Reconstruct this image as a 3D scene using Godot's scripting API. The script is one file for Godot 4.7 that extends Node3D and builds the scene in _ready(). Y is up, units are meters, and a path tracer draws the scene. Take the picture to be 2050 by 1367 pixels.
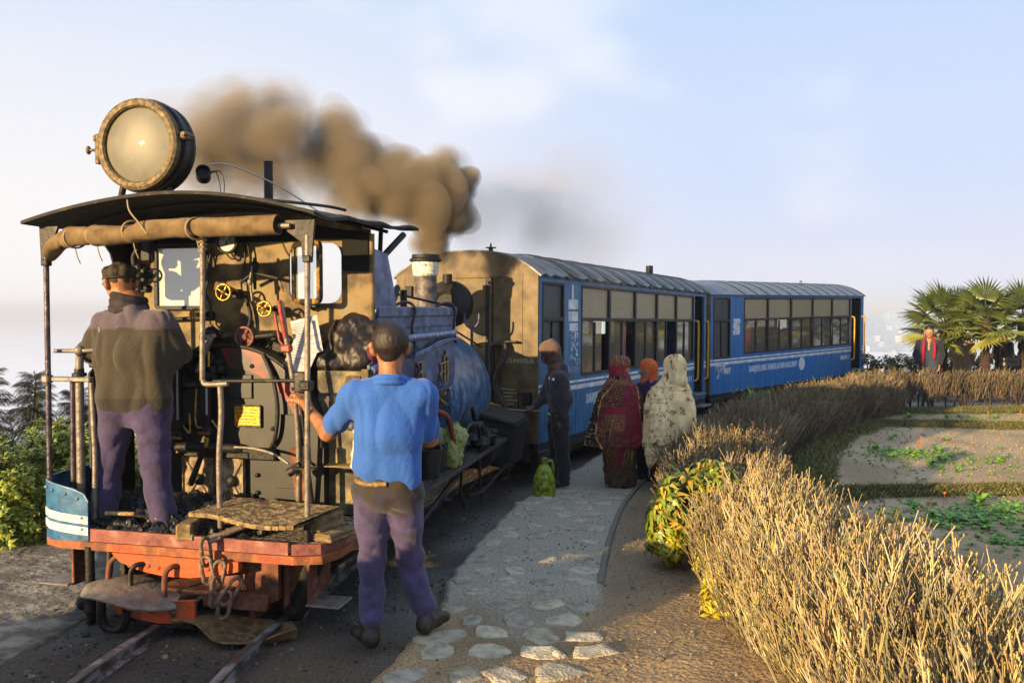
extends Node3D
# A small narrow gauge steam engine with two blue coaches on a hill-top railway loop, low winter sun.

var TX := {}
var MT := {}
var used := {}
var rng := RandomNumberGenerator.new()

const PLAN := Basis(Vector3(1, 0, 0), Vector3(0, 0, -1), Vector3(0, 1, 0))
const SIDE := Basis(Vector3(0, 0, -1), Vector3(0, 1, 0), Vector3(1, 0, 0))

# ------------------------------------------------------------------ mesh builder
class G:
	var v := PackedVector3Array()
	var n := PackedVector3Array()
	var uv := PackedVector2Array()
	var c := PackedColorArray()
	var ix := PackedInt32Array()
	var col := Color.WHITE
	var xf := Transform3D.IDENTITY

	func pt(p: Vector3, nn: Vector3, u := Vector2.ZERO) -> int:
		v.append(xf * p)
		n.append((xf.basis * nn).normalized())
		uv.append(u)
		c.append(col)
		return v.size() - 1

	func tri(a: Vector3, b: Vector3, d: Vector3) -> G:
		var nn := (b - a).cross(d - a)
		if nn.length_squared() < 1e-16:
			return self
		nn = nn.normalized()
		var i := pt(a, nn, Vector2(0, 0))
		pt(b, nn, Vector2(1, 0))
		pt(d, nn, Vector2(1, 1))
		ix.append_array(PackedInt32Array([i, i + 2, i + 1]))
		return self

	func quad(a: Vector3, b: Vector3, d: Vector3, e: Vector3) -> G:
		var nn := (d - a).cross(e - b)
		if nn.length_squared() < 1e-16:
			return self
		nn = nn.normalized()
		var i := pt(a, nn, Vector2(0, 1))
		pt(b, nn, Vector2(1, 1))
		pt(d, nn, Vector2(1, 0))
		pt(e, nn, Vector2(0, 0))
		ix.append_array(PackedInt32Array([i, i + 2, i + 1, i, i + 3, i + 2]))
		return self

	# rows of points; normals du x dv (column step x row step)
	func grid(rows: Array, closed := false, flip := false) -> G:
		var nr := rows.size()
		var nc: int = rows[0].size()
		var base := v.size()
		var extra := 1 if closed else 0
		for i in nr:
			var r: PackedVector3Array = rows[i]
			var ra: PackedVector3Array = rows[maxi(i - 1, 0)]
			var rb: PackedVector3Array = rows[mini(i + 1, nr - 1)]
			for jj in nc + extra:
				var j := jj % nc
				var du: Vector3
				if closed:
					du = r[(j + 1) % nc] - r[(j + nc - 1) % nc]
				else:
					du = r[mini(j + 1, nc - 1)] - r[maxi(j - 1, 0)]
				var dv := rb[j] - ra[j]
				var nn := du.cross(dv)
				if nn.length_squared() < 1e-18:
					nn = Vector3.UP
				if flip:
					nn = -nn
				pt(r[j], nn, Vector2(float(jj) / float(nc + extra - 1), float(i) / float(maxi(nr - 1, 1))))
		var w := nc + extra
		for i in nr - 1:
			for j in w - 1:
				var a := base + i * w + j
				if flip:
					ix.append_array(PackedInt32Array([a, a + 1, a + w + 1, a, a + w + 1, a + w]))
				else:
					ix.append_array(PackedInt32Array([a, a + w + 1, a + 1, a, a + w, a + w + 1]))
		return self

	func disc(ring: PackedVector3Array, flip := false) -> G:
		var m := Vector3.ZERO
		for p in ring:
			m += p
		m /= ring.size()
		for j in ring.size():
			var a := ring[j]
			var b := ring[(j + 1) % ring.size()]
			if flip:
				tri(m, b, a)
			else:
				tri(m, a, b)
		return self

	func tube(pts: Array, rad: Variant, sides := 8, caps := true) -> G:
		var rows := []
		var up := Vector3.UP
		var last := Vector3.ZERO
		for i in pts.size():
			var t: Vector3 = (pts[mini(i + 1, pts.size() - 1)] - pts[maxi(i - 1, 0)])
			t = t.normalized()
			if i == 0:
				up = Vector3.UP if absf(t.y) < 0.9 else Vector3.RIGHT
			var x := up.cross(t).normalized()
			var y := t.cross(x).normalized()
			up = y
			var r: float = rad[i] if rad is Array else rad
			var ring := PackedVector3Array()
			for k in sides:
				var a := TAU * k / sides
				ring.append(pts[i] + (x * cos(a) + y * sin(a)) * r)
			rows.append(ring)
			last = t
		grid(rows, true)
		if caps:
			disc(rows[0], true)
			disc(rows[rows.size() - 1])
		return self

	# profile of (radius, height) from bottom to top, turned about local Y
	func lathe(prof: Array, seg := 20, hard := true, caps := true) -> G:
		var rows := []
		for q in prof:
			var ring := PackedVector3Array()
			for k in seg:
				var a := -TAU * k / seg
				ring.append(Vector3(cos(a) * maxf(q.x, 1e-5), q.y, sin(a) * maxf(q.x, 1e-5)))
			rows.append(ring)
		if hard:
			for i in rows.size() - 1:
				grid([rows[i], rows[i + 1]], true)
		else:
			grid(rows, true)
		if caps:
			if prof[0].x > 1e-4:
				disc(rows[0], true)
			if prof[prof.size() - 1].x > 1e-4:
				disc(rows[rows.size() - 1])
		return self

	func box(m: Vector3, s: Vector3, bev := 0.0, b := Basis.IDENTITY) -> G:
		var keep := xf
		xf = xf * Transform3D(b, m)
		var h := s / 2.0
		bev = minf(bev, minf(h.x, minf(h.y, h.z)) * 0.95)
		var i := h - Vector3(bev, bev, bev)
		for ax in 3:
			var u := (ax + 1) % 3
			var w := (ax + 2) % 3
			for sg in [-1.0, 1.0]:
				var q := []
				for k in [[-1, -1], [1, -1], [1, 1], [-1, 1]]:
					var p := Vector3.ZERO
					p[ax] = sg * h[ax]
					p[u] = k[0] * i[u]
					p[w] = k[1] * i[w]
					q.append(p)
				if sg > 0:
					quad(q[0], q[1], q[2], q[3])
				else:
					quad(q[3], q[2], q[1], q[0])
			if bev > 0.0:
				for su in [-1.0, 1.0]:
					for sw in [-1.0, 1.0]:
						var q := []
						for e in [-1.0, 1.0]:
							var p1 := Vector3.ZERO
							p1[ax] = e * i[ax]
							p1[u] = su * h[u]
							p1[w] = sw * i[w]
							var p2 := p1
							p2[u] = su * i[u]
							p2[w] = sw * h[w]
							q.append(p1)
							q.append(p2)
						if su * sw > 0:
							quad(q[0], q[1], q[3], q[2])
						else:
							quad(q[1], q[0], q[2], q[3])
		if bev > 0.0:
			for sx in [-1.0, 1.0]:
				for sy in [-1.0, 1.0]:
					for sz in [-1.0, 1.0]:
						var a := Vector3(sx * h.x, sy * i.y, sz * i.z)
						var d := Vector3(sx * i.x, sy * h.y, sz * i.z)
						var e := Vector3(sx * i.x, sy * i.y, sz * h.z)
						if sx * sy * sz > 0:
							tri(a, d, e)
						else:
							tri(a, e, d)
		xf = keep
		return self

	# polygon in local XY pulled from z0 to z1
	func prism(poly: Array, z0: float, z1: float) -> G:
		var p := PackedVector2Array(poly)
		var area := 0.0
		for i in p.size():
			area += p[i].cross(p[(i + 1) % p.size()])
		if area < 0:
			p.reverse()
		var t := Geometry2D.triangulate_polygon(p)
		for i in range(0, t.size(), 3):
			var a := p[t[i]]
			var b := p[t[i + 1]]
			var d := p[t[i + 2]]
			if (b - a).cross(d - a) < 0:
				var sw := b
				b = d
				d = sw
			tri(Vector3(a.x, a.y, z1), Vector3(b.x, b.y, z1), Vector3(d.x, d.y, z1))
			tri(Vector3(a.x, a.y, z0), Vector3(d.x, d.y, z0), Vector3(b.x, b.y, z0))
		for i in p.size():
			var a := p[i]
			var b := p[(i + 1) % p.size()]
			quad(Vector3(a.x, a.y, z0), Vector3(b.x, b.y, z0), Vector3(b.x, b.y, z1), Vector3(a.x, a.y, z1))
		return self

	func ball(m: Vector3, r: Vector3, seg := 12, rings := 8, b := Basis.IDENTITY) -> G:
		var rows := []
		for i in rings + 1:
			var th := PI * i / rings
			var ring := PackedVector3Array()
			for k in seg:
				var a := -TAU * k / seg
				ring.append(m + b * Vector3(r.x * cos(a) * maxf(sin(th), 1e-4), -r.y * cos(th), r.z * sin(a) * maxf(sin(th), 1e-4)))
			rows.append(ring)
		return grid(rows, true)

	# a stony lump: a ball pushed about by hashed steps
	func lump(m: Vector3, r: Vector3, rg: RandomNumberGenerator, seg := 7, rings := 5, rough := 0.25) -> G:
		var rows := []
		for i in rings + 1:
			var th := PI * i / rings
			var ring := PackedVector3Array()
			for k in seg:
				var a := -TAU * k / seg
				var f := 1.0 + rg.randf_range(-rough, rough)
				ring.append(m + f * Vector3(r.x * cos(a) * maxf(sin(th), 1e-3), -r.y * cos(th), r.z * sin(a) * maxf(sin(th), 1e-3)))
			rows.append(ring)
		for i in rings:
			for k in seg:
				var k2 := (k + 1) % seg
				quad(rows[i][k], rows[i][k2], rows[i + 1][k2], rows[i + 1][k])
		return self

	func add(o: G) -> G:
		var b := v.size()
		v.append_array(o.v)
		n.append_array(o.n)
		uv.append_array(o.uv)
		c.append_array(o.c)
		for i in o.ix:
			ix.append(i + b)
		return self

	func mesh(m: Material) -> ArrayMesh:
		var a := []
		a.resize(Mesh.ARRAY_MAX)
		a[Mesh.ARRAY_VERTEX] = v
		a[Mesh.ARRAY_NORMAL] = n
		a[Mesh.ARRAY_TEX_UV] = uv
		a[Mesh.ARRAY_COLOR] = c
		a[Mesh.ARRAY_INDEX] = ix
		var me := ArrayMesh.new()
		me.add_surface_from_arrays(Mesh.PRIMITIVE_TRIANGLES, a)
		me.surface_set_material(0, m)
		return me


# ------------------------------------------------------------------ smooth bodies from joints
class Body:
	var bones := []       # [a, b, ra, rb]
	func bone(a: Vector3, b: Vector3, ra: float, rb := -1.0) -> Body:
		bones.append([a, b, ra, ra if rb < 0 else rb])
		return self
	func chain(p: Array, r: Array) -> Body:
		for i in p.size() - 1:
			bone(p[i], p[i + 1], r[i], r[i + 1])
		return self

	# joins the tapered capsules with a smooth minimum and meshes the skin as surface nets
	func skin(g: G, cell := 0.014, k := 60.0, wrinkle: FastNoiseLite = null, amp := 0.0, stretch := Vector3.ONE) -> G:
		var lo := Vector3.INF
		var hi := -Vector3.INF
		for b in bones:
			var r: float = maxf(b[2], b[3]) + 0.04
			for e in [b[0], b[1]]:
				lo = lo.min(e - Vector3(r, r, r))
				hi = hi.max(e + Vector3(r, r, r))
		var nx := int((hi.x - lo.x) / cell) + 2
		var ny := int((hi.y - lo.y) / cell) + 2
		var nz := int((hi.z - lo.z) / cell) + 2
		var f := PackedFloat32Array()
		f.resize(nx * ny * nz)
		var reach := 3.2 / k + cell
		for b in bones:
			var a: Vector3 = b[0]
			var d: Vector3 = b[1] - b[0]
			var ra: float = b[2]
			var dr: float = b[3] - b[2]
			var l2 := maxf(d.length_squared(), 1e-9)
			var m: float = maxf(b[2], b[3]) + reach
			var p0 := (a.min(b[1]) - Vector3(m, m, m) - lo) / cell
			var p1 := (a.max(b[1]) + Vector3(m, m, m) - lo) / cell
			var x0 := maxi(0, int(p0.x))
			var x1 := mini(nx - 1, int(p1.x) + 1)
			for z in range(maxi(0, int(p0.z)), mini(nz, int(p1.z) + 2)):
				for y in range(maxi(0, int(p0.y)), mini(ny, int(p1.y) + 2)):
					var row := (z * ny + y) * nx
					var q := lo + Vector3(x0, y, z) * cell - a
					for x in range(x0, x1 + 1):
						var h := clampf(q.dot(d) / l2, 0.0, 1.0)
						var e := (q - d * h).length() - ra - dr * h
						if e < reach:
							f[row + x] += exp(-k * e)
						q.x += cell
		var ids := PackedInt32Array()
		ids.resize(nx * ny * nz)
		ids.fill(-1)
		var first := g.v.size()
		var sy := nx
		var sz := nx * ny
		var off := [0, 1, sy, sy + 1, sz, sz + 1, sz + sy, sz + sy + 1]
		var cells := PackedInt32Array()
		for z in nz - 1:
			for y in ny - 1:
				var i := (z * ny + y) * nx
				for x in nx - 1:
					var s := 0
					if f[i] >= 1.0: s += 1
					if f[i + 1] >= 1.0: s += 1
					if f[i + sy] >= 1.0: s += 1
					if f[i + sy + 1] >= 1.0: s += 1
					if f[i + sz] >= 1.0: s += 1
					if f[i + sz + 1] >= 1.0: s += 1
					if f[i + sz + sy] >= 1.0: s += 1
					if f[i + sz + sy + 1] >= 1.0: s += 1
					if s > 0 and s < 8:
						cells.append(i)
					i += 1
		var edges := [[0, 1], [0, 2], [0, 4], [1, 3], [1, 5], [2, 3], [2, 6], [3, 7], [4, 5], [4, 6], [5, 7], [6, 7]]
		for i in cells:
			var w := []
			for o in off:
				w.append(log(maxf(f[i + o], 1e-9)))
			var sum := Vector3.ZERO
			var cnt := 0
			for e in edges:
				var wa: float = w[e[0]]
				var wb: float = w[e[1]]
				if (wa >= 0.0) != (wb >= 0.0):
					var t := wa / (wa - wb)
					var pa := Vector3(e[0] & 1, (e[0] >> 1) & 1, e[0] >> 2)
					var pb := Vector3(e[1] & 1, (e[1] >> 1) & 1, e[1] >> 2)
					sum += pa.lerp(pb, t)
					cnt += 1
			var gr := Vector3(w[0] - w[1] + w[2] - w[3] + w[4] - w[5] + w[6] - w[7], w[0] + w[1] - w[2] - w[3] + w[4] + w[5] - w[6] - w[7], w[0] + w[1] + w[2] + w[3] - w[4] - w[5] - w[6] - w[7]).normalized()
			var cz := i / sz
			var cy := (i - cz * sz) / sy
			var cx := i - cz * sz - cy * sy
			var p := lo + (Vector3(cx, cy, cz) + sum / cnt) * cell
			if wrinkle:
				p += gr * (wrinkle.get_noise_3dv(p * stretch) * amp)
			ids[i] = g.v.size()
			g.v.append(p)
			g.n.append(Vector3.ZERO)
			g.uv.append(Vector2(p.x, p.y))
			g.c.append(g.col)
		for i in cells:
			var a0 := f[i] >= 1.0
			for ax in 3:
				var st: int = [1, sy, sz][ax]
				if a0 == (f[i + st] >= 1.0):
					continue
				var u: int = [sy, sz, 1][ax]
				var w: int = [sz, 1, sy][ax]
				if i - u - w < 0:
					continue
				var q := [ids[i], ids[i - u], ids[i - u - w], ids[i - w]]
				if q.min() < 0:
					continue
				if a0:
					g.ix.append_array(PackedInt32Array([q[0], q[2], q[1], q[0], q[3], q[2]]))
				else:
					g.ix.append_array(PackedInt32Array([q[0], q[1], q[2], q[0], q[2], q[3]]))
				var nn: Vector3 = (g.v[q[1]] - g.v[q[0]]).cross(g.v[q[2]] - g.v[q[0]]) + (g.v[q[2]] - g.v[q[0]]).cross(g.v[q[3]] - g.v[q[0]])
				if not a0:
					nn = -nn
				for z in q:
					g.n[z] += nn
		for j in range(first, g.v.size()):
			g.n[j] = g.n[j].normalized()
		return g


# ------------------------------------------------------------------ scene tree helpers
func numbered(parent: Node, called: String) -> String:
	var key := str(parent.get_instance_id()) + called
	var k: int = used.get(key, 0)
	used[key] = k + 1
	return called if k == 0 else "%s_%03d" % [called, k]

func thing(called: String, label: String, category: String, at := Vector3.ZERO, turn := 0.0, group := "") -> Node3D:
	var o := Node3D.new()
	o.name = numbered(self, called)
	add_child(o, true)
	o.position = at
	o.rotation.y = turn
	tag(o, label, category, group)
	return o

func tag(o: Node3D, label: String, category: String, group := "") -> Node3D:
	if label: o.set_meta("label", label)
	if category: o.set_meta("category", category)
	if group: o.set_meta("group", group)
	return o

func put(parent: Node3D, called: String, g: Variant, m: Material = null, label := "") -> MeshInstance3D:
	var o := MeshInstance3D.new()
	o.mesh = g.mesh(m) if g is G else g
	o.name = numbered(parent, called)
	parent.add_child(o, true)
	if label: o.set_meta("label", label)
	return o

func struct(called: String, g: Variant, m: Material = null) -> MeshInstance3D:
	var o := put(self, called, g, m)
	o.set_meta("kind", "structure")
	return o

func many(parent: Node3D, called: String, me: Mesh, places: Array, tints: Array = []) -> MultiMeshInstance3D:
	var mm := MultiMesh.new()
	mm.transform_format = MultiMesh.TRANSFORM_3D
	mm.use_colors = tints.size() > 0
	mm.mesh = me
	mm.instance_count = places.size()
	for i in places.size():
		mm.set_instance_transform(i, places[i])
		if tints.size() > 0:
			mm.set_instance_color(i, tints[i])
	var o := MultiMeshInstance3D.new()
	o.multimesh = mm
	o.name = numbered(parent, called)
	o.set_meta("kind", "stuff")
	parent.add_child(o, true)
	return o

func V(r: float, y: float, t: float) -> Vector3:      # right, up, along the train
	return Vector3(r, y, -t)

func W(x: float, d: float, up := 0.0) -> Vector3:      # a place on the ground: x, distance, height over it
	return Vector3(x, lie(d) + up, -d)

func lie(d: float) -> float:
	if d < 4.3: return 0.0
	if d < 5.2: return lerpf(0.0, -0.08, (d - 4.3) / 0.9)
	if d < 10.0: return lerpf(-0.08, -0.28, (d - 5.2) / 4.8)
	return lerpf(-0.28, -0.3, clampf((d - 10.0) / 10.0, 0.0, 1.0))

func frame(at: Vector3, y_axis: Vector3, x_hint := Vector3.RIGHT) -> Transform3D:   # local Y along y_axis
	var y := y_axis.normalized()
	var z := x_hint.cross(y).normalized()
	if z.length() < 0.5:
		z = Vector3.FORWARD.cross(y).normalized()
	return Transform3D(Basis(y.cross(z).normalized(), y, z), at)

func arc(cx: float, cy: float, r: float, a0: float, a1: float, k: int) -> Array:
	var o := []
	for i in k + 1:
		var a := deg_to_rad(lerpf(a0, a1, float(i) / k))
		o.append(Vector2(cx + r * cos(a), cy + r * sin(a)))
	return o

func smooth_line(p: Array, per := 6) -> Array:          # Catmull-Rom through points
	var o := []
	for i in p.size() - 1:
		var a = p[maxi(i - 1, 0)]
		var b = p[i]
		var c = p[i + 1]
		var d = p[mini(i + 2, p.size() - 1)]
		for k in per:
			var t := float(k) / per
			o.append(0.5 * ((2.0 * b) + (c - a) * t + (2.0 * a - 5.0 * b + 4.0 * c - d) * t * t + (3.0 * b - a - 3.0 * c + d) * t * t * t))
	o.append(p[p.size() - 1])
	return o

func wall(g: G, path: Array, bot: Array, top: Array, th: float) -> G:   # a bent sheet standing on a plan path of (r, t)
	var k := path.size()
	var L := []
	var R := []
	for i in k:
		var d: Vector2 = (path[mini(i + 1, k - 1)] - path[maxi(i - 1, 0)]).normalized()
		var nn := Vector2(-d.y, d.x) * th / 2.0
		L.append(path[i] + nn)
		R.append(path[i] - nn)
	for i in k - 1:
		var j := i + 1
		g.quad(V(R[i].x, bot[i], R[i].y), V(R[j].x, bot[j], R[j].y), V(R[j].x, top[j], R[j].y), V(R[i].x, top[i], R[i].y))
		g.quad(V(L[j].x, bot[j], L[j].y), V(L[i].x, bot[i], L[i].y), V(L[i].x, top[i], L[i].y), V(L[j].x, top[j], L[j].y))
		g.quad(V(R[i].x, top[i], R[i].y), V(R[j].x, top[j], R[j].y), V(L[j].x, top[j], L[j].y), V(L[i].x, top[i], L[i].y))
		g.quad(V(L[i].x, bot[i], L[i].y), V(L[j].x, bot[j], L[j].y), V(R[j].x, bot[j], R[j].y), V(R[i].x, bot[i], R[i].y))
	var e := k - 1
	g.quad(V(L[0].x, bot[0], L[0].y), V(R[0].x, bot[0], R[0].y), V(R[0].x, top[0], R[0].y), V(L[0].x, top[0], L[0].y))
	g.quad(V(R[e].x, bot[e], R[e].y), V(L[e].x, bot[e], L[e].y), V(L[e].x, top[e], L[e].y), V(R[e].x, top[e], R[e].y))
	return g

func rivets(g: G, p: Array, axis: Vector3, r := 0.008) -> G:
	var keep := g.xf
	for q in p:
		g.xf = keep * frame(q, axis)
		g.lathe([Vector2(r, -0.001), Vector2(r * 0.8, r * 0.5), Vector2(0, r * 0.75)], 7, false)
	g.xf = keep
	return g

func between(a: Vector3, b: Vector3, k: int) -> Array:
	var o := []
	for i in k:
		o.append(a.lerp(b, float(i) / maxf(k - 1, 1)))
	return o

# ------------------------------------------------------------------ materials
func noise_tex(key: String, sd: int, freq: float, oct: int, stops: Array, bump := 0.0, kind := FastNoiseLite.TYPE_SIMPLEX_SMOOTH, size := 512) -> NoiseTexture2D:
	if TX.has(key):
		return TX[key]
	var nz := FastNoiseLite.new()
	nz.seed = sd
	nz.noise_type = kind
	nz.frequency = freq
	nz.fractal_octaves = oct
	nz.fractal_gain = 0.55
	var t := NoiseTexture2D.new()
	t.width = size
	t.height = size
	t.seamless = true
	t.seamless_blend_skirt = 0.3
	t.noise = nz
	if bump > 0.0:
		t.as_normal_map = true
		t.bump_strength = bump
	elif stops.size():
		var gr := Gradient.new()
		var o := PackedFloat32Array()
		var cs := PackedColorArray()
		for s in stops:
			o.append(s[0])
			cs.append(s[1] if s[1] is Color else Color(s[1]))
		gr.offsets = o
		gr.colors = cs
		t.color_ramp = gr
	TX[key] = t
	return t

# colour (as seen on the sRGB scale), roughness, metal, grey texture laid over, its scale, bump texture and strength
func sm(col: String, rough := 0.8, metal := 0.0, tex := "grime", scale := 1.0, bump := "fine_n", bs := 0.5) -> StandardMaterial3D:
	var key := "%s|%.2f|%.2f|%s|%.2f|%s|%.2f" % [col, rough, metal, tex, scale, bump, bs]
	if MT.has(key):
		return MT[key]
	var m := StandardMaterial3D.new()
	m.albedo_color = Color(col)
	m.roughness = rough
	m.metallic = metal
	m.uv1_triplanar = true
	m.uv1_scale = Vector3.ONE * scale
	m.uv1_triplanar_sharpness = 4.0
	if tex:
		m.albedo_texture = TX[tex]
	if bump:
		m.normal_enabled = true
		m.normal_texture = TX[bump]
		m.normal_scale = bs
	MT[key] = m
	return m

# a material whose own two or three colours mix in patches
func patchy(key: String, stops: Array, freq: float, rough := 0.75, metal := 0.0, scale := 1.0, bump := "fine_n", bs := 0.6, oct := 5) -> StandardMaterial3D:
	if MT.has(key):
		return MT[key]
	var m := sm("ffffff", rough, metal, "", scale, bump, bs).duplicate() as StandardMaterial3D
	m.albedo_texture = noise_tex(key, key.hash() % 10000, freq, oct, stops)
	MT[key] = m
	return m

func glass(col: Color, rough := 0.05, tex := false) -> StandardMaterial3D:
	var key := "glass%s%.2f" % [col.to_html(), rough]
	if MT.has(key):
		return MT[key]
	var m := StandardMaterial3D.new()
	m.albedo_color = col
	m.transparency = BaseMaterial3D.TRANSPARENCY_ALPHA
	m.roughness = rough
	MT[key] = m
	return m

func leafy(key: String, rough := 0.5, back := Color(0.35, 0.4, 0.1)) -> StandardMaterial3D:
	if MT.has(key):
		return MT[key]
	var m := StandardMaterial3D.new()
	m.vertex_color_use_as_albedo = true
	m.roughness = rough
	m.backlight_enabled = true
	m.backlight = back
	m.cull_mode = BaseMaterial3D.CULL_DISABLED
	MT[key] = m
	return m

func painted(im: Image, rough := 0.85) -> StandardMaterial3D:
	var m := StandardMaterial3D.new()
	m.albedo_texture = ImageTexture.create_from_image(im)
	m.roughness = rough
	m.cull_mode = BaseMaterial3D.CULL_DISABLED
	return m

func lin(h: String) -> Color:
	return Color(h).srgb_to_linear()

func make_textures() -> void:
	noise_tex("grime", 11, 0.012, 6, [[0.0, "5a5650"], [0.42, "b0aca6"], [0.6, "e2e0dc"], [1.0, "ffffff"]])
	noise_tex("soft", 12, 0.008, 4, [[0.0, "a8a8a8"], [0.5, "dcdcdc"], [1.0, "ffffff"]])
	noise_tex("grit", 13, 0.09, 4, [[0.0, "707070"], [0.5, "cfcfcf"], [1.0, "ffffff"]])
	noise_tex("weave", 14, 0.16, 2, [[0.0, "b0b0b0"], [0.5, "e4e4e4"], [1.0, "ffffff"]])
	noise_tex("fine_n", 21, 0.05, 5, [], 2.5)
	noise_tex("dent_n", 22, 0.009, 3, [], 5.0)
	noise_tex("cloth_n", 23, 0.02, 3, [], 4.0)
	noise_tex("dirt_n", 24, 0.035, 6, [], 7.0)
	noise_tex("bark_n", 25, 0.03, 4, [], 8.0)


# ------------------------------------------------------------------ the scene
func _ready() -> void:
	rng.seed = 20240
	make_textures()
	eye_and_light()
	setting()
	engine()
	coaches()
	people()
	planting()
	small_things()
	smoke()

const EXPOSE := 2.2
const SUN_TOWARDS := Vector3(-0.69, 0.19, 0.71)

func eye_and_light() -> void:
	var cam := Camera3D.new()
	cam.name = "camera"
	cam.position = Vector3(0, 1.9, 0)
	cam.rotation.x = -atan(63.5 / 1650.0)
	cam.fov = rad_to_deg(2.0 * atan(683.5 / 1650.0))
	cam.near = 0.05
	cam.far = 9000.0
	add_child(cam)
	cam.current = true
	var sun := DirectionalLight3D.new()
	sun.name = "sun"
	sun.light_color = Color(1.0, 0.86, 0.63)
	sun.light_energy = 1.6
	sun.light_angular_distance = 0.6
	sun.shadow_enabled = true
	add_child(sun)
	sun.look_at_from_position(SUN_TOWARDS * 50.0, Vector3.ZERO)
	var env := Environment.new()
	env.background_mode = Environment.BG_SKY
	env.sky = Sky.new()
	env.sky.sky_material = sky_picture()
	env.background_energy_multiplier = 0.52
	env.tonemap_mode = Environment.TONE_MAPPER_LINEAR
	env.tonemap_exposure = EXPOSE
	env.sdfgi_enabled = true
	env.ssao_enabled = true
	env.ssil_enabled = true
	env.volumetric_fog_enabled = true
	env.volumetric_fog_density = 0.0
	env.fog_enabled = true
	env.fog_mode = Environment.FOG_MODE_EXPONENTIAL
	env.fog_light_color = Color(0.88, 0.92, 1.0)
	env.fog_density = 0.0006
	var we := WorldEnvironment.new()
	we.name = "environment"
	we.environment = env
	add_child(we)

# a hazy winter sky: pale blue overhead, whitish towards the horizon, warm on the sun's side, thin wisps of cloud
func sky_picture() -> PanoramaSkyMaterial:
	var w := 512
	var h := 256
	var im := Image.create(w, h, false, Image.FORMAT_RGBF)
	var nz := FastNoiseLite.new()
	nz.seed = 7
	nz.frequency = 1.1
	nz.fractal_octaves = 5
	var wz := FastNoiseLite.new()
	wz.seed = 9
	wz.frequency = 2.2
	wz.fractal_octaves = 4
	var blue := lin("aecbf0")
	var mid := lin("c9d6f0")
	var low := lin("dadcea")
	var warm := lin("f0edec")
	var cloud := lin("f8f6f4")
	for j in h:
		var el := PI * (0.5 - (j + 0.5) / h)
		for i in w:
			# column 0 looks along -Z, the columns turn to the right
			var az := TAU * ((i + 0.5) / w)
			var d := Vector3(sin(az) * cos(el), sin(el), -cos(az) * cos(el))
			var e := maxf(d.y, 0.0)
			var c := low.lerp(mid, smoothstep(0.0, 0.17, e)).lerp(blue, smoothstep(0.15, 0.5, e))
			var side := clampf(0.5 - 0.95 * d.x - 0.1 * d.z, 0.0, 1.0)
			var wm := smoothstep(0.35, 0.95, side) * (1.0 - 0.75 * smoothstep(0.05, 0.42, e))
			c = c.lerp(warm, wm)
			var cl := smoothstep(0.02, 0.42, nz.get_noise_3d(d.x * 1.5, d.y * 3.2, d.z * 1.5) + 0.35 * wz.get_noise_3d(d.x * 2.0, d.y * 4.0, d.z * 2.0) - 0.05)
			c = c.lerp(cloud, cl * 0.45 * smoothstep(0.0, 0.12, e) * (1.0 - 0.6 * smoothstep(0.3, 0.7, e)))
			if d.y < 0.0:
				c = lin("e6e3e2")
			im.set_pixel(i, j, c)
	var m := PanoramaSkyMaterial.new()
	m.panorama = ImageTexture.create_from_image(im)
	return m

# ------------------------------------------------------------------ ground, path, rails, hills
var hum := FastNoiseLite.new()
const TRACK := [Vector2(-1.93, 0.5), Vector2(-1.86, 3.0), Vector2(-1.795, 4.13), Vector2(-1.735, 5.15), Vector2(-1.63, 6.3), Vector2(-1.43, 7.6), Vector2(-1.1, 9.2), Vector2(-0.58, 10.8), Vector2(0.95, 13.6), Vector2(2.6, 16.6), Vector2(4.6, 19.2), Vector2(7.4, 22.0), Vector2(10.5, 24.8)]
const EDGE_L := [Vector2(-0.78, 1.0), Vector2(-0.74, 3.0), Vector2(-0.69, 4.0), Vector2(-0.58, 4.5), Vector2(-0.45, 5.0), Vector2(-0.46, 5.8), Vector2(-0.3, 7.0), Vector2(-0.03, 8.4), Vector2(0.32, 9.6), Vector2(0.75, 10.7), Vector2(1.35, 12.2), Vector2(2.4, 14.0)]
const EDGE_R := [Vector2(0.62, 1.0), Vector2(0.6, 3.0), Vector2(0.58, 4.0), Vector2(0.57, 4.5), Vector2(0.57, 5.0), Vector2(0.63, 5.8), Vector2(0.83, 7.0), Vector2(1.12, 8.4), Vector2(1.45, 9.6), Vector2(1.85, 10.7), Vector2(2.5, 12.2), Vector2(3.3, 14.0)]
const EDGE_H := [Vector2(2.2, 1.0), Vector2(2.2, 3.0), Vector2(2.2, 4.0), Vector2(2.2, 4.5), Vector2(2.2, 5.0), Vector2(2.2, 5.8), Vector2(2.2, 7.0), Vector2(2.4, 8.4), Vector2(2.75, 9.6), Vector2(3.2, 10.7), Vector2(3.9, 12.2), Vector2(4.9, 14.0)]

func near_line(p: Vector2, line: Array) -> float:
	var best := 1e9
	for i in line.size() - 1:
		var q := Geometry2D.get_closest_point_to_segment(p, line[i], line[i + 1])
		best = minf(best, p.distance_squared_to(q))
	return sqrt(best)

func drop(x: float, d: float) -> float:        # how far the hill-top has fallen away
	var e := maxf(maxf(-(x + 6.6) * 1.0, (d - 27.0 - 0.12 * x)), maxf(x - 45.0, -d - 25.0))
	if e <= 0.0: return 0.0
	return minf(120.0, 0.12 * e * e + 0.25 * e)

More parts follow.
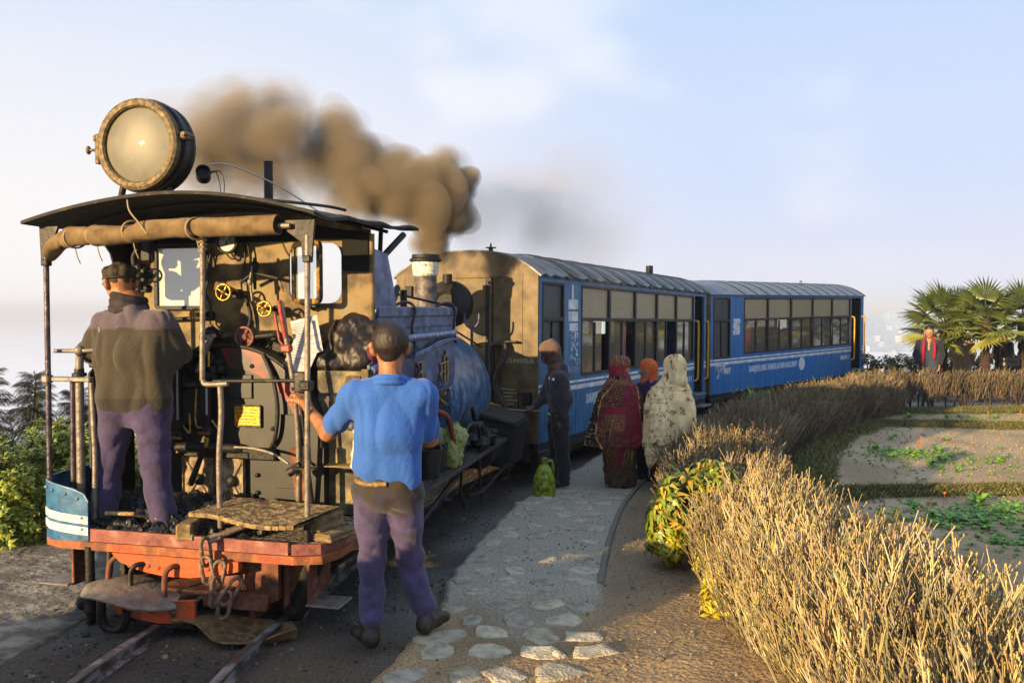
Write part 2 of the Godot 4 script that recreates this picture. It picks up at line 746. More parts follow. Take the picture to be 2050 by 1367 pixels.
func setting() -> void:
	hum.seed = 3
	hum.frequency = 0.9
	hum.fractal_octaves = 5
	var xs := []
	var x := -9.0
	while x < 13.0:
		xs.append(x)
		x += 0.14
	var st := 0.2
	while x < 4000.0:
		xs.append(x)
		st *= 1.32
		x += st
	st = 0.2
	x = -9.0
	while x > -4000.0:
		st *= 1.32
		x -= st
		xs.push_front(x)
	var ds := [-400.0, -200.0, -80.0, -40.0, -20.0, -8.0, -3.0, -1.0, 0.0, 0.8]
	var d := 1.4
	while d < 12.0:
		ds.append(d)
		d += 0.14
	while d < 27.0:
		ds.append(d)
		d += 0.4
	st = 0.5
	while d < 5000.0:
		ds.append(d)
		st *= 1.25
		d += st
	var g := G.new()
	var rows := []
	var black := lin("443d35")
	var brown := lin("6e5c46")
	var grey := lin("8c857a")
	var tan := lin("dcbf94")
	var field := lin("6f7a5a")
	var cols := []
	for dd in ds:
		var r := PackedVector3Array()
		var cr := PackedColorArray()
		for xx in xs:
			var h := lie(dd) - drop(xx, dd)
			var c := grey
			if absf(xx) < 14.0 and dd < 30.0 and dd > 0.0:
				var p := Vector2(xx, dd)
				var tr := near_line(p, TRACK)
				var n1 := hum.get_noise_2d(xx * 0.7, dd * 0.7)
				var n2 := hum.get_noise_2d(xx * 3.0 + 40.0, dd * 3.0)
				h += 0.02 * n2 + 0.02 * n1
				var soil := smoothstep(0.75 + 0.5 * n1, 1.5 + 0.5 * n1, tr)
				c = black.lerp(brown, clampf(0.5 + 1.2 * n1, 0.0, 1.0) * smoothstep(7.5, 4.3, dd)).lerp(grey, soil)
				var garden := smoothstep(-0.1, 0.3, xx - lerpf(1.9, 5.2, clampf((dd - 6.5) / 8.0, 0.0, 1.0)))
				c = c.lerp(tan.lerp(lin("bc9f76"), clampf(0.5 + 1.5 * n1, 0.0, 1.0)), garden)
				h += garden * 0.04
				if dd > 17.2: c = c.lerp(lin("b0aaa0"), garden * smoothstep(17.6, 18.4, dd))
			else:
				c = field
				if drop(xx, dd) > 20.0:
					h += 14.0 * hum.get_noise_2d(xx * 0.006, dd * 0.006)
			r.append(Vector3(xx, h, -dd))
			cr.append(c)
		rows.append(r)
		cols.append(cr)
	g.grid(rows)
	var k := 0
	for cr in cols:
		for q in cr:
			g.c[k] = q
			k += 1
	var soil_m := sm("ffffff", 0.95, 0.0, "grit", 0.9, "dirt_n", 0.7).duplicate() as StandardMaterial3D
	soil_m.vertex_color_use_as_albedo = true
	struct("ground", g, soil_m)

	# the beaten path beside the train: worn concrete with stones, earth along the hedge
	var pg := G.new()
	rows = []
	cols = []
	for i in EDGE_L.size() - 1:
		for s in 14:
			var f := s / 14.0
			var a: Vector2 = EDGE_L[i].lerp(EDGE_L[i + 1], f)
			var b: Vector2 = EDGE_R[i].lerp(EDGE_R[i + 1], f)
			var e: Vector2 = EDGE_H[i].lerp(EDGE_H[i + 1], f)
			a.x += 0.05 * hum.get_noise_2d(a.y * 3.0, 5.0)
			var r := PackedVector3Array()
			var cr := PackedColorArray()
			r.append(W(a.x - 0.04, a.y, -0.1))
			cr.append(black)
			for j in 46:
				var u := j / 45.0
				var q := a.lerp(b, u / 0.55) if u < 0.55 else b.lerp(e, (u - 0.55) / 0.45)
				var n2 := hum.get_noise_2d(q.x * 3.0, q.y * 3.0)
				var n1 := hum.get_noise_2d(q.x * 0.8 + 9.0, q.y * 0.8)
				var lip := 0.012 if u > 0.555 and q.y > 5.6 else 0.0
				r.append(W(q.x, q.y, 0.06 + 0.012 * n2 + 0.015 * n1 - lip))
				var conc := 1.0 - smoothstep(0.53, 0.57, u)
				conc *= smoothstep(4.6, 6.0, q.y + n1)
				var c := lin("c8a678").lerp(lin("a0835e"), clampf(0.5 + 1.6 * n1 + 0.5 * n2, 0.0, 1.0))
				c = c.lerp(lin("cbbfa8"), conc)
				c = c.lerp(lin("a0917a"), (1.0 - conc) * smoothstep(5.0, 6.0, q.y) * 0.6)
				cr.append(c)
			rows.append(r)
			cols.append(cr)
	pg.grid(rows)
	k = 0
	for cr in cols:
		for q in cr:
			pg.c[k] = q
			k += 1
	var path := struct("path", pg, soil_m)
	var edge := G.new()
	var line := []
	for i in range(5, EDGE_R.size()):
		line.append(EDGE_R[i])
	line = smooth_line(line, 6)
	for i in line.size() - 1:
		var a: Vector2 = line[i]
		var b: Vector2 = line[i + 1]
		var m := (a + b) / 2.0
		edge.box(W(m.x, m.y, 0.05), Vector3(0.05, 0.05, a.distance_to(b) * 1.04), 0.008, Basis(Vector3.UP, atan2(a.x - b.x, b.y - a.y)))
	put(path, "concrete_edge", edge, sm("8f897e", 0.9, 0.0, "grit", 1.4, "fine_n", 0.8))
	# stones set in the path
	var stone_m := []
	for q in ["cfc0a2", "c2b396", "bbae98", "d6c8aa"]:
		stone_m.append(sm(q, 0.9, 0.0, "soft", 2.0, "dirt_n", 1.2))
	var spots := []
	for i in 21:
		var sd := 3.5 + 0.29 * i
		var e0 := 0.0
		var e1 := 0.6
		for k2 in EDGE_L.size() - 1:
			if EDGE_L[k2].y <= sd and EDGE_L[k2 + 1].y > sd:
				var f2: float = (sd - EDGE_L[k2].y) / (EDGE_L[k2 + 1].y - EDGE_L[k2].y)
				e0 = lerpf(EDGE_L[k2].x, EDGE_L[k2 + 1].x, f2)
				e1 = lerpf(EDGE_R[k2].x, EDGE_R[k2 + 1].x, f2)
		var sx := e0 + 0.13 + 0.1 * (i % 2)
		while sx < e1 - 0.08:
			if rng.randf() < 0.93: spots.append([sx + rng.randf_range(-0.03, 0.03), sd + rng.randf_range(-0.04, 0.04), rng.randf_range(0.09, 0.135) * (1.2 if sd < 4.8 else 1.0)])
			sx += rng.randf_range(0.24, 0.3)
	for s in spots:
		var sg := G.new()
		var turn := rng.randf() * TAU
		sg.xf = Transform3D(Basis(Vector3.UP, turn), W(s[0], s[1], 0.056 + 0.012 * hum.get_noise_2d(s[0] * 3.0, s[1] * 3.0) + 0.015 * hum.get_noise_2d(s[0] * 0.8 + 9.0, s[1] * 0.8)))
		var near: bool = s[1] < 5.0
		var ring := []
		var m := 9
		for i in m:
			var a := TAU * i / m
			ring.append(Vector2(cos(a), sin(a) * 0.72) * s[2] * rng.randf_range(0.7, 1.25))
		var hgt := 0.017 if near else 0.015
		var lo := PackedVector3Array()
		var mid := PackedVector3Array()
		var top := PackedVector3Array()
		for q in ring:
			lo.append(Vector3(q.x * 1.1, -0.02, q.y * -1.1))
			mid.append(Vector3(q.x, hgt * rng.randf_range(0.55, 0.9), q.y * -1.0))
			top.append(Vector3(q.x * 0.72, hgt * rng.randf_range(0.9, 1.25), q.y * -0.72))
		for pair in [[lo, mid], [mid, top]]:
			for i in m:
				sg.quad(pair[0][i], pair[0][(i + 1) % m], pair[1][(i + 1) % m], pair[1][i])
		sg.disc(top)
		put(path, "stone", sg, stone_m[rng.randi() % 4])

	# a low slab of old platform along the left of the rails
	var sl := G.new()
	rows = []
	for i in 40:
		var dd := 0.5 + i * 0.19
		var r := PackedVector3Array()
		var xe := -2.74 + 0.03 * hum.get_noise_2d(dd * 2.0, 70.0) - maxf(0.0, dd - 5.4) * 0.45
		r.append(W(-5.2, dd, 0.02))
		r.append(W(-4.6, dd, 0.015 + 0.015 * hum.get_noise_2d(dd * 2.0, 10.0)))
		for j in 9:
			r.append(W(lerpf(-4.3, xe, j / 8.0), dd, 0.012 + 0.012 * hum.get_noise_2d(dd * 2.0, 20.0 + j)))
		r.append(W(xe + 0.015, dd, -0.1))
		rows.append(r)
	sl.grid(rows)
	struct("pavement", sl, patchy("slab", [[0.0, "4a4238"], [0.45, "6e6456"], [0.6, "857a6a"], [1.0, "a09686"]], 0.012, 0.95, 0.0, 0.6, "dirt_n", 0.5))

	# rails
	var rail_m := patchy("rail", [[0.0, "3a332c"], [0.5, "57504a"], [0.62, "8d8a88"], [1.0, "a9a7a6"]], 0.006, 0.42, 0.35, 1.0, "fine_n", 0.3)
	var tl := smooth_line(TRACK, 5)
	for side in [-0.36, 0.34]:
		var rows2 := []
		for i in tl.size():
			var t: Vector2 = (tl[mini(i + 1, tl.size() - 1)] - tl[maxi(i - 1, 0)]).normalized()
			var nn := Vector2(t.y, -t.x)
			var ring := PackedVector3Array()
			for q in [[-0.05, -0.02], [0.05, -0.02], [0.05, 0.0], [0.012, 0.012], [0.012, 0.05], [0.026, 0.056], [0.026, 0.07], [0.02, 0.074], [-0.02, 0.074], [-0.026, 0.07], [-0.026, 0.056], [-0.012, 0.05], [-0.012, 0.012], [-0.05, 0.0]]:
				var p: Vector2 = tl[i] + nn * (side + q[0])
				ring.append(W(p.x, p.y, q[1]))
			rows2.append(ring)
		var rg := G.new()
		for j in 14:
			var strip := []
			for r in rows2:
				strip.append(PackedVector3Array([r[j], r[(j + 1) % 14]]))
			rg.grid(strip, false, true)
		var rail := put(self, "rail", rg, rail_m)
		tag(rail, "worn steel rail, the left one of the two that run out from under the engine" if side < 0 else "worn steel rail, the right one of the two, passing under the bent guard scoop", "rail", "rails of the narrow track")

	# a sea of white mist fills the valley round the hill-top
	var mist := G.new()
	rows = []
	for i in 60:
		var r := PackedVector3Array()
		for j in 60:
			var q := Vector2(signf(j - 29.5) * pow(absf(j - 29.5) / 29.5, 2.2) * 6000.0, -600.0 + 6500.0 * pow(i / 59.0, 2.0))
			r.append(Vector3(q.x, -46.0 + 5.0 * hum.get_noise_2d(q.x * 0.01, q.y * 0.01), -q.y))
		rows.append(r)
	mist.grid(rows)
	struct("valley_cloud", mist, sm("eeeef0", 1.0, 0.0, "", 1.0, ""))

	# hills across the valley, haze put into their pale blue colour, with pale houses on them
	var hz := FastNoiseLite.new()
	hz.seed = 5
	hz.frequency = 0.012
	hz.fractal_octaves = 5
	var hg := G.new()
	rows = []
	for i in 14:
		var r := PackedVector3Array()
		var f := i / 13.0
		for j in 120:
			var px := 250.0 + j * 8.0
			var top := -2.0 + 14.0 * smoothstep(380.0, 620.0, px) - 60.0 * (1.0 - smoothstep(330.0, 400.0, px)) + 9.0 * hz.get_noise_1d(px) + 3.0 * hz.get_noise_1d(px * 6.0)
			var y := lerpf(-130.0, top, f) + 10.0 * (1.0 - f) * hz.get_noise_2d(px, i * 30.0)
			r.append(Vector3(px, y, -820.0 - 180.0 * f))
		rows.append(r)
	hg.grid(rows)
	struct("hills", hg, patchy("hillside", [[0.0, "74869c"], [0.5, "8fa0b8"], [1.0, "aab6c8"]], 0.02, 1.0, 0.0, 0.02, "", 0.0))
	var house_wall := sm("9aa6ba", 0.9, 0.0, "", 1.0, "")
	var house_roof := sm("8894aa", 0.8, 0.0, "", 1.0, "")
	for q in [[1742, 688, 0.5, "lowest pale house by the coach's end rail on the hazy hillside"], [1757, 668, 0.7, "pale house on the hazy hillside, nearest the coach roof's end"], [1782, 645, 0.5, "highest pale house on the hazy ridge"], [1765, 678, 0.6, "pale house below the widest one on the hazy hillside"], [1800, 670, 0.9, "widest pale house on the hazy hillside, left of the palm fronds"], [1796, 699, 0.6, "pale house just above the green hedge on the hazy hillside"], [1806, 652, 0.4, "small pale house beside the palm fronds on the hazy ridge"]]:
		var u: float = (q[0] - 1025.0) / 1650.0
		var up: float = (620.0 - q[1]) / 1650.0
		var far := 815.0
		var pos := Vector3(u * far, 1.9 + up * far - 5.0, -far)
		var s: float = q[2]
		var ho := thing("hillside_house", q[3], "house", pos, rng.randf_range(-0.4, 0.4), "houses on the hazy hillside")
		var w1 := G.new()
		w1.box(Vector3(0, 2.6 * s, 0), Vector3(7.0 * s, 5.2 * s, 5.0))
		w1.box(Vector3(0, -1.5, 0), Vector3(6.4 * s, 3.0, 4.6))
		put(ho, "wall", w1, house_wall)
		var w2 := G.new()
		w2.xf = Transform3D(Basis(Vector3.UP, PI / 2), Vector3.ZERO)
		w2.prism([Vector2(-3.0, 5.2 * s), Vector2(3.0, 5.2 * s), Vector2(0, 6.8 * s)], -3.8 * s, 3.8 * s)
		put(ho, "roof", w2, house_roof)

# ------------------------------------------------------------------ the steam engine, in its own axes: right, up, along (rear to front)
func handwheel(parent: Node3D, at: Vector3, r: float, m: Material, called := "handwheel", tilt := 0.0) -> void:
	var g := G.new()
	g.xf = Transform3D(Basis(Vector3.UP, tilt) * Basis(Vector3.RIGHT, PI / 2), at)
	var ring := []
	for i in 17:
		var a := TAU * i / 16
		ring.append(Vector3(cos(a) * r, 0, sin(a) * r))
	g.tube(ring, r * 0.16, 7, false)
	for i in 4:
		var a := TAU * i / 4 + 0.5
		g.tube([Vector3.ZERO, Vector3(cos(a) * r, 0, sin(a) * r)], r * 0.11, 5, false)
	g.lathe([Vector2(r * 0.28, -0.012), Vector2(r * 0.28, 0.012), Vector2(r * 0.12, 0.02), Vector2(0, 0.022)], 10)
	g.tube([Vector3(0, 0, 0), Vector3(0, -0.16, 0)], r * 0.14, 6)
	put(parent, called, g, m)

func bar(pts: Array, r: Variant, sides := 8) -> G:
	return G.new().tube(pts, r, sides)

func sway(pts: Array, k := 5) -> Array:
	return smooth_line(pts, k)

func engine() -> void:
	var o := thing("steam_locomotive", "small weathered blue steam engine with open cab and big round roof lamp", "steam locomotive", Vector3(-2.06, 0, -4.997), deg_to_rad(-12.8))
	var iron := patchy("iron", [[0.0, "15130f"], [0.5, "25221e"], [0.7, "39332b"], [1.0, "574a39"]], 0.012, 0.55, 0.4)
	var sooty := patchy("sooty", [[0.0, "0e0d0c"], [0.55, "1b1917"], [1.0, "322c25"]], 0.014, 0.6, 0.2)
	var bright := patchy("bright", [[0.0, "5c5247"], [0.5, "7c7265"], [1.0, "958a7c"]], 0.02, 0.5, 0.3)
	var rust := patchy("rust", [[0.0, "3a251b"], [0.45, "6a3f2c"], [0.7, "80513a"], [1.0, "967058"]], 0.014, 0.85, 0.1)
	var orange := patchy("orange", [[0.0, "5a3c24"], [0.38, "8d4a24"], [0.5, "bd4c1c"], [0.75, "c84e1a"], [1.0, "98562c"]], 0.009, 0.7, 0.0)
	var pink := patchy("pink", [[0.0, "4a2c26"], [0.4, "7d463c"], [0.7, "8d564a"], [1.0, "a58a80"]], 0.012, 0.75, 0.0)
	var ochre := patchy("ochre", [[0.0, "2a2216"], [0.34, "574628"], [0.5, "75603a"], [0.7, "826c42"], [1.0, "776e5e"]], 0.008, 0.7, 0.0, 1.0, "dent_n", 0.5)
	var slate := patchy("slate", [[0.0, "2b3346"], [0.4, "435070"], [0.65, "566689"], [1.0, "7d8ba6"]], 0.01, 0.42, 0.1, 0.9, "dent_n", 0.5)
	var deep := patchy("deep", [[0.0, "20263a"], [0.45, "2d3757"], [0.7, "3c4568"], [1.0, "5a628a"]], 0.01, 0.4, 0.1, 0.9, "dent_n", 0.5)
	var blue := patchy("blue", [[0.0, "122f46"], [0.35, "1a5078"], [0.65, "225e88"], [1.0, "4a7a94"]], 0.012, 0.5, 0.0, 1.3, "dent_n", 0.4)
	var white := patchy("dull_white", [[0.0, "8d7f62"], [0.3, "c9c3b4"], [0.6, "dcd9d0"], [1.0, "e8e6e0"]], 0.014, 0.7, 0.0, 1.4)
	var brass := patchy("brass", [[0.0, "5a4218"], [0.5, "b08a38"], [1.0, "e0c070"]], 0.03, 0.35, 0.8)
	var wood := patchy("old_wood", [[0.0, "3a3020"], [0.4, "6e5a3a"], [0.7, "8d7650"], [1.0, "a8946c"]], 0.02, 0.9)
	var canvas := patchy("canvas", [[0.0, "4a3826"], [0.4, "6e5838"], [0.7, "7d6644"], [1.0, "8e7854"]], 0.012, 0.95, 0.0, 1.0, "cloth_n", 0.8)
	var red := sm("8d2a22", 0.6, 0.0, "grime", 2.0)
	var g: G

	# --- deck, beams and what hangs under them
	var plan := [Vector2(-1.0, 0.16), Vector2(-0.93, 0.04), Vector2(-0.8, 0.0), Vector2(0.8, 0.0), Vector2(0.93, 0.05), Vector2(0.98, 0.16), Vector2(0.98, 0.95), Vector2(-1.0, 0.95)]
	g = G.new()
	g.xf = Transform3D(PLAN, Vector3.ZERO)
	g.prism(plan, 0.462, 0.51)
	put(o, "cab_floor", g, patchy("ash", [[0.0, "26221e"], [0.45, "4a443c"], [0.62, "8d8478"], [1.0, "b0a698"]], 0.03, 0.95, 0.0, 1.4, "fine_n", 0.9))
	g = G.new()
	wall(g, [Vector2(-0.6, -0.012), Vector2(0.76, -0.012)], [0.452, 0.452], [0.53, 0.525], 0.02)
	wall(g, [Vector2(0.78, -0.012), Vector2(0.94, 0.04), Vector2(0.992, 0.15), Vector2(0.992, 0.95)], [0.452, 0.452, 0.452, 0.452], [0.515, 0.515, 0.515, 0.515], 0.02)
	put(o, "deck_edge", g, pink)
	g = G.new()
	var beam := [Vector2(-1.0, 0.95), Vector2(-1.01, 0.16), Vector2(-0.94, 0.03), Vector2(-0.8, -0.02), Vector2(0.8, -0.02), Vector2(0.95, 0.03), Vector2(1.0, 0.16), Vector2(1.0, 0.95)]
	var b0 := []
	var b1 := []
	for q in beam:
		b0.append(0.4)
		b1.append(0.45)
	wall(g, beam, b0, b1, 0.03)
	put(o, "buffer_beam", g, patchy("beam_paint", [[0.0, "4a2f24"], [0.4, "7a4428"], [0.55, "9a5a2c"], [0.75, "8a3c28"], [1.0, "6a4434"]], 0.006, 0.75))
	g = G.new()
	var plate := [Vector2(-0.42, 0.398), Vector2(-0.36, 0.345), Vector2(-0.22, 0.3), Vector2(-0.05, 0.278), Vector2(0.12, 0.28), Vector2(0.3, 0.305), Vector2(0.45, 0.34), Vector2(0.45, 0.398)]
	g.prism(plate, 0.0, 0.05)
	put(o, "buffer_plate", g, orange, "curved orange plate under the deck edge")
	for q in [V(-0.16, 0.335, -0.05), V(-0.09, 0.33, -0.05), V(0.25, 0.345, -0.05)]:
		put(o, "bolt", rivets(G.new(), [q], Vector3.BACK, 0.016), orange)
	g = G.new()
	g.prism([Vector2(0.17, 0.398), Vector2(0.64, 0.398), Vector2(0.64, 0.14), Vector2(0.56, 0.1), Vector2(0.42, 0.1), Vector2(0.3, 0.12), Vector2(0.2, 0.24)], -0.12, -0.08)
	put(o, "drag_plate", g, rust)
	for q in [[0.46, 0.02], [0.64, 0.12], [-0.46, 0.05]]:
		g = G.new()
		g.box(V(q[0], 0.2, 0.35 + q[1]), Vector3(0.035, 0.4, 0.6), 0.006)
		put(o, "frame_plate", g, rust if q[0] > 0 else sooty)
	g = G.new()
	g.prism([Vector2(0.78, 0.4), Vector2(0.9, 0.4), Vector2(0.72, -0.03), Vector2(0.6, -0.03)], -0.24, -0.2)
	g.xf = frame(V(0.665, 0.035, 0.19), Vector3.BACK)
	g.lathe([Vector2(0.045, 0), Vector2(0.045, 0.02), Vector2(0.025, 0.024), Vector2(0, 0.024)], 14)
	put(o, "guard_iron", g, iron)
	# lower coupling plate, bent round the buffer
	g = G.new()
	wall(g, [Vector2(-0.4, -0.06), Vector2(-0.3, -0.1), Vector2(-0.16, -0.13), Vector2(-0.02, -0.14), Vector2(0.12, -0.135), Vector2(0.21, -0.12)], [0.06, 0.045, 0.035, 0.03, 0.035, 0.05], [0.165, 0.165, 0.165, 0.165, 0.17, 0.175], 0.03)
	put(o, "coupling_plate", g, orange)
	for q in [V(-0.28, 0.1, -0.125), V(-0.06, 0.105, -0.157), V(0.08, 0.1, -0.154)]:
		put(o, "bolt", rivets(G.new(), [q], Vector3.BACK, 0.022), rust)
	g = G.new()
	g.box(V(0.4, 0.15, 0.0), Vector3(0.42, 0.1, 0.05), 0.008)
	g.box(V(-0.05, 0.19, 0.08), Vector3(0.8, 0.025, 0.24), 0.005)
	put(o, "coupling_bar", g, rust)
	g = G.new()
	g.xf = Transform3D(PLAN, Vector3.ZERO)
	g.prism([Vector2(-0.39, -0.08), Vector2(-0.02, -0.17), Vector2(0.2, -0.14), Vector2(0.26, 0.1), Vector2(-0.35, 0.1)], 0.012, 0.028)
	put(o, "base_plate", g, iron)
	# thin plate lying on the coupling like a dropped blade
	g = G.new()
	var rows := []
	for i in 7:
		var r := PackedVector3Array()
		for j in 15:
			var u := j / 14.0
			var wd: float = 0.17 * pow(sin(PI * clampf(u * 0.94 + 0.04, 0, 1)), 0.7)
			var vv := i / 6.0 - 0.5
			r.append(V(lerpf(-0.55, 0.1, u), 0.205 + 0.03 * sin(u * 5.0) - 0.06 * vv * vv + vv * 0.05, -0.13 + vv * wd * 2.0))
		rows.append(r)
	g.grid(rows)
	var low := []
	for r in rows:
		var q := PackedVector3Array()
		for p in r:
			q.append(p - Vector3(0, 0.008, 0))
		low.append(q)
	g.grid(low, false, true)
	put(o, "fall_plate", g, bright)
	put(o, "strap", bar(sway([V(-0.24, 0.18, -0.11), V(-0.245, 0.3, -0.1), V(-0.22, 0.345, -0.08), V(-0.18, 0.34, -0.03)]), 0.016), iron)
	put(o, "strap", bar(sway([V(0.0, 0.18, -0.12), V(0.0, 0.31, -0.11), V(0.025, 0.35, -0.08), V(0.05, 0.34, -0.03)]), 0.017), rust)
	put(o, "strap", bar(sway([V(-0.44, 0.16, -0.06), V(-0.43, 0.33, -0.05), V(-0.36, 0.38, -0.02), V(-0.34, 0.3, 0.02)]), 0.016), rust)
	put(o, "coupling_hook", bar(sway([V(-0.43, 0.15, -0.13), V(-0.425, 0.04, -0.14), V(-0.4, -0.025, -0.14), V(-0.33, -0.045, -0.14), V(-0.265, -0.01, -0.14), V(-0.255, 0.08, -0.13)]), 0.028), iron)
	# hanging chain on the right of the coupling
	g = G.new()
	g.box(Vector3.ZERO, Vector3(0.07, 0.025, 0.3), 0.008)
	g.box(Vector3(0, 0, 0.13), Vector3(0.1, 0.03, 0.08), 0.012)
	var lever := put(o, "coupling_lever", g, patchy("lever", [[0.0, "5a4a40"], [0.5, "8a7468"], [1.0, "a8948a"]], 0.02, 0.7, 0.1))
	lever.position = V(0.35, 0.555, 0.07)
	lever.rotation = Vector3(0.22, -0.65, 0.0)
	var link := G.new()
	var oval := []
	for i in 15:
		var a := TAU * i / 14
		oval.append(Vector3(cos(a) * 0.033, sin(a) * 0.04 + (0.045 if sin(a) > 0 else -0.045), 0))
	link.tube(oval, 0.0125, 7, false)
	var link_mesh := link.mesh(patchy("link_rust", [[0.0, "4a3a2c"], [0.5, "7a6250"], [1.0, "a08a74"]], 0.03, 0.75, 0.3))
	for q in [[0.27, 0.465, -0.1, 0.1, 1.3], [0.29, 0.36, -0.12, 0.15, 0.2], [0.345, 0.33, -0.1, -0.25, 0.4], [0.34, 0.235, -0.12, -0.15, 1.4], [0.43, 0.24, -0.1, -0.7, 0.9], [0.4, 0.165, -0.12, -0.2, 0.3]]:
		var l := put(o, "chain_link", link_mesh)
		l.position = V(q[0], q[1], q[2])
		l.rotation = Vector3(0, q[4], q[3])
	# vacuum hose
	g = G.new()
	var prof := []
	for i in 60:
		var y := lerpf(-0.07, 0.42, i / 59.0)
		var r := 0.028
		if y < 0.0 or (y > 0.12 and y < 0.24): r = 0.026 + 0.005 * (i % 2)
		elif y < 0.12: r = 0.042
		prof.append(Vector2(r, y))
	g.xf.origin = V(-0.6, 0.0, -0.02)
	g.lathe(prof, 12, false)
	g.ball(Vector3(-0.05, 0.06, 0.0), Vector3(0.045, 0.05, 0.045))
	put(o, "vacuum_hose", g, sooty)
	put(o, "hose_clip", bar(sway([V(-0.5, 0.42, 0.04), V(-0.48, 0.25, 0.0), V(-0.52, 0.16, 0.0), V(-0.57, 0.1, 0.0)]), 0.022), sooty)
	# footsteps
	for s in [[0.87, 1.0], [-0.87, -1.0]]:
		g = G.new()
		g.box(V(s[0] - 0.04 * s[1], 0.26, 0.17), Vector3(0.02, 0.29, 0.15), 0.004)
		var hang := put(o, "step_hanger", g, rust)
		g = G.new()
		g.box(V(s[0] + 0.07 * s[1], 0.13, 0.15), Vector3(0.22, 0.012, 0.2), 0.004)
		put(hang, "step_tread", g, bright)
	# bent guard scoop over the right rail
	g = G.new()
	rows = []
	for i in 9:
		var r := PackedVector3Array()
		var vv := i / 8.0
		for j in 17:
			var u := j / 16.0
			var wd: float = lerpf(0.05, 0.2, smoothstep(0.1, 0.55, u)) * (1.0 - pow(u, 6.0) * 0.95)
			var dish := 0.05 * smoothstep(0.2, 0.7, u) * (1.0 - pow(2.0 * vv - 1.0, 2.0))
			r.append(V(lerpf(0.1, 0.84, u), 0.07 - 0.055 * smoothstep(0.2, 0.55, u) - dish + 0.03 * smoothstep(0.75, 1.0, u), -0.14 + (vv - 0.5) * wd * 2.0 + 0.06 * u))
		rows.append(r)
	g.grid(rows)
	low = []
	for r in rows:
		var q := PackedVector3Array()
		for p in r:
			q.append(p - Vector3(0, 0.012, 0))
		low.append(q)
	g.grid(low, false, true)
	var rim := []
	for j in 17:
		rim.append(rows[0][j])
	g.tube(rim, 0.008, 6)
	put(o, "guard_scoop", g, patchy("scoop", [[0.0, "3f3020"], [0.5, "6f5636"], [1.0, "9a7c50"]], 0.02, 0.8, 0.2))
	g = G.new()
	for i in 60:
		g.lump(V(rng.randf_range(0.5, 0.76), -0.025 + rng.randf() * 0.012, -0.1 + rng.randf_range(-0.08, 0.08)), Vector3.ONE * rng.randf_range(0.005, 0.014), rng, 5, 3)
	var spill := put(o, "spilled_grit", g, sm("a38a60", 0.95, 0.0, "grit", 4.0))
	spill.set_meta("kind", "stuff")
	# wheels, axles, frames
	for t in [1.55, 3.25]:
		for s in [-0.35, 0.33]:
			g = G.new()
			g.xf = frame(V(s, 0.26, t), Vector3.RIGHT, Vector3.UP)
			g.lathe([Vector2(0.3, -0.05), Vector2(0.35, -0.05), Vector2(0.345, 0.03), Vector2(0.31, 0.05), Vector2(0.27, 0.05), Vector2(0.27, -0.03)], 28)
			for k in 9:
				var a := TAU * k / 9
				g.tube([Vector3.ZERO, Vector3(cos(a) * 0.28, 0, sin(a) * 0.28)], 0.022, 6, false)
			g.lathe([Vector2(0.07, -0.06), Vector2(0.07, 0.07), Vector2(0, 0.075)], 12)
			put(o, "wheel", g, sooty)
		put(o, "axle", bar([V(-0.7, 0.26, t), V(0.7, 0.26, t)], 0.05), sooty)
	for s in [-0.6, 0.6]:
		g = G.new()
		g.box(V(s, 0.34, 3.0), Vector3(0.03, 0.3, 4.6), 0.005)
		put(o, "frame_plate", g, sooty)
	for s in [-0.8, 0.82]:
		g = G.new()
		g.xf = frame(V(s, 0.36, 4.05), Vector3.FORWARD)
		g.lathe([Vector2(0.15, 0.0), Vector2(0.17, 0.01), Vector2(0.17, 0.06), Vector2(0.15, 0.07), Vector2(0.15, 0.45), Vector2(0.17, 0.46), Vector2(0.17, 0.52), Vector2(0.06, 0.54)], 20)
		put(o, "cylinder", g, sooty)
		g = G.new()
		g.box(V(s, 0.27, 2.5), Vector3(0.03, 0.075, 1.8), 0.008)
		g.xf = frame(V(s + 0.02, 0.27, 1.6), Vector3.RIGHT, Vector3.UP)
		g.lathe([Vector2(0.07, -0.03), Vector2(0.07, 0.04), Vector2(0, 0.045)], 14)
		put(o, "side_rod", g, bright)
		put(o, "piston_rod", bar([V(s, 0.36, 3.4), V(s, 0.36, 4.06)], 0.025), bright)
		g = G.new()
		g.box(V(s * 1.02, 0.445, 3.2), Vector3(0.36, 0.04, 4.4), 0.006)
		put(o, "running_board", g, patchy("board", [[0.0, "1a1815"], [0.5, "37332d"], [0.72, "5a544b"], [1.0, "8a8378"]], 0.02, 0.75, 0.2, 1.4))
	g = G.new()
	g.box(V(0, 0.42, 5.42), Vector3(1.9, 0.3, 0.06), 0.008)
	put(o, "front_beam", g, sooty)
	put(o, "brake_arm", bar([V(0.93, 0.36, 1.15), V(0.9, 0.16, 2.0), V(0.92, 0.4, 3.2)], 0.024), iron)
	put(o, "drain_pipe", bar(sway([V(0.94, 0.5, 2.86), V(0.97, 0.4, 2.9), V(0.95, 0.2, 2.95), V(0.98, 0.02, 3.0)]), 0.014), iron)
	put(o, "step_rod", bar(sway([V(0.95, 0.1, 3.2), V(1.0, 0.08, 3.6), V(1.02, 0.14, 4.2), V(1.03, 0.18, 5.0)]), 0.018), iron)
	for q in [[0.98, 3.5], [0.99, 4.7]]:
		put(o, "step_rod", bar([V(q[0], 0.44, q[1]), V(q[0] + 0.02, -0.06, q[1] + 0.02)], 0.014), iron)
	put(o, "lifting_handle", bar(sway([V(0.78, 1.0, 2.1), V(0.86, 1.03, 2.3), V(0.95, 0.97, 2.5), V(0.97, 0.78, 2.62), V(0.98, 0.48, 2.75)]), 0.024), patchy("red_bar", [[0.0, "3a1a16"], [0.5, "7a3028"], [1.0, "94473c"]], 0.02, 0.55, 0.1))
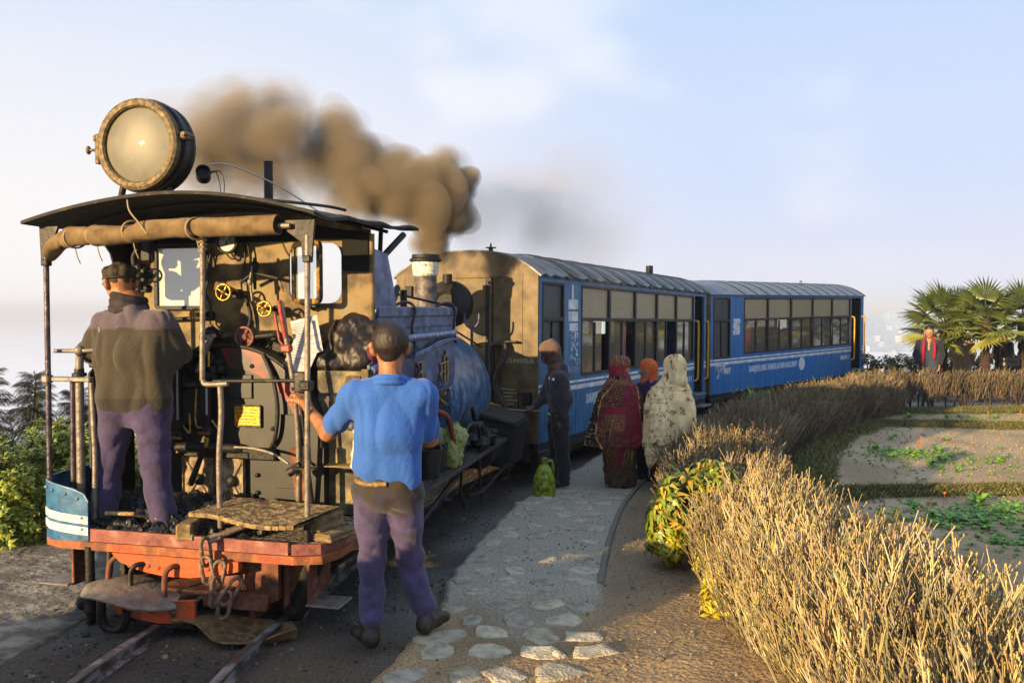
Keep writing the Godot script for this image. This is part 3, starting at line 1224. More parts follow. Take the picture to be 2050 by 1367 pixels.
	put(o, "splasher", bar(sway([V(0.98, 0.47, 2.9), V(0.98, 0.74, 3.0), V(0.98, 0.8, 3.25), V(0.98, 0.7, 3.5), V(0.98, 0.47, 3.55)]), 0.02), iron)
	g = G.new()
	g.box(V(0.87, 0.38, 4.95), Vector3(0.42, 0.52, 0.7), 0.02, Basis(Vector3.BACK, -0.16))
	var tool := put(o, "tool_box", g, sm("161514", 0.7, 0.0, "grime", 1.5))
	g = G.new()
	g.box(V(0.88, 0.67, 4.95), Vector3(0.48, 0.06, 0.76), 0.015, Basis(Vector3.BACK, -0.22))
	put(tool, "box_lid", g, patchy("box_lid", [[0.0, "1c1a18"], [0.6, "34302b"], [1.0, "5d564c"]], 0.03, 0.8))
	g = G.new()
	for i in 26:
		g.lump(V(rng.randf_range(0.72, 1.0), 0.48 + rng.randf() * 0.06 + 0.1 * rng.randf(), rng.randf_range(3.5, 4.4)), Vector3(rng.randf_range(0.03, 0.07), rng.randf_range(0.03, 0.08), rng.randf_range(0.04, 0.09)), rng, 6, 4)
	g.box(V(0.8, 0.6, 3.9), Vector3(0.2, 0.24, 0.3), 0.03)
	g.tube(sway([V(0.78, 0.6, 3.3), V(0.86, 0.85, 3.4), V(0.84, 0.9, 3.7), V(0.8, 0.7, 4.0)]), 0.022, 8)
	var clut := put(o, "valve_gear", g, sooty)
	clut.set_meta("kind", "stuff")

	# --- left corner bunker, blue with two white lines
	var bp := [Vector2(-0.6, -0.025)]
	bp.append_array([Vector2(-0.7, -0.03), Vector2(-0.8, -0.025), Vector2(-0.9, -0.0), Vector2(-0.97, 0.05), Vector2(-1.01, 0.13), Vector2(-1.02, 0.25), Vector2(-1.02, 0.95)])
	var bt := [0.7, 0.775, 0.792, 0.805, 0.81, 0.815, 0.82, 0.82]
	var bb := [0.455, 0.45, 0.445, 0.44, 0.44, 0.44, 0.44, 0.44]
	bp.insert(1, Vector2(-0.63, -0.027))
	bt.insert(1, 0.748)
	bb.insert(1, 0.453)
	g = G.new()
	wall(g, bp, bb, bt, 0.012)
	var bunk := put(o, "side_bunker", g, blue)
	for q in [[0.575, 0.625], [0.505, 0.555]]:
		g = G.new()
		var p2 := []
		var y0 := []
		var y1 := []
		for i in bp.size():
			var dd: Vector2 = (bp[mini(i + 1, bp.size() - 1)] - bp[maxi(i - 1, 0)]).normalized()
			p2.append(bp[i] + Vector2(-dd.y, dd.x) * 0.008)
			var sl := 0.03 * clampf((-0.6 - bp[i].x) / 0.4, 0, 1)
			y0.append(q[0] - 0.015 + sl)
			y1.append(q[1] - 0.015 + sl)
		wall(g, p2, y0, y1, 0.003)
		put(bunk, "white_line", g, white)
	g = G.new()
	var cap := []
	for i in bp.size():
		cap.append(V(bp[i].x, bt[i], bp[i].y))
	g.tube(cap, 0.007, 6)
	rivets(g, [V(-0.64, 0.53, -0.036), V(-0.64, 0.6, -0.036), V(-0.67, 0.72, -0.036), V(-0.76, 0.745, -0.036), V(-0.87, 0.76, -0.02), V(-0.95, 0.77, 0.02)], Vector3.BACK, 0.011)
	put(bunk, "rolled_edge", g, patchy("edge", [[0.0, "3a4a58"], [0.6, "7a8a94"], [1.0, "b0bac0"]], 0.02, 0.5, 0.4))

	# --- posts, rails, brake column
	var lp := put(o, "roof_post", bar([V(-0.975, 0.5, 0.08), V(-0.965, 2.3, 0.08)], 0.017), patchy("post", [[0.0, "2a2430"], [0.5, "4a4048"], [1.0, "857a70"]], 0.02, 0.45, 0.5))
	var rp := put(o, "roof_post", bar([V(0.835, 0.5, 0.08), V(0.855, 2.34, 0.08)], 0.018), bright)
	put(rp, "post_foot", bar([V(0.835, 0.51, 0.08), V(0.835, 0.65, 0.08)], 0.023), iron)
	for s in [[-0.965, 1.0, lp], [0.855, -1.0, rp]]:
		g = G.new()
		var k: float = s[1]
		g.prism([Vector2(s[0] - 0.03, 2.2), Vector2(s[0] + 0.03, 2.2), Vector2(s[0] + 0.035, 2.28), Vector2(s[0] + (0.1 if k > 0 else 0.05), 2.43), Vector2(s[0] - (0.04 if k > 0 else 0.22), 2.43), Vector2(s[0] - 0.035, 2.3)], -0.09, -0.07)
		g.box(V(s[0], 2.2, 0.08), Vector3(0.05, 0.04, 0.05), 0.006)
		put(s[2], "bracket", g, iron)
	var mid := put(o, "bent_pillar", bar(sway([V(0.14, 2.4, 0.11), V(0.135, 2.0, 0.11), V(0.125, 1.52, 0.11), V(0.13, 1.46, 0.11), V(0.16, 1.44, 0.11), V(0.3, 1.448, 0.11)], 6), 0.017), bright)
	put(mid, "lower_leg", bar(sway([V(0.24, 1.44, 0.12), V(0.245, 1.25, 0.12), V(0.225, 0.95, 0.12), V(0.23, 0.5, 0.12)]), [0.018, 0.018, 0.018, 0.018, 0.018, 0.018, 0.018, 0.018, 0.018, 0.018, 0.018, 0.018, 0.018, 0.018, 0.018, 0.02]), bright)
	g = bar([V(0.2, 1.46, 0.11), V(0.83, 1.478, 0.09)], 0.012)
	g.box(V(0.8, 1.47, 0.09), Vector3(0.07, 0.12, 0.05), 0.006)
	g.box(V(0.84, 1.45, 0.08), Vector3(0.07, 0.06, 0.07), 0.01)
	put(o, "hand_rail", g, iron)
	g = G.new()
	g.box(V(-0.83, 1.455, 0.1), Vector3(0.34, 0.03, 0.05), 0.006)
	g.box(V(-0.975, 1.455, 0.08), Vector3(0.05, 0.05, 0.06), 0.008)
	put(o, "hand_rail", g, bright)
	var br := put(o, "brake_column", bar([V(-0.8, 0.5, 0.15), V(-0.795, 1.46, 0.15), V(-0.79, 1.6, 0.15)], [0.026, 0.026, 0.024]), bright)
	g = bar(sway([V(-0.98, 1.632, 0.15), V(-0.79, 1.635, 0.15), V(-0.64, 1.645, 0.13), V(-0.605, 1.67, 0.12), V(-0.6, 1.79, 0.11)]), 0.013)
	g.ball(V(-0.79, 1.635, 0.15), Vector3(0.035, 0.035, 0.035))
	put(br, "brake_handle", g, bright)
	g = G.new()
	g.xf.origin = V(-0.795, 1.47, 0.15)
	g.lathe([Vector2(0.045, 0), Vector2(0.045, 0.02), Vector2(0.03, 0.025), Vector2(0.03, 0.05)], 14)
	put(br, "collar", g, iron)
	put(o, "stay_rod", bar([V(-0.86, 0.5, 0.15), V(-0.845, 1.44, 0.15)], 0.018), patchy("post", [], 0.02))
	put(o, "stay_rod", bar(sway([V(-0.69, 1.45, 0.13), V(-0.68, 1.2, 0.13), V(-0.665, 0.9, 0.12), V(-0.665, 0.5, 0.1)]), 0.017), bright)
	put(o, "stay_rod", bar([V(-0.825, 0.7, 0.17), V(-0.822, 1.44, 0.17)], 0.006), brass)

	# --- roof and rolled weather sheet
	g = G.new()
	var under := []
	rows = []
	for i in 22:
		var t := lerpf(-0.03, 1.72, i / 21.0)
		var r := PackedVector3Array()
		var u2 := PackedVector3Array()
		for j in 41:
			var u := j / 40.0
			var x := lerpf(-1.05, 0.96 + 0.012 * sin(t * 9.0) + 0.01 * sin(t * 23.0), u)
			var q := (x + 0.04) / 1.0
			var y := 2.615 - 0.155 * pow(absf(q), 1.9) + 0.006 * sin(t * 7.0 + x * 3.0) - (0.012 * sin(t * 11.0) if u > 0.95 else 0.0) + 0.035 * t / 1.72
			if u > 0.93: y += 0.04 * (t / 1.72) * (u - 0.93) / 0.07
			r.append(V(x, y, t + (0.02 * sin(x * 8.0) if i == 21 else 0.0)))
			u2.append(V(x, y - 0.02, t))
		rows.append(r)
		under.append(u2)
	g.grid(rows)
	g.grid(under, false, true)
	for pair in [[rows[0], under[0]], [under[21], rows[21]]]:
		g.grid([pair[1], pair[0]])
	for j in [0, 40]:
		var e0 := PackedVector3Array()
		var e1 := PackedVector3Array()
		for i in 22:
			e0.append(rows[i][j])
			e1.append(under[i][j])
		g.grid([e1, e0], false, j == 0)
	var roof := put(o, "cab_roof", g, patchy("roof", [[0.0, "171410"], [0.6, "2a251d"], [0.8, "4a3f2c"], [1.0, "6a5c40"]], 0.015, 0.8, 0.1))
	g = G.new()
	for s in [0.35, 0.8, 1.25]:
		var ln := []
		for j in 21:
			var q: float = lerpf(-0.98, 0.9, j / 20.0)
			ln.append(V(q, 2.578 - 0.155 * pow(absf(q + 0.04), 1.9) + 0.02 * s, s))
		g.tube(ln, 0.014, 5)
	put(roof, "roof_rib", g, sooty)
	put(roof, "rain_strip", bar(sway([V(-0.2, 2.625, 0.1), V(0.35, 2.6, 0.3), V(0.72, 2.575, 0.55), V(0.82, 2.56, 0.7)]), 0.01), iron)
	put(roof, "whistle_pipe", G.new().tube([V(-0.02, 2.6, 1.2), V(-0.02, 2.99, 1.2), V(-0.02, 3.0, 1.2)], [0.033, 0.033, 0.037], 12), sooty)
	g = G.new()
	var pr := sway([V(-0.93, 2.27, 0.06), V(-0.85, 2.315, 0.06), V(-0.75, 2.345, 0.055), V(-0.6, 2.362, 0.05), V(-0.4, 2.372, 0.05), V(-0.18, 2.385, 0.05), V(0.02, 2.395, 0.05), V(0.23, 2.4, 0.05), V(0.45, 2.4, 0.05), V(0.68, 2.4, 0.05)], 8)
	rows = []
	for i in pr.size():
		var ring := PackedVector3Array()
		var u := float(i) / pr.size()
		for k in 20:
			var a := TAU * k / 20
			var rr := 0.06 + 0.004 * sin(a * 3.0 + u * 14.0) + 0.006 * sin(u * 37.0) * (1.0 - u) + (0.012 * sin(a + u * 9.0) if u < 0.5 else 0.0)
			if absf(u - 0.17) < 0.012 or absf(u - 0.33) < 0.01 or absf(u - 0.72) < 0.01: rr *= 0.8
			ring.append(pr[i] + Vector3(0, cos(a) * rr, -sin(a) * rr))
		rows.append(ring)
	g.grid(rows, true)
	g.disc(rows[0], true)
	g.disc(rows[rows.size() - 1])
	var roll := put(o, "rolled_sheet", g, canvas)
	put(roll, "roller_rod", bar([V(0.6, 2.395, 0.05), V(0.76, 2.395, 0.05)], 0.017), bright)
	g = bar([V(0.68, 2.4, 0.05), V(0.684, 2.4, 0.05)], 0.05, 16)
	put(roll, "roll_end_disc", g, sooty)  # dark disc on the right end of the roll
	var rope := sm("a8946a", 0.9, 0.0, "weave", 6.0)
	for q in [[-0.72, 0.06], [-0.56, 0.058], [-0.3, 0.062], [0.14, 0.062]]:
		g = G.new()
		var ring := []
		for k in 17:
			var a := TAU * k / 16
			var yy: float = 2.39 if q[0] > -0.2 else lerpf(2.39, 2.352, clampf((-0.2 - q[0]) / 0.5, 0, 1))
			ring.append(V(q[0] + 0.03 * sin(a), yy + cos(a) * (q[1] + 0.004), 0.05 + sin(a) * (q[1] + 0.004)))
		g.tube(ring, 0.007, 6, false)
		g.tube(sway([ring[8], ring[8] + Vector3(0.02, -0.05, 0.01), ring[8] + Vector3(0.035, -0.1, 0.0)]), 0.004, 5)
		put(roll, "tie_cord", g, rope)
	put(roll, "tie_cord", bar(sway([V(-0.3, 2.58, 0.0), V(-0.27, 2.5, -0.02), V(-0.2, 2.42, -0.02), V(-0.16, 2.36, -0.01)]), 0.006, 5), rope)
	g = G.new()
	for i in 26:
		var a := i * 0.9
		g.ball(V(0.14 + 0.018 * cos(a), 2.36 - i * 0.004, 0.11 + 0.018 * sin(a)), Vector3(0.012, 0.007, 0.012), 6, 4)
	put(mid, "lashing", g, rope)

	# --- great head lamp on the roof, looking backwards
	lamp(o, V(-0.545, 3.0, 0.42), 1.0)
	lamp_front(o, sooty, iron)

	cab(o, iron, sooty, bright, rust, ochre, brass, deep)
	tanks(o, iron, sooty, slate, deep, white, brass, blue)

func lamp(o: Node3D, at: Vector3, s: float) -> void:
	var worn := patchy("lamp_rim", [[0.0, "33291c"], [0.35, "54452d"], [0.6, "6e5b3c"], [0.8, "806c4a"], [1.0, "8c7c60"]], 0.03, 0.65, 0.35, 1.4)
	var drum := patchy("lamp_drum", [[0.0, "15130f"], [0.5, "2b261e"], [1.0, "52472f"]], 0.012, 0.5, 0.4)
	var g := G.new()
	g.xf = frame(at, Vector3.FORWARD)      # local Y runs forward along the engine, away from the lens
	g.lathe([Vector2(0.285, 0.0), Vector2(0.3, 0.02), Vector2(0.3, 0.07), Vector2(0.318, 0.075), Vector2(0.318, 0.115), Vector2(0.3, 0.12), Vector2(0.3, 0.17), Vector2(0.31, 0.18), Vector2(0.31, 0.2), Vector2(0.27, 0.235), Vector2(0.12, 0.26), Vector2(0, 0.262)], 44, true, false)
	var d := put(o, "head_lamp", g, drum)
	g = G.new()
	g.xf = frame(at, Vector3.FORWARD)
	g.lathe([Vector2(0.247, 0.03), Vector2(0.247, 0.0), Vector2(0.258, -0.012), Vector2(0.285, -0.014), Vector2(0.303, -0.004), Vector2(0.308, 0.03), Vector2(0.302, 0.032)], 44, true, false)
	put(d, "rim", g, worn)
	g = G.new()
	g.xf = frame(at, Vector3.FORWARD)
	g.lathe([Vector2(0.0, -0.014), Vector2(0.07, -0.012), Vector2(0.14, -0.006), Vector2(0.2, 0.004), Vector2(0.252, 0.016)], 44, false, false)
	var lens := StandardMaterial3D.new()
	lens.albedo_color = Color("6a6248")
	lens.albedo_texture = TX["soft"]
	lens.uv1_triplanar = true
	lens.uv1_scale = Vector3.ONE * 0.8
	lens.roughness = 0.5
	lens.clearcoat_enabled = true
	lens.clearcoat = 0.6
	lens.clearcoat_roughness = 0.02
	put(d, "lens", g, lens)
	g = G.new()
	g.box(at + V(-0.315, -0.015, 0.03), Vector3(0.035, 0.2, 0.05), 0.006)
	g.box(at + V(-0.33, 0.055, 0.02), Vector3(0.02, 0.04, 0.04), 0.004)
	g.tube([at + V(-0.32, -0.02, 0.02), at + V(-0.38, -0.02, 0.02)], 0.01, 7)
	g.ball(at + V(-0.39, -0.02, 0.02), Vector3(0.016, 0.03, 0.02), 8, 6)
	put(d, "latch", g, worn)
	g = G.new()
	g.box(at + V(0.33, 0.05, 0.06), Vector3(0.05, 0.05, 0.08), 0.01)
	g.tube([at + V(0.345, 0.055, 0.0), at + V(0.345, 0.055, 0.12)], 0.014, 8)
	put(d, "hinge", g, worn)
	for s2 in [-0.2, 0.14]:
		g = bar([at + V(s2, -0.25, 0.12), at + V(s2 * 1.25, -0.39, 0.14)], 0.022)
		g.box(at + V(s2 * 1.25, -0.385, 0.14), Vector3(0.12, 0.015, 0.09), 0.004)
		put(d, "mount_leg", g, drum)
	g = G.new()
	g.xf = frame(at + V(0.33, -0.17, 0.25), Vector3(0.5, 0.25, 0.8))
	g.lathe([Vector2(0.05, -0.05), Vector2(0.05, 0.05), Vector2(0.042, 0.052), Vector2(0.042, 0.01), Vector2(0, 0.01)], 16)
	put(d, "lamp_socket", g, patchy("sooty", [], 0.1))
	var wire := sm("1d1b1c", 0.5, 0.0, "", 1.0, "")
	var w0 := at + V(0.35, -0.18, 0.25)
	for q in [[0.06, -0.2, 0.02], [0.09, -0.12, 0.05]]:
		put(d, "wire", bar(sway([w0, w0 + V(q[0], 0.03, 0.02), w0 + V(q[0] + 0.03, q[1] * 0.5, 0.03), w0 + V(q[0], -0.25, 0.04)]), 0.004, 5), wire)
	put(d, "wire", bar(sway([w0 + V(-0.03, 0.06, 0), w0 + V(0.1, 0.09, 0.1), w0 + V(0.3, -0.01, 0.4), w0 + V(0.5, -0.18, 0.7), w0 + V(0.6, -0.27, 0.9)]), 0.006, 5), sm("b8b0a2", 0.5, 0.1, "", 1.0, ""))

func lamp_front(o: Node3D, sooty: Material, iron: Material) -> void:
	var at := V(0.14, 1.97, 5.1)
	var g := G.new()
	g.xf = frame(at, Vector3.FORWARD)
	g.lathe([Vector2(0.12, 0.0), Vector2(0.17, -0.02), Vector2(0.2, 0.0), Vector2(0.27, 0.05), Vector2(0.285, 0.07), Vector2(0.285, 0.2), Vector2(0.27, 0.22), Vector2(0.26, 0.2)], 36)
	for a in [0.25, 0.45, -0.05, -0.3]:
		g.box(Vector3(cos(a) * -0.3, 0.12, sin(a) * 0.3), Vector3(0.06, 0.03, 0.03), 0.004)
	g.tube([Vector3(0, 0.05, 0.25), Vector3(0, 0.05, 0.36)], 0.06, 8)
	put(o, "front_lamp", g, sooty)
	g = bar([V(0.14, 1.6, 4.9), V(0.14, 1.72, 5.05)], 0.06)
	g.tube([V(0.2, 1.72, 4.9), V(0.55, 1.45, 5.2)], 0.012, 6)
	put(o, "lamp_bracket", g, iron)
	g = bar([V(0.46, 1.36, 5.1), V(0.46, 1.68, 5.1)], 0.018)
	g.tube(sway([V(0.37, 1.86, 5.1), V(0.38, 1.74, 5.1), V(0.46, 1.68, 5.1), V(0.54, 1.74, 5.1), V(0.55, 1.86, 5.1)]), 0.015, 8)
	put(o, "lamp_fork", g, sm("57607a", 0.5, 0.3, "grime", 2.0))

func half_hole(x0: float, x1: float, y0: float, y1: float, rad: float, left: bool) -> Array:   # bottom middle to top middle round one half
	var cx := (x0 + x1) / 2.0
	var p := [Vector2(cx, y0)]
	p.append_array(arc(x0 + rad, y0 + rad, rad, 270, 180, 5))
	p.append_array(arc(x0 + rad, y1 - rad, rad, 180, 90, 5))
	p.append(Vector2(cx, y1))
	if not left:
		for i in p.size():
			p[i].x = 2.0 * cx - p[i].x
	return p

func ring_frame(g: G, w: float, h: float, rad: float, wide: float, z0: float, z1: float) -> G:
	var out := []
	var inn := []
	for q in [[1, 1, 0, 90], [-1, 1, 90, 180], [-1, -1, 180, 270], [1, -1, 270, 360]]:
		out.append_array(arc(q[0] * (w / 2 - rad), q[1] * (h / 2 - rad), rad, q[2], q[3], 4))
		inn.append_array(arc(q[0] * (w / 2 - rad), q[1] * (h / 2 - rad), maxf(rad - wide, 0.004), q[2], q[3], 4))
	var k := out.size()
	for i in k:
		var j := (i + 1) % k
		var a := Vector3(out[i].x, out[i].y, 0)
		var b := Vector3(out[j].x, out[j].y, 0)
		var c := Vector3(inn[j].x, inn[j].y, 0)
		var d := Vector3(inn[i].x, inn[i].y, 0)
		var lo := Vector3(0, 0, z0)
		var hi := Vector3(0, 0, z1)
		g.quad(a + hi, b + hi, c + hi, d + hi)
		g.quad(d + lo, c + lo, b + lo, a + lo)
		g.quad(a + lo, b + lo, b + hi, a + hi)
		g.quad(c + lo, d + lo, d + hi, c + hi)
	return g

func cab(o: Node3D, iron: Material, sooty: Material, bright: Material, rust: Material, ochre: Material, brass: Material, deep: Material) -> void:
	var g := G.new()
	var top := func(x: float) -> float: return 2.59 - 0.155 * pow(absf(x + 0.04), 1.9)
	var hl := [-0.725, -0.355, 1.925, 2.345, 0.03]
	var hr := [0.3, 0.695, 1.945, 2.365, 0.09]
	var ml := -0.54
	var mr := 0.4975
	var p1 := [Vector2(-0.93, 0.52), Vector2(ml, 0.52)]
	p1.append_array(half_hole(hl[0], hl[1], hl[2], hl[3], hl[4], true))
	p1.append_array([Vector2(ml, top.call(ml)), Vector2(-0.75, top.call(-0.75)), Vector2(-0.93, top.call(-0.93))])
	g.prism(p1, -0.915, -0.9)
	var p2 := [Vector2(ml, 0.52), Vector2(mr, 0.52)]
	p2.append_array(half_hole(hr[0], hr[1], hr[2], hr[3], hr[4], true))
	for x in [mr, 0.3, 0.1, -0.1, -0.3, ml]:
		p2.append(Vector2(x, top.call(x)))
	var back := half_hole(hl[0], hl[1], hl[2], hl[3], hl[4], false)
	back.reverse()
	p2.append_array(back)
	g.prism(p2, -0.915, -0.9)
	var p3 := [Vector2(mr, 0.52), Vector2(0.91, 0.52), Vector2(0.91, top.call(0.91)), Vector2(0.7, top.call(0.7)), Vector2(mr, top.call(mr))]
	back = half_hole(hr[0], hr[1], hr[2], hr[3], hr[4], false)
	back.reverse()
	p3.append_array(back)
	g.prism(p3, -0.915, -0.9)
	put(o, "cab_front_sheet", g, ochre)
	g = G.new()
	g.tube([V(0.92, 0.6, 0.9), V(0.92, 2.42, 0.9)], 0.022, 8)
	g.tube([V(-0.935, 1.5, 0.9), V(-0.935, 2.42, 0.9)], 0.02, 8)
	put(o, "sheet_beading", g, ochre)
	g = G.new()
	g.xf = Transform3D(SIDE, Vector3.ZERO)
	g.prism([Vector2(0.5, 2.46), Vector2(0.9, 2.46), Vector2(0.9, 1.86), Vector2(0.82, 1.9), Vector2(0.74, 2.1), Vector2(0.66, 2.3)], -0.965, -0.95)
	g.prism([Vector2(0.45, 0.52), Vector2(0.9, 0.52), Vector2(0.9, 1.5), Vector2(0.5, 1.5), Vector2(0.45, 1.46)], -0.985, -0.97)
	g.box(Vector3(1.48, 0.45, -0.9) * 0.0 + Vector3(0.68, 1.515, -0.977), Vector3(0.42, 0.03, 0.04), 0.006)
	put(o, "cab_side_sheet", g, sooty)
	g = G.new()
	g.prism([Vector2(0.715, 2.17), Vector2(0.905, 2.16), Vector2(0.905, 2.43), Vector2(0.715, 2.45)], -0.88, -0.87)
	g.prism([Vector2(-0.9, 2.375), Vector2(0.715, 2.38), Vector2(0.715, 2.45), Vector2(0.3, 2.53), Vector2(-0.04, 2.545), Vector2(-0.4, 2.53), Vector2(-0.9, 2.43)], -0.893, -0.885)  # strip of roof shade painted black above the windows; the flap is canvas
	put(o, "curtain_and_roof_shade", g, sm("0b0a09", 0.95, 0.0, "", 1.0, "cloth_n", 0.5))

	# windows
	g = G.new()
	g.xf = Transform3D(Basis.IDENTITY, V(-0.54, 2.135, 0.87))
	ring_frame(g, 0.41, 0.465, 0.03, 0.028, 0.0, 0.025)
	var wl := put(o, "window", g, sooty)
	g = G.new()
	g.quad(V(-0.735, 1.91, 0.86), V(-0.345, 1.91, 0.86), V(-0.345, 2.36, 0.86), V(-0.735, 2.36, 0.86))
	var milky := StandardMaterial3D.new()
	milky.albedo_color = Color(0.88, 0.9, 0.86, 0.85)
	milky.transparency = BaseMaterial3D.TRANSPARENCY_ALPHA
	milky.roughness = 0.6
	milky.backlight_enabled = true
	milky.backlight = Color(0.9, 0.92, 0.88)
	put(wl, "pane", g, milky)
	g = G.new()
	ring_frame(g, 0.33, 0.43, 0.05, 0.035, -0.014, 0.014)
	var wr := put(o, "window", g, patchy("brassy_frame", [[0.0, "1d1710"], [0.55, "3a2c16"], [0.7, "8a6a28"], [1.0, "b8923c"]], 0.01, 0.5, 0.4))
	wr.position = V(0.485, 2.155, 0.8)
	wr.rotation.y = -0.5
	g = G.new()
	g.quad(Vector3(-0.135, -0.185, 0), Vector3(0.135, -0.185, 0), Vector3(0.135, 0.185, 0), Vector3(-0.135, 0.185, 0))
	put(wr, "pane", g, glass(Color(0.75, 0.78, 0.76, 0.25), 0.08))
	g = bar([V(0.485, 1.93, 0.8), V(0.5, 1.9, 0.88)], 0.012)
	g.box(V(0.5, 1.925, 0.85), Vector3(0.08, 0.025, 0.06), 0.005)
	put(o, "window_catch", g, iron)

	# boiler end: black arch, backhead with red lead, brass plate, firehole doors
	var arch := func(r: float, cy: float, bottom: float) -> Array:
		var p := arc(0.0, cy, r, 0, 180, 28)
		p.append(Vector2(-r, bottom))
		p.append(Vector2(r, bottom))
		return p
	g = G.new()
	g.prism(arch.call(0.77, 0.95, 0.52), -0.898, -0.76)
	put(o, "boiler_lagging", g, sooty)
	g = G.new()
	g.prism(arch.call(0.685, 0.985, 0.55), -0.76, -0.62)
	var bh := put(o, "backhead", g, patchy("backhead", [[0.0, "0a0a0a"], [0.45, "111110"], [0.68, "1a1917"], [0.8, "23201d"], [1.0, "302b26"]], 0.006, 0.48, 0.0, 1.0, "", 0.0, 4))
	g = G.new()
	var sect := arc(0.0, 0.985, 0.66, 96, 22, 14)
	var inner := arc(0.0, 0.985, 0.52, 22, 90, 12)
	sect.append_array(inner)
	g.prism(sect, -0.622, -0.612)
	put(bh, "red_lead_patch", g, patchy("red_lead", [[0.0, "1c1210"], [0.3, "3a1a16"], [0.42, "701a12"], [0.66, "8a1f14"], [0.78, "4a2420"], [1.0, "453430"]], 0.004, 0.42, 0.0, 1.0, "", 0.0, 3))
	g = G.new()
	var studs := []
	for i in 26:
		var a := deg_to_rad(lerpf(0, 180, i / 25.0))
		studs.append(V(cos(a) * 0.725, 0.95 + sin(a) * 0.725, 0.76))
	studs.append_array([V(-0.06, 1.5, 0.61), V(0.17, 1.52, 0.61), V(0.32, 1.1, 0.61), V(-0.27, 1.08, 0.61), V(0.2, 0.78, 0.61), V(0.2, 0.66, 0.61), V(0.03, 1.32, 0.61), V(0.5, 0.9, 0.61)])
	rivets(g, studs, Vector3.BACK, 0.017)
	put(bh, "stay_bolt", g, sooty)
	g = G.new()
	var lip := []
	for q in arc(0.0, 0.985, 0.672, 0, 180, 30):
		lip.append(V(q.x, q.y, 0.618))
	g.tube(lip, 0.016, 6)
	put(bh, "flange", g, sooty)
	put(bh, "feed_pipe", bar(sway([V(0.3, 0.95, 0.6), V(0.36, 1.05, 0.57), V(0.38, 1.25, 0.57), V(0.34, 1.45, 0.58), V(0.26, 1.6, 0.6)]), 0.014), sooty)
	put(bh, "feed_pipe", bar(sway([V(-0.5, 0.98, 0.58), V(-0.47, 1.2, 0.56), V(-0.42, 1.38, 0.57), V(-0.3, 1.5, 0.58)]), 0.016), sooty)
	g = G.new()
	g.box(V(0.02, 1.38, 0.612), Vector3(0.3, 0.16, 0.012), 0.003)
	g.box(V(0.44, 0.95, 0.61), Vector3(0.2, 0.5, 0.014), 0.003)
	put(bh, "patch_plate", g, patchy("backhead", [], 0.1))
	g = G.new()
	g.xf = Transform3D(Basis.IDENTITY, V(0.13, 1.18, 0.615))
	ring_frame(g, 0.215, 0.155, 0.014, 0.012, 0.0, 0.014)
	var pl := put(bh, "number_plate", g, iron)
	g = G.new()
	g.box(V(0.13, 1.18, 0.611), Vector3(0.19, 0.13, 0.006), 0.002)
	put(pl, "brass_face", g, patchy("plate_face", [[0.0, "8a5a1c"], [0.5, "c98a2c"], [0.75, "e0a238"], [1.0, "a87022"]], 0.03, 0.4, 0.5, 2.0))
	g = G.new()
	for k in 5:
		g.box(V(0.13, 1.225 - k * 0.022, 0.605), Vector3(0.15 - 0.02 * (k % 2), 0.004, 0.004))
	put(pl, "plate_lettering", g, sm("6a4416", 0.6, 0.3, "", 1.0, ""))
	for s in [[-0.235, 0.23], [0.02, 0.19]]:
		g = G.new()
		var x: float = s[0]
		var w: float = s[1]
		g.box(V(x, 0.735, 0.6), Vector3(w, 0.33, 0.03), 0.006)
		for dgl in [[-1, -1, 1, 1], [-1, 1, 1, -1]]:
			var a := V(x + dgl[0] * w * 0.44, 0.735 + dgl[1] * 0.145, 0.582)
			var b := V(x + dgl[2] * w * 0.44, 0.735 + dgl[3] * 0.145, 0.582)
			g.tube([a, b], 0.012, 5)
		g.xf = Transform3D(Basis.IDENTITY, V(x, 0.735, 0.584))
		ring_frame(g, w, 0.33, 0.01, 0.02, -0.005, 0.012)
		g.xf = Transform3D.IDENTITY
		put(bh, "fire_door", g, patchy("fire_door", [[0.0, "4a3c2a"], [0.45, "7a6850"], [0.7, "9a886c"], [1.0, "a89880"]], 0.02, 0.85, 0.1))
	g = bar(sway([V(-0.58, 0.965, 0.5), V(-0.2, 0.97, 0.52), V(0.04, 0.968, 0.55), V(0.1, 0.95, 0.58)]), 0.034, 10)
	g.box(V(-0.2, 0.92, 0.58), Vector3(0.75, 0.05, 0.06), 0.01)
	g.box(V(0.22, 0.93, 0.58), Vector3(0.28, 0.08, 0.04), 0.01)
	put(bh, "fire_rail", g, sooty)
	put(bh, "lever_rod", bar(sway([V(0.1, 0.985, 0.5), V(0.25, 0.985, 0.48), V(0.4, 0.96, 0.46), V(0.52, 0.9, 0.45)]), 0.01), bright)
	put(bh, "door_lever", bar([V(-0.235, 0.72, 0.5), V(-0.11, 0.955, 0.46), V(-0.095, 0.965, 0.46)], [0.022, 0.017, 0.013]), iron)
	g = G.new()
	for s in [[-0.22, 0.74], [0.03, 0.74]]:
		g.ball(V(s[0], s[1], 0.57), Vector3(0.04, 0.04, 0.03))
	g.box(V(-0.62, 0.75, 0.62), Vector3(0.1, 0.4, 0.05), 0.01)
	put(bh, "door_latch", g, sooty)
	# water gauges and cocks
	for s in [[-0.335, 1.6, 1.1], [-0.115, 1.48, 1.14]]:
		g = G.new()
		var x: float = s[0]
		g.box(V(x, (s[1] + s[2]) / 2, 0.5), Vector3(0.075, (s[1] - s[2]) * 0.75, 0.05), 0.008)
		g.tube([V(x, s[1], 0.53), V(x, s[2] - 0.15, 0.53)], 0.018, 8)
		g.tube([V(x, s[1] - 0.02, 0.53), V(x, s[1] - 0.02, 0.62)], 0.022, 8)
		g.tube([V(x, s[2], 0.53), V(x, s[2], 0.62)], 0.024, 8)
		g.ball(V(x, s[2] - 0.06, 0.53), Vector3(0.038, 0.045, 0.035))
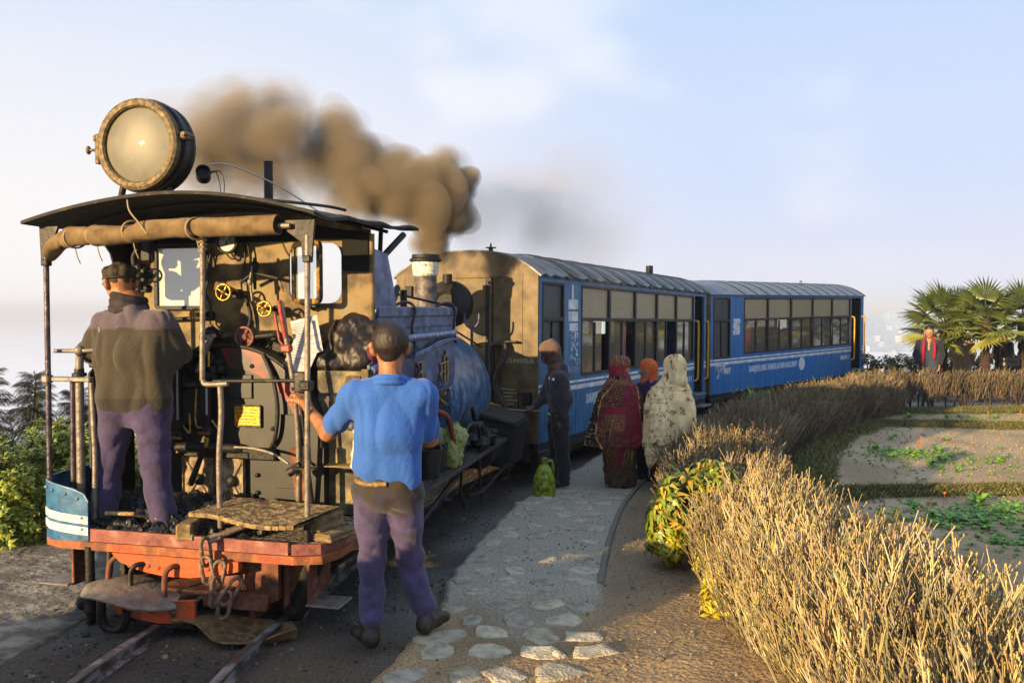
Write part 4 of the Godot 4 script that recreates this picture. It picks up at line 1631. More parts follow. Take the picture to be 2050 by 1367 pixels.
		var wg := put(bh, "water_gauge", g, sooty)
		g = bar([V(x + 0.03, s[2] - 0.07, 0.5), V(x - 0.05, s[2] - 0.07, 0.5)], 0.01)
		g.tube([V(x, s[2] - 0.1, 0.51), V(x, s[2] - 0.17, 0.51)], 0.016, 8)
		g.tube(sway([V(x + 0.05, s[2] + 0.02, 0.5), V(x + 0.1, s[2] - 0.03, 0.5), V(x + 0.1, s[2] + 0.1, 0.5)]), 0.007, 6)
		g.tube(sway([V(x - 0.05, s[1] - 0.1, 0.48), V(x - 0.06, s[2], 0.48), V(x - 0.02, s[2] - 0.03, 0.49)]), 0.006, 6)
		put(wg, "gauge_cock", g, brass)
		g = bar([V(x + 0.03, s[1] - 0.1, 0.471), V(x + 0.03, s[2] + 0.06, 0.471)], 0.007)
		put(wg, "gauge_glass", g, sm("8a9490", 0.1, 0.0, "", 1.0, ""))
	g = G.new()
	for i in 22:
		g.lump(V(rng.randf_range(-0.42, 0.0), rng.randf_range(1.36, 1.6), 0.56 + rng.randf() * 0.05), Vector3(rng.randf_range(0.02, 0.05), rng.randf_range(0.02, 0.05), 0.035), rng, 7, 4, 0.15)
	g.tube([V(-0.1, 1.52, 0.52), V(-0.09, 1.6, 0.5)], 0.01)
	g.tube([V(-0.25, 1.4, 0.6), V(-0.25, 1.4, 0.5), V(-0.12, 1.4, 0.48)], 0.03)
	g.box(V(-0.12, 1.45, 0.52), Vector3(0.16, 0.03, 0.06), 0.008)
	var fit := put(bh, "boiler_fitting", g, sooty)
	fit.set_meta("kind", "stuff")
	put(bh, "fitting_spindle", bar([V(-0.085, 1.52, 0.5), V(-0.082, 1.62, 0.5)], 0.01), brass)
	g = bar([V(-0.22, 1.71, 0.62), V(-0.12, 1.72, 0.6), V(-0.09, 1.725, 0.58)], 0.013)
	g.tube([V(-0.1, 1.72, 0.56), V(-0.2, 1.48, 0.54)], [0.02, 0.017])
	put(bh, "blower_handle", g, bright)
	# taps and wheels on the cab front
	for s in [[-0.08, 2.02, 0.055, brass], [0.23, 1.905, 0.05, brass], [-0.3, 1.865, 0.042, brass], [-0.615, 2.14, 0.045, bright]]:
		handwheel(o, V(s[0], s[1], 0.68), s[2], s[3], "hand_wheel", 0.5 if s[0] < -0.5 else 0.0)
	handwheel(o, V(0.1, 1.715, 0.64), 0.066, patchy("maroon", [[0.0, "3a1c1c"], [0.5, "6e3434"], [1.0, "8a5450"]], 0.03, 0.5), "red_wheel")
	g = G.new()
	g.xf = frame(V(0.1, 1.715, 0.655), Vector3.BACK)
	g.lathe([Vector2(0.055, -0.006), Vector2(0.055, 0.004), Vector2(0.03, 0.012), Vector2(0.02, 0.03), Vector2(0, 0.032)], 16)
	g.xf = Transform3D.IDENTITY
	g.tube([V(0.1, 1.715, 0.66), V(0.1, 1.7, 0.85)], 0.02)
	put(o, "wheel_hub", g, rust)
	for s in [[-0.08, 2.02], [0.23, 1.905], [-0.3, 1.865]]:
		g = bar([V(s[0], s[1], 0.7), V(s[0], s[1], 0.9)], 0.016)
		g.box(V(s[0] + 0.01, s[1] - 0.01, 0.84), Vector3(0.06, 0.07, 0.06), 0.012)
		put(o, "steam_tap", g, sooty)
	put(o, "steam_pipe", bar(sway([V(-0.62, 1.83, 0.86), V(-0.4, 1.84, 0.86), V(-0.28, 1.85, 0.86)]), 0.015), sooty)
	put(o, "steam_pipe", bar(sway([V(-0.02, 2.0, 0.86), V(0.02, 1.85, 0.86), V(0.0, 1.72, 0.82)]), 0.014), sooty)
	g = bar([V(0.16, 1.715, 0.66), V(0.3, 1.73, 0.68), V(0.37, 1.74, 0.6)], 0.022)
	g.box(V(0.29, 1.72, 0.72), Vector3(0.07, 0.08, 0.08), 0.02)
	put(o, "steam_tap", g, sooty)
	g = G.new()
	g.ball(V(-0.18, 1.74, 0.68), Vector3(0.05, 0.045, 0.05))
	g.box(V(-0.2, 1.71, 0.7), Vector3(0.12, 0.04, 0.1), 0.01)
	put(o, "steam_tap", g, sooty)
	# driver's brake valve, upper left
	g = G.new()
	g.box(V(-0.73, 2.12, 0.66), Vector3(0.08, 0.2, 0.09), 0.015)
	g.box(V(-0.68, 2.14, 0.68), Vector3(0.06, 0.12, 0.1), 0.02)
	g.tube([V(-0.7, 2.14, 0.62), V(-0.62, 2.14, 0.66)], 0.02)
	g.ball(V(-0.66, 2.05, 0.66), Vector3(0.035, 0.03, 0.03))
	g.tube(sway([V(-0.76, 2.2, 0.66), V(-0.78, 2.28, 0.68), V(-0.74, 2.36, 0.7), V(-0.78, 2.46, 0.72)]), 0.02)
	g.tube([V(-0.7, 2.03, 0.64), V(-0.62, 2.03, 0.64)], 0.012)
	g.box(V(-0.7, 2.33, 0.72), Vector3(0.1, 0.2, 0.06), 0.02)
	put(o, "brake_valve", g, sooty)
	g = G.new()
	g.box(V(-0.775, 2.13, 0.62), Vector3(0.035, 0.08, 0.04), 0.008)
	put(o, "valve_label", g, sm("c8b478", 0.6, 0.1, "grime", 3.0))
	# pressure gauge under the roof
	g = G.new()
	g.xf = frame(V(-0.12, 2.375, 0.8), Vector3.BACK)
	g.lathe([Vector2(0.075, -0.03), Vector2(0.082, -0.02), Vector2(0.082, 0.012), Vector2(0.068, 0.016), Vector2(0.066, 0.006)], 24, true, false)
	var ga := put(o, "pressure_gauge", g, sooty)
	g = G.new()
	g.xf = frame(V(-0.12, 2.375, 0.8), Vector3.BACK)
	g.lathe([Vector2(0.067, 0.004), Vector2(0.0, 0.005)], 20, true, false)
	put(ga, "dial", g, sm("b0ad90", 0.35, 0.0, "grime", 3.0))
	g = bar([V(-0.12, 2.375, 0.79), V(-0.09, 2.41, 0.79)], 0.003, 5)
	g.tube([V(-0.12, 2.375, 0.79), V(-0.13, 2.36, 0.79)], 0.004, 5)
	put(ga, "needle", g, sooty)
	# regulator cross arms and hanging leads
	g = bar([V(0.0, 2.095, 0.78), V(0.11, 2.155, 0.76), V(0.29, 2.115, 0.76)], 0.013)
	g.tube([V(0.11, 2.26, 0.77), V(0.11, 2.155, 0.76), V(0.115, 2.04, 0.76)], [0.013, 0.015, 0.01])
	g.ball(V(0.11, 2.2, 0.77), Vector3(0.03, 0.04, 0.03))
	put(o, "regulator_arm", g, sooty)
	g = bar([V(0.105, 2.2, 0.74), V(0.1, 2.1, 0.72), V(0.11, 1.96, 0.73)], 0.008)
	g.ball(V(0.1, 2.09, 0.72), Vector3(0.018, 0.025, 0.018))
	put(o, "bell_cord", g, bright)
	for q in [[[-0.33, 2.33], [-0.3, 2.2], [-0.33, 2.02], [-0.29, 1.9], [-0.3, 1.8], [-0.2, 1.73]], [[-0.28, 2.34], [-0.31, 2.2], [-0.33, 2.02], [-0.3, 1.95], [-0.32, 1.83]], [[-0.19, 2.37], [-0.16, 2.29], [-0.11, 2.26], [-0.09, 2.32]], [[-0.03, 2.4], [-0.02, 2.25], [-0.05, 2.1], [-0.04, 1.99]], [[-0.0, 2.38], [0.02, 2.25], [0.01, 2.14], [-0.02, 2.1]]]:
		var pts := []
		for w in q:
			pts.append(V(w[0], w[1], 0.86))
		put(o, "hanging_lead", bar(sway(pts), 0.007, 5), sm("1a1613", 0.6, 0.0, "", 1.0, ""))
	# reversing levers on the right
	g = bar(sway([V(0.48, 1.95, 0.45), V(0.515, 1.66, 0.46), V(0.565, 1.33, 0.46), V(0.575, 1.0, 0.48), V(0.56, 0.62, 0.5)]), 0.017)
	put(o, "reversing_lever", g, bright)
	g = bar([V(0.47, 1.96, 0.44), V(0.505, 1.72, 0.455)], 0.018)
	g.tube([V(0.405, 1.88, 0.5), V(0.46, 1.7, 0.46), V(0.53, 1.62, 0.45)], 0.01)
	g.box(V(0.515, 1.65, 0.45), Vector3(0.07, 0.05, 0.05), 0.01)
	put(o, "red_grip", g, patchy("grip_red", [[0.0, "4a1a12"], [0.5, "8a2c1c"], [1.0, "94583c"]], 0.03, 0.5))
	g = bar([V(0.6, 1.36, 0.45), V(0.625, 1.08, 0.47), V(0.63, 1.0, 0.47)], 0.011)
	g.tube([V(0.635, 1.02, 0.47), V(0.64, 0.9, 0.47)], 0.028, 6)
	g.tube([V(0.6, 0.89, 0.46), V(0.52, 0.84, 0.45)], 0.03)
	g.tube([V(0.64, 0.88, 0.47), V(0.66, 0.62, 0.5)], 0.018)
	g.box(V(0.66, 0.885, 0.4), Vector3(0.16, 0.016, 0.06), 0.004)
	put(o, "latch_rod", g, iron)
	g = bar([V(0.59, 1.38, 0.45), V(0.592, 1.32, 0.45)], 0.011)
	put(o, "latch_tip", g, sm("b04a30", 0.5, 0.0, "grime", 3.0))
	g = G.new()
	g.prism([Vector2(0.5, 0.52), Vector2(0.62, 0.52), Vector2(0.52, 0.98), Vector2(0.44, 0.98)], -0.66, -0.6)
	put(o, "lever_bracket", g, rust)
	# right tank end with its angle iron
	g = G.new()
	g.box(V(0.78, 1.005, 0.8), Vector3(0.35, 0.97, 0.2), 0.004)
	var te := put(o, "tank_end", g, patchy("tank_end", [[0.0, "2a251c"], [0.4, "57503f"], [0.55, "6e664e"], [0.7, "8c7a4e"], [1.0, "a08a58"]], 0.007, 0.8, 0.0, 1.2))
	g = G.new()
	g.box(V(0.955, 1.01, 0.69), Vector3(0.05, 0.99, 0.02), 0.004)
	rivets(g, between(V(0.955, 0.6, 0.68), V(0.955, 1.45, 0.68), 9), Vector3.BACK, 0.01)
	put(te, "angle_iron", g, ochre)
	g = G.new()
	g.box(V(0.8, 0.865, 0.64), Vector3(0.2, 0.012, 0.1), 0.003)
	g.box(V(0.74, 1.22, 0.694), Vector3(0.1, 0.14, 0.006), 0.002)
	g.prism([Vector2(0.76, 1.2), Vector2(0.9, 1.2), Vector2(0.92, 1.46), Vector2(0.82, 1.46)], -0.698, -0.692)
	put(te, "bare_patch", g, ochre)

func tanks(o: Node3D, iron: Material, sooty: Material, slate: Material, deep: Material, white: Material, brass: Material, blue: Material) -> void:
	var g := G.new()
	# side tank with its humped top
	g.xf = Transform3D(SIDE, Vector3.ZERO)
	var hump := [Vector2(0.71, 0.52), Vector2(1.7, 0.52), Vector2(1.7, 1.52), Vector2(1.32, 1.54)]
	hump.append_array([Vector2(1.25, 1.6), Vector2(1.18, 1.66), Vector2(1.05, 1.69), Vector2(0.93, 1.68), Vector2(0.84, 1.63), Vector2(0.78, 1.55), Vector2(0.71, 1.53)])
	g.prism(hump, 0.96, 0.98)
	var st := put(o, "side_tank", g, deep)
	for q in [[0.655, 0.71], [0.575, 0.63]]:
		g = G.new()
		g.box(V(0.983, (q[0] + q[1]) / 2, 1.2), Vector3(0.006, q[1] - q[0], 0.98))
		put(st, "white_line", g, white)
	g = G.new()
	rivets(g, between(V(0.98, 0.54, 0.74), V(0.98, 0.54, 1.7), 22), Vector3.RIGHT, 0.009)
	rivets(g, between(V(0.98, 0.6, 0.735), V(0.98, 1.5, 0.735), 18), Vector3.RIGHT, 0.009)
	put(st, "rivet", g, patchy("rivet_blue", [[0.0, "2c3a56"], [0.6, "6a7c9c"], [1.0, "a8b4c8"]], 0.05, 0.4, 0.3))
	g = bar(sway([V(0.99, 1.495, 0.72), V(1.0, 1.51, 0.8), V(1.0, 1.535, 0.98), V(0.99, 1.575, 1.1)]), 0.028)
	put(st, "grab_pipe", g, slate)
	# saddle tank
	g = G.new()
	var sec := [Vector2(-0.86, 1.24), Vector2(-0.92, 1.32), Vector2(-0.92, 1.86), Vector2(-0.88, 1.88), Vector2(0.88, 1.88), Vector2(0.92, 1.86), Vector2(0.92, 1.32), Vector2(0.9, 1.22), Vector2(0.82, 1.13), Vector2(0.74, 1.1), Vector2(0.74, 1.4), Vector2(-0.74, 1.4), Vector2(-0.74, 1.2)]
	g.prism(sec, -2.87, -1.0)
	var tk := put(o, "saddle_tank", g, slate)
	g = G.new()
	g.box(V(0.925, 1.885, 1.93), Vector3(0.03, 0.075, 1.88), 0.006)
	g.box(V(0.922, 1.775, 1.93), Vector3(0.018, 0.035, 1.88), 0.005)
	g.box(V(-0.925, 1.885, 1.93), Vector3(0.03, 0.075, 1.88), 0.006)
	g.box(V(0.0, 1.885, 2.86), Vector3(1.84, 0.075, 0.03), 0.006)
	put(tk, "moulding", g, slate)
	g = bar([V(0.955, 1.66, 1.02), V(0.96, 1.685, 1.6), V(0.96, 1.69, 2.68)], 0.03, 10)
	g.ball(V(0.96, 1.69, 2.68), Vector3(0.036, 0.036, 0.036))
	put(tk, "hand_rail", g, patchy("rail_blue", [[0.0, "35425a"], [0.5, "5e6d8c"], [0.7, "93a0b6"], [1.0, "c0c8d4"]], 0.03, 0.35, 0.3))
	g = bar(sway([V(0.96, 1.54, 1.55), V(0.97, 1.58, 1.9), V(0.965, 1.63, 2.3), V(0.96, 1.635, 2.75), V(0.9, 1.62, 2.95)]), 0.014)
	g.tube(sway([V(0.965, 1.53, 1.6), V(0.975, 1.57, 1.95), V(0.97, 1.615, 2.35), V(0.965, 1.63, 2.72)]), 0.01)
	put(tk, "thin_pipe", g, slate)
	for q in [[1.65, 0], [2.72, 1]]:
		var t: float = q[0]
		put(tk, "hooked_cable", bar(sway([V(0.82, 1.93, t - 0.1), V(0.9, 1.96, t), V(0.955, 1.9, t + 0.04), V(0.955, 1.75, t + (0.0 if q[1] else -0.04)), V(0.96, 1.6, t + 0.05)]), 0.012), sm("26282e", 0.5, 0.0, "grime", 2.0))
	g = bar(sway([V(0.97, 1.5, 1.62), V(1.0, 1.44, 1.64), V(0.98, 1.36, 1.6), V(0.96, 1.42, 1.56), V(0.98, 1.58, 1.6), V(0.96, 1.66, 1.66)]), 0.012)
	put(tk, "hooked_cable", g, sm("26282e", 0.5, 0.0, "grime", 2.0))
	g = G.new()
	var rv := between(V(0.919, 1.3, 1.1), V(0.919, 1.3, 2.84), 34)
	rv.append_array(between(V(0.92, 1.34, 2.84), V(0.92, 1.84, 2.84), 12))
	rv.append_array(between(V(0.9, 1.2, 1.1), V(0.9, 1.2, 2.84), 40))
	rivets(g, rv, Vector3.RIGHT, 0.008)
	put(tk, "rivet", g, patchy("rivet_blue", [], 0.05))
	# raised bronze letters on the tank side
	var bronze := patchy("bronze", [[0.0, "4a3a28"], [0.5, "8a7452"], [1.0, "b09c78"]], 0.03, 0.45, 0.5)
	var stroke := func(g2: G, a: Vector2, b: Vector2, r := 0.012) -> void:
		g2.tube([V(0.932, a.y, a.x), V(0.932, b.y, b.x)], r, 6)
	g = G.new()
	for s in [[1.78, 1.43, 1.95, 1.43], [1.8, 1.43, 1.8, 1.37], [1.8, 1.37, 1.85, 1.34], [1.85, 1.34, 1.91, 1.36], [1.91, 1.43, 1.91, 1.25], [1.91, 1.27, 1.97, 1.25], [1.97, 1.25, 1.99, 1.29], [1.99, 1.29, 1.95, 1.31], [1.95, 1.25, 1.97, 1.21]]:
		stroke.call(g, Vector2(s[0], s[1]), Vector2(s[2], s[3]))
	put(tk, "bronze_letter", g, bronze).position.y = 0.05
	g = G.new()
	for s in [[2.37, 1.43, 2.64, 1.44], [2.42, 1.43, 2.42, 1.36], [2.42, 1.36, 2.38, 1.33], [2.38, 1.33, 2.45, 1.28], [2.45, 1.36, 2.52, 1.36], [2.52, 1.43, 2.52, 1.27], [2.6, 1.44, 2.6, 1.27], [2.6, 1.44, 2.56, 1.5], [2.56, 1.5, 2.5, 1.49], [2.5, 1.49, 2.5, 1.44], [2.55, 1.5, 2.56, 1.54]]:
		stroke.call(g, Vector2(s[0], s[1]), Vector2(s[2], s[3]))
	put(tk, "bronze_letter", g, bronze)
	# bunker plate standing on the tank beside the cab front, struts to the roof
	g = G.new()
	g.xf = Transform3D(SIDE, Vector3.ZERO)
	g.prism([Vector2(0.92, 1.9), Vector2(1.36, 1.9), Vector2(1.3, 2.05), Vector2(1.17, 2.3), Vector2(0.92, 2.32)], 0.91, 0.93)
	g.prism([Vector2(1.36, 1.92), Vector2(1.7, 1.92), Vector2(1.4, 2.12)], 0.6, 0.62)
	put(o, "bunker_plate", g, slate)
	g = bar([V(0.79, 2.52, 1.4), V(0.82, 2.3, 1.3), V(0.84, 1.92, 1.25)], 0.018)
	g.tube([V(0.78, 1.9, 1.9), V(0.78, 2.06, 1.9)], 0.03, 4)
	put(o, "roof_strut", g, sooty)
	g = bar([V(0.96, 2.46, 1.42), V(0.9, 2.3, 1.2), V(0.88, 2.22, 1.1)], 0.024)
	put(o, "roof_strut", g, sooty)
	# bits of iron standing on the tank
	g = G.new()
	g.xf = Transform3D(SIDE, Vector3.ZERO)
	g.prism([Vector2(2.1, 1.92), Vector2(2.35, 1.92), Vector2(2.5, 2.09), Vector2(2.46, 2.12)], 0.5, 0.53)
	put(o, "lid_flap", g, sooty)
	g = bar([V(0.3, 1.92, 2.84), V(0.3, 2.06, 2.84), V(0.9, 1.93, 2.84)], 0.011)
	g.tube([V(0.3, 2.06, 2.84), V(0.2, 1.92, 2.6)], 0.011)
	put(o, "stay_frame", g, iron)
	# boiler between tank and smokebox, brass fittings in the gap
	g = G.new()
	g.xf = frame(V(0, 0.95, 0.9), Vector3.FORWARD)
	g.lathe([Vector2(0.6, 0.0), Vector2(0.6, 2.6)], 32)
	put(o, "boiler", g, sooty)
	g = bar(sway([V(0.62, 1.2, 2.9), V(0.7, 1.18, 3.1), V(0.72, 1.12, 3.3)]), 0.022)
	g.ball(V(0.7, 1.1, 3.15), Vector3(0.05, 0.05, 0.05))
	g.tube([V(0.68, 1.1, 3.0), V(0.72, 0.98, 3.2)], 0.018)
	put(o, "injector_pipe", g, brass)
	# smokebox drum
	g = G.new()
	g.xf = frame(V(0, 0.93, 3.38), Vector3.FORWARD)
	g.lathe([Vector2(0.74, 0.0), Vector2(0.745, 0.01), Vector2(0.73, 0.05), Vector2(0.73, 1.58), Vector2(0.72, 1.62), Vector2(0.5, 1.66), Vector2(0.0, 1.7)], 56)
	var sb := put(o, "smokebox", g, patchy("smokebox_blue", [[0.0, "27384e"], [0.4, "43607f"], [0.65, "527293"], [1.0, "8ba3ba"]], 0.012, 0.3, 0.15, 0.9, "dent_n", 0.5))
	g = G.new()
	var ring := []
	for i in 56:
		var a := TAU * i / 56
		ring.append(V(cos(a) * 0.7, 0.93 + sin(a) * 0.7, 3.385))
	rivets(g, ring, Vector3.BACK, 0.013)
	for i in 56:
		var a := TAU * i / 56
		rivets(g, [V(cos(a) * 0.732, 0.93 + sin(a) * 0.732, 3.44)], Vector3(cos(a), sin(a), 0), 0.012)
	put(sb, "rivet", g, sooty)
	g = G.new()
	g.lump(V(0.5, 1.62, 3.3), Vector3(0.13, 0.05, 0.16), rng, 10, 6, 0.1)
	g.tube(sway([V(0.6, 1.72, 3.1), V(0.64, 1.6, 3.2), V(0.66, 1.45, 3.2)]), 0.018)
	put(o, "oil_lid", g, sm("4a5870", 0.5, 0.1, "grime", 2.0))
	# chimney with its white band
	g = G.new()
	g.xf.origin = V(0.05, 0, 4.6)
	g.lathe([Vector2(0.19, 1.58), Vector2(0.16, 1.68), Vector2(0.132, 1.78), Vector2(0.128, 1.9), Vector2(0.128, 2.3)], 32, false, false)
	var ch := put(o, "chimney", g, patchy("chimney", [[0.0, "2b2724"], [0.45, "57504a"], [0.7, "776e66"], [1.0, "958c84"]], 0.014, 0.6, 0.2))
	g = G.new()
	g.xf.origin = V(0.05, 0, 4.6)
	g.lathe([Vector2(0.13, 2.285), Vector2(0.142, 2.3), Vector2(0.155, 2.43), Vector2(0.15, 2.45)], 32, true, false)
	put(ch, "white_band", g, patchy("band", [[0.0, "4a4a30"], [0.3, "8a8468"], [0.42, "d8d2b8"], [1.0, "ece6d0"]], 0.02, 0.55, 0.0, 1.6))
	g = G.new()
	g.xf.origin = V(0.05, 0, 4.6)
	g.lathe([Vector2(0.16, 2.445), Vector2(0.185, 2.46), Vector2(0.185, 2.475), Vector2(0.16, 2.49), Vector2(0.155, 2.53), Vector2(0.12, 2.53), Vector2(0.1, 2.3)], 32, true, false)
	put(ch, "cap", g, sooty)

# ------------------------------------------------------------------ coaches
func letters(parent: Node3D, called: String, words: String, at: Vector3, h: float, width: float, m: Material, b := SIDE, depth := 0.006) -> void:
	var t := TextMesh.new()
	var f := SystemFont.new()
	f.font_names = PackedStringArray(["Droid Sans"])
	f.font_weight = 700
	t.font = f
	t.text = words
	t.font_size = 32
	t.pixel_size = 0.01
	t.depth = 0.01
	t.curve_step = 2.0
	t.material = m
	var box := t.get_aabb()
	var sx := width / box.size.x
	var sy := h / (32 * 0.01 * 0.72)
	var o := put(parent, called, t)
	o.transform = Transform3D(b * Basis.from_scale(Vector3(sx, sy, depth / 0.01)), at)

func coaches() -> void:
	var dull_blue := patchy("coach_blue", [[0.0, "1c4460"], [0.4, "265c84"], [0.7, "306c96"], [1.0, "54859e"]], 0.008, 0.45, 0.0, 0.8, "dent_n", 0.25)  # duller, greyer blue for the first coach, a more vivid one for the second
	var vivid_blue := patchy("coach_blue_2", [[0.0, "0d5086"], [0.5, "1468a6"], [1.0, "1e78b4"]], 0.006, 0.4, 0.0, 0.8, "dent_n", 0.2)
	for m in [dull_blue, vivid_blue]:
		m.uv1_scale = Vector3(2.2, 0.3, 2.2)
	coach("blue railway coach nearest the engine, golden lit end and greyish roof of curled strips", Vector3(-0.625, 0.245, -10.627), -29.2, -0.0138, dull_blue,
		{"len": 7.3, "small": [0.09, 0.72, 1.0, 2.01], "wins": [1.26, 2.27, 3.33, 4.36, 5.4, 6.45], "bot": 0.77, "door": [6.52, 7.16], "text": 1.44, "first": true})
	coach("bright blue railway coach at the rear of the train, round white emblem on its side", Vector3(3.364, 0.125, -17.866), -45.2, 0.0085, vivid_blue,
		{"len": 7.75, "small": [0.12, 0.8, 0.74, 2.03], "wins": [1.37, 2.45, 3.58, 4.71, 5.82, 6.92], "bot": 0.79, "door": [6.99, 7.62], "text": 1.59, "first": false})

func coach(label: String, at: Vector3, yaw: float, pitch: float, blue: Material, k: Dictionary) -> void:
	var o := thing("railway_coach", label, "railway coach", at, deg_to_rad(yaw))
	o.rotation.x = pitch
	var first: bool = k.first
	var L: float = k.len
	var door: Array = k.door
	var wins: Array = k.wins
	var small: Array = k.small
	var white := sm("f2f2f0", 0.6, 0.0, "soft", 1.0, "")
	var dark := sm("2b2826", 0.5, 0.1, "grime", 1.5)
	var black := sm("1b1a19", 0.6, 0.1, "grime", 1.2)
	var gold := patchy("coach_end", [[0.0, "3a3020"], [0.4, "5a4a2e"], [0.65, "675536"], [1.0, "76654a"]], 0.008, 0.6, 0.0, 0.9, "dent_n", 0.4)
	var inside := sm("5d6a70", 0.8, 0.0, "grime", 1.0)
	var yellow := patchy("yellow", [[0.0, "6a4c14"], [0.35, "c08a10"], [1.0, "e0aa18"]], 0.03, 0.45)
	var frost := StandardMaterial3D.new()
	frost.albedo_color = Color("d2bc92", 0.88)
	frost.transparency = BaseMaterial3D.TRANSPARENCY_ALPHA
	frost.albedo_texture = TX["grit"]
	frost.uv1_triplanar = true
	frost.uv1_scale = Vector3.ONE * 0.7
	frost.roughness = 0.35
	var clear := glass(Color(0.5, 0.46, 0.4, 0.35), 0.06)
	var blind := sm("3f4244", 0.45, 0.0, "soft", 1.0)
	var bot: float = k.bot
	var g: G
	for s in [1.0, -1.0]:
		g = G.new()
		var wallbox := func(t0: float, t1: float, y0: float, y1: float) -> void:
			g.box(V(s * 1.06, (y0 + y1) / 2, (t0 + t1) / 2), Vector3(0.04, y1 - y0, t1 - t0), 0.0)
		wallbox.call(0.0, door[0], 0.0, small[2] if small[2] < bot else bot)
		wallbox.call(small[1], door[0], minf(small[2], bot), bot)
		if small[2] > bot: wallbox.call(0.0, small[1], bot, small[2])
		wallbox.call(0.0, L, small[3], 2.09)
		wallbox.call(0.0, small[0], small[2], small[3])
		wallbox.call(small[1], wins[0], bot, small[3])
		wallbox.call(wins[5], door[0], bot, small[3])
		wallbox.call(door[1], L, 0.0, small[3])
		wallbox.call(door[0], door[1], 0.0, 0.12)
		put(o, "side_wall", g, blue)
		g = G.new()
		for i in 2:
			var y: float = [0.71, 0.632][i]
			var hh: float = [0.03, 0.06][i]
			g.box(V(s * 1.0815, y, door[0] / 2), Vector3(0.004, hh, door[0] - 0.004))
			g.box(V(s * 1.0815, y, (door[1] + L) / 2), Vector3(0.004, hh, L - door[1]))
		put(o, "white_line", g, white)
		g = G.new()
		for i in 7:
			var t: float = lerpf(0.06, door[0] - 0.04, i / 6.0)
			g.box(V(s * 1.081, 0.28, t), Vector3(0.005, 0.56, 0.05), 0.001)
			rivets(g, between(V(s * 1.0835, 0.03, t), V(s * 1.0835, 0.53, t), 8), Vector3(s, 0, 0), 0.007)
		g.box(V(s * 1.081, 0.025, door[0] / 2), Vector3(0.006, 0.05, door[0]), 0.001)
		rivets(g, between(V(s * 1.083, 2.05, 0.1), V(s * 1.083, 2.05, L - 0.1), 60), Vector3(s, 0, 0), 0.006)
		put(o, "panel_seam", g, blue)
		g = G.new()
		g.box(V(s * 1.045, -0.07, L / 2), Vector3(0.06, 0.15, L), 0.01)
		put(o, "solebar", g, black)
	# the near end
	g = G.new()
	var outline := [Vector2(-1.08, 0.0), Vector2(1.08, 0.0), Vector2(1.08, 2.085)]
	for i in 25:
		var x := lerpf(1.1, -1.1, i / 24.0)
		outline.append(Vector2(x, roof_y(x) - 0.015))
	outline.append(Vector2(-1.08, 2.085))
	g.prism(outline, -0.02, 0.02)
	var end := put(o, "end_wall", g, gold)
	g = G.new()
	g.box(V(0.1, 2.075, -0.03), Vector3(0.9, 0.03, 0.03), 0.004)
	g.box(V(-0.12, 1.06, -0.023), Vector3(0.012, 1.98, 0.008))
	g.box(V(0.86, 1.06, -0.023), Vector3(0.012, 2.1, 0.008))
	g.box(V(-0.94, 1.06, -0.023), Vector3(0.012, 2.1, 0.008))
	g.box(V(0.0, 0.42, -0.022), Vector3(2.1, 0.014, 0.006))
	g.box(V(0.72, 2.085, -0.022), Vector3(0.7, 0.01, 0.006))
	put(end, "end_moulding", g, gold)
	g = G.new()
	g.box(V(0.355, 1.05, -0.022), Vector3(0.05, 2.0, 0.01))
	g.box(V(0.43, 1.05, -0.022), Vector3(0.018, 2.0, 0.01))
	put(end, "door_seam", g, black)
	# far end with its dark passage
	g = G.new()
	g.prism(outline, -L - 0.02, -L + 0.02)
	g.box(V(0, 1.0, L + 0.12), Vector3(2.0, 2.3, 0.2), 0.02)
	put(o, "vestibule", g, black)
	# roof
	g = G.new()
	var rows := []
	for i in 60:
		var t := lerpf(-0.03, L + 0.05, i / 59.0)
		var r := PackedVector3Array()
		for j in 33:
			var u := j / 32.0
			var x := lerpf(-1.13, 1.13, u)
			var wav := 0.0
			if first and j > 28: wav = 0.018 * sin(t * 20.0) * (j - 28) / 4.0
			r.append(V(x, roof_y(x) + wav, t))
		rows.append(r)
	g.grid(rows)
	var lo := []
	for r in rows:
		var q := PackedVector3Array()
		for p in r:
			q.append(p + Vector3(-p.x * 0.012, -0.018, 0))
		lo.append(q)
	g.grid(lo, false, true)
	for j in [0, 32]:
		var e0 := PackedVector3Array()
		var e1 := PackedVector3Array()
		for i in 60:
			e0.append(rows[i][j])
			e1.append(lo[i][j])
		g.grid([e1, e0], false, j == 0)
	g.grid([lo[0], rows[0]])
	g.grid([rows[59], lo[59]])
	var roof := put(o, "roof", g, patchy("coach_roof_a" if first else "coach_roof_b", [[0.0, "4a4844"], [0.4, "6b6864"], [0.7, "85827f"], [1.0, "a09e9c"]] if first else [[0.0, "50565c"], [0.5, "6c737a"], [1.0, "858c92"]], 0.01, 0.5, 0.1, 0.8, "dent_n", 0.6))
	var count := 11 if first else 13
	for i in count:
		var t := lerpf(1.0 if first else 1.3, L - 0.1, i / (count - 1.0))
		g = G.new()
		var strip := []
		for e in 2:
			for y in 2:
				var r := PackedVector3Array()
				for j in 19:
					var x := lerpf(-1.14, 1.15, j / 18.0)
					var wide := (0.07 if first else 0.018) * (1.0 + (0.5 * smoothstep(0.7, 1.1, absf(x)) if first else 0.0))
					var lift := (0.03 if first else 0.012) * (1.0 if y else 0.2)
					r.append(V(x, roof_y(x) + lift, t + (wide if (e == 1) == (y == 1) else -wide) * (1.0 if e == 0 else -1.0) * -1.0))
				strip.append(r)
		g.grid([strip[0], strip[1]])
		g.grid([strip[1], strip[3]])
		g.grid([strip[3], strip[2]])
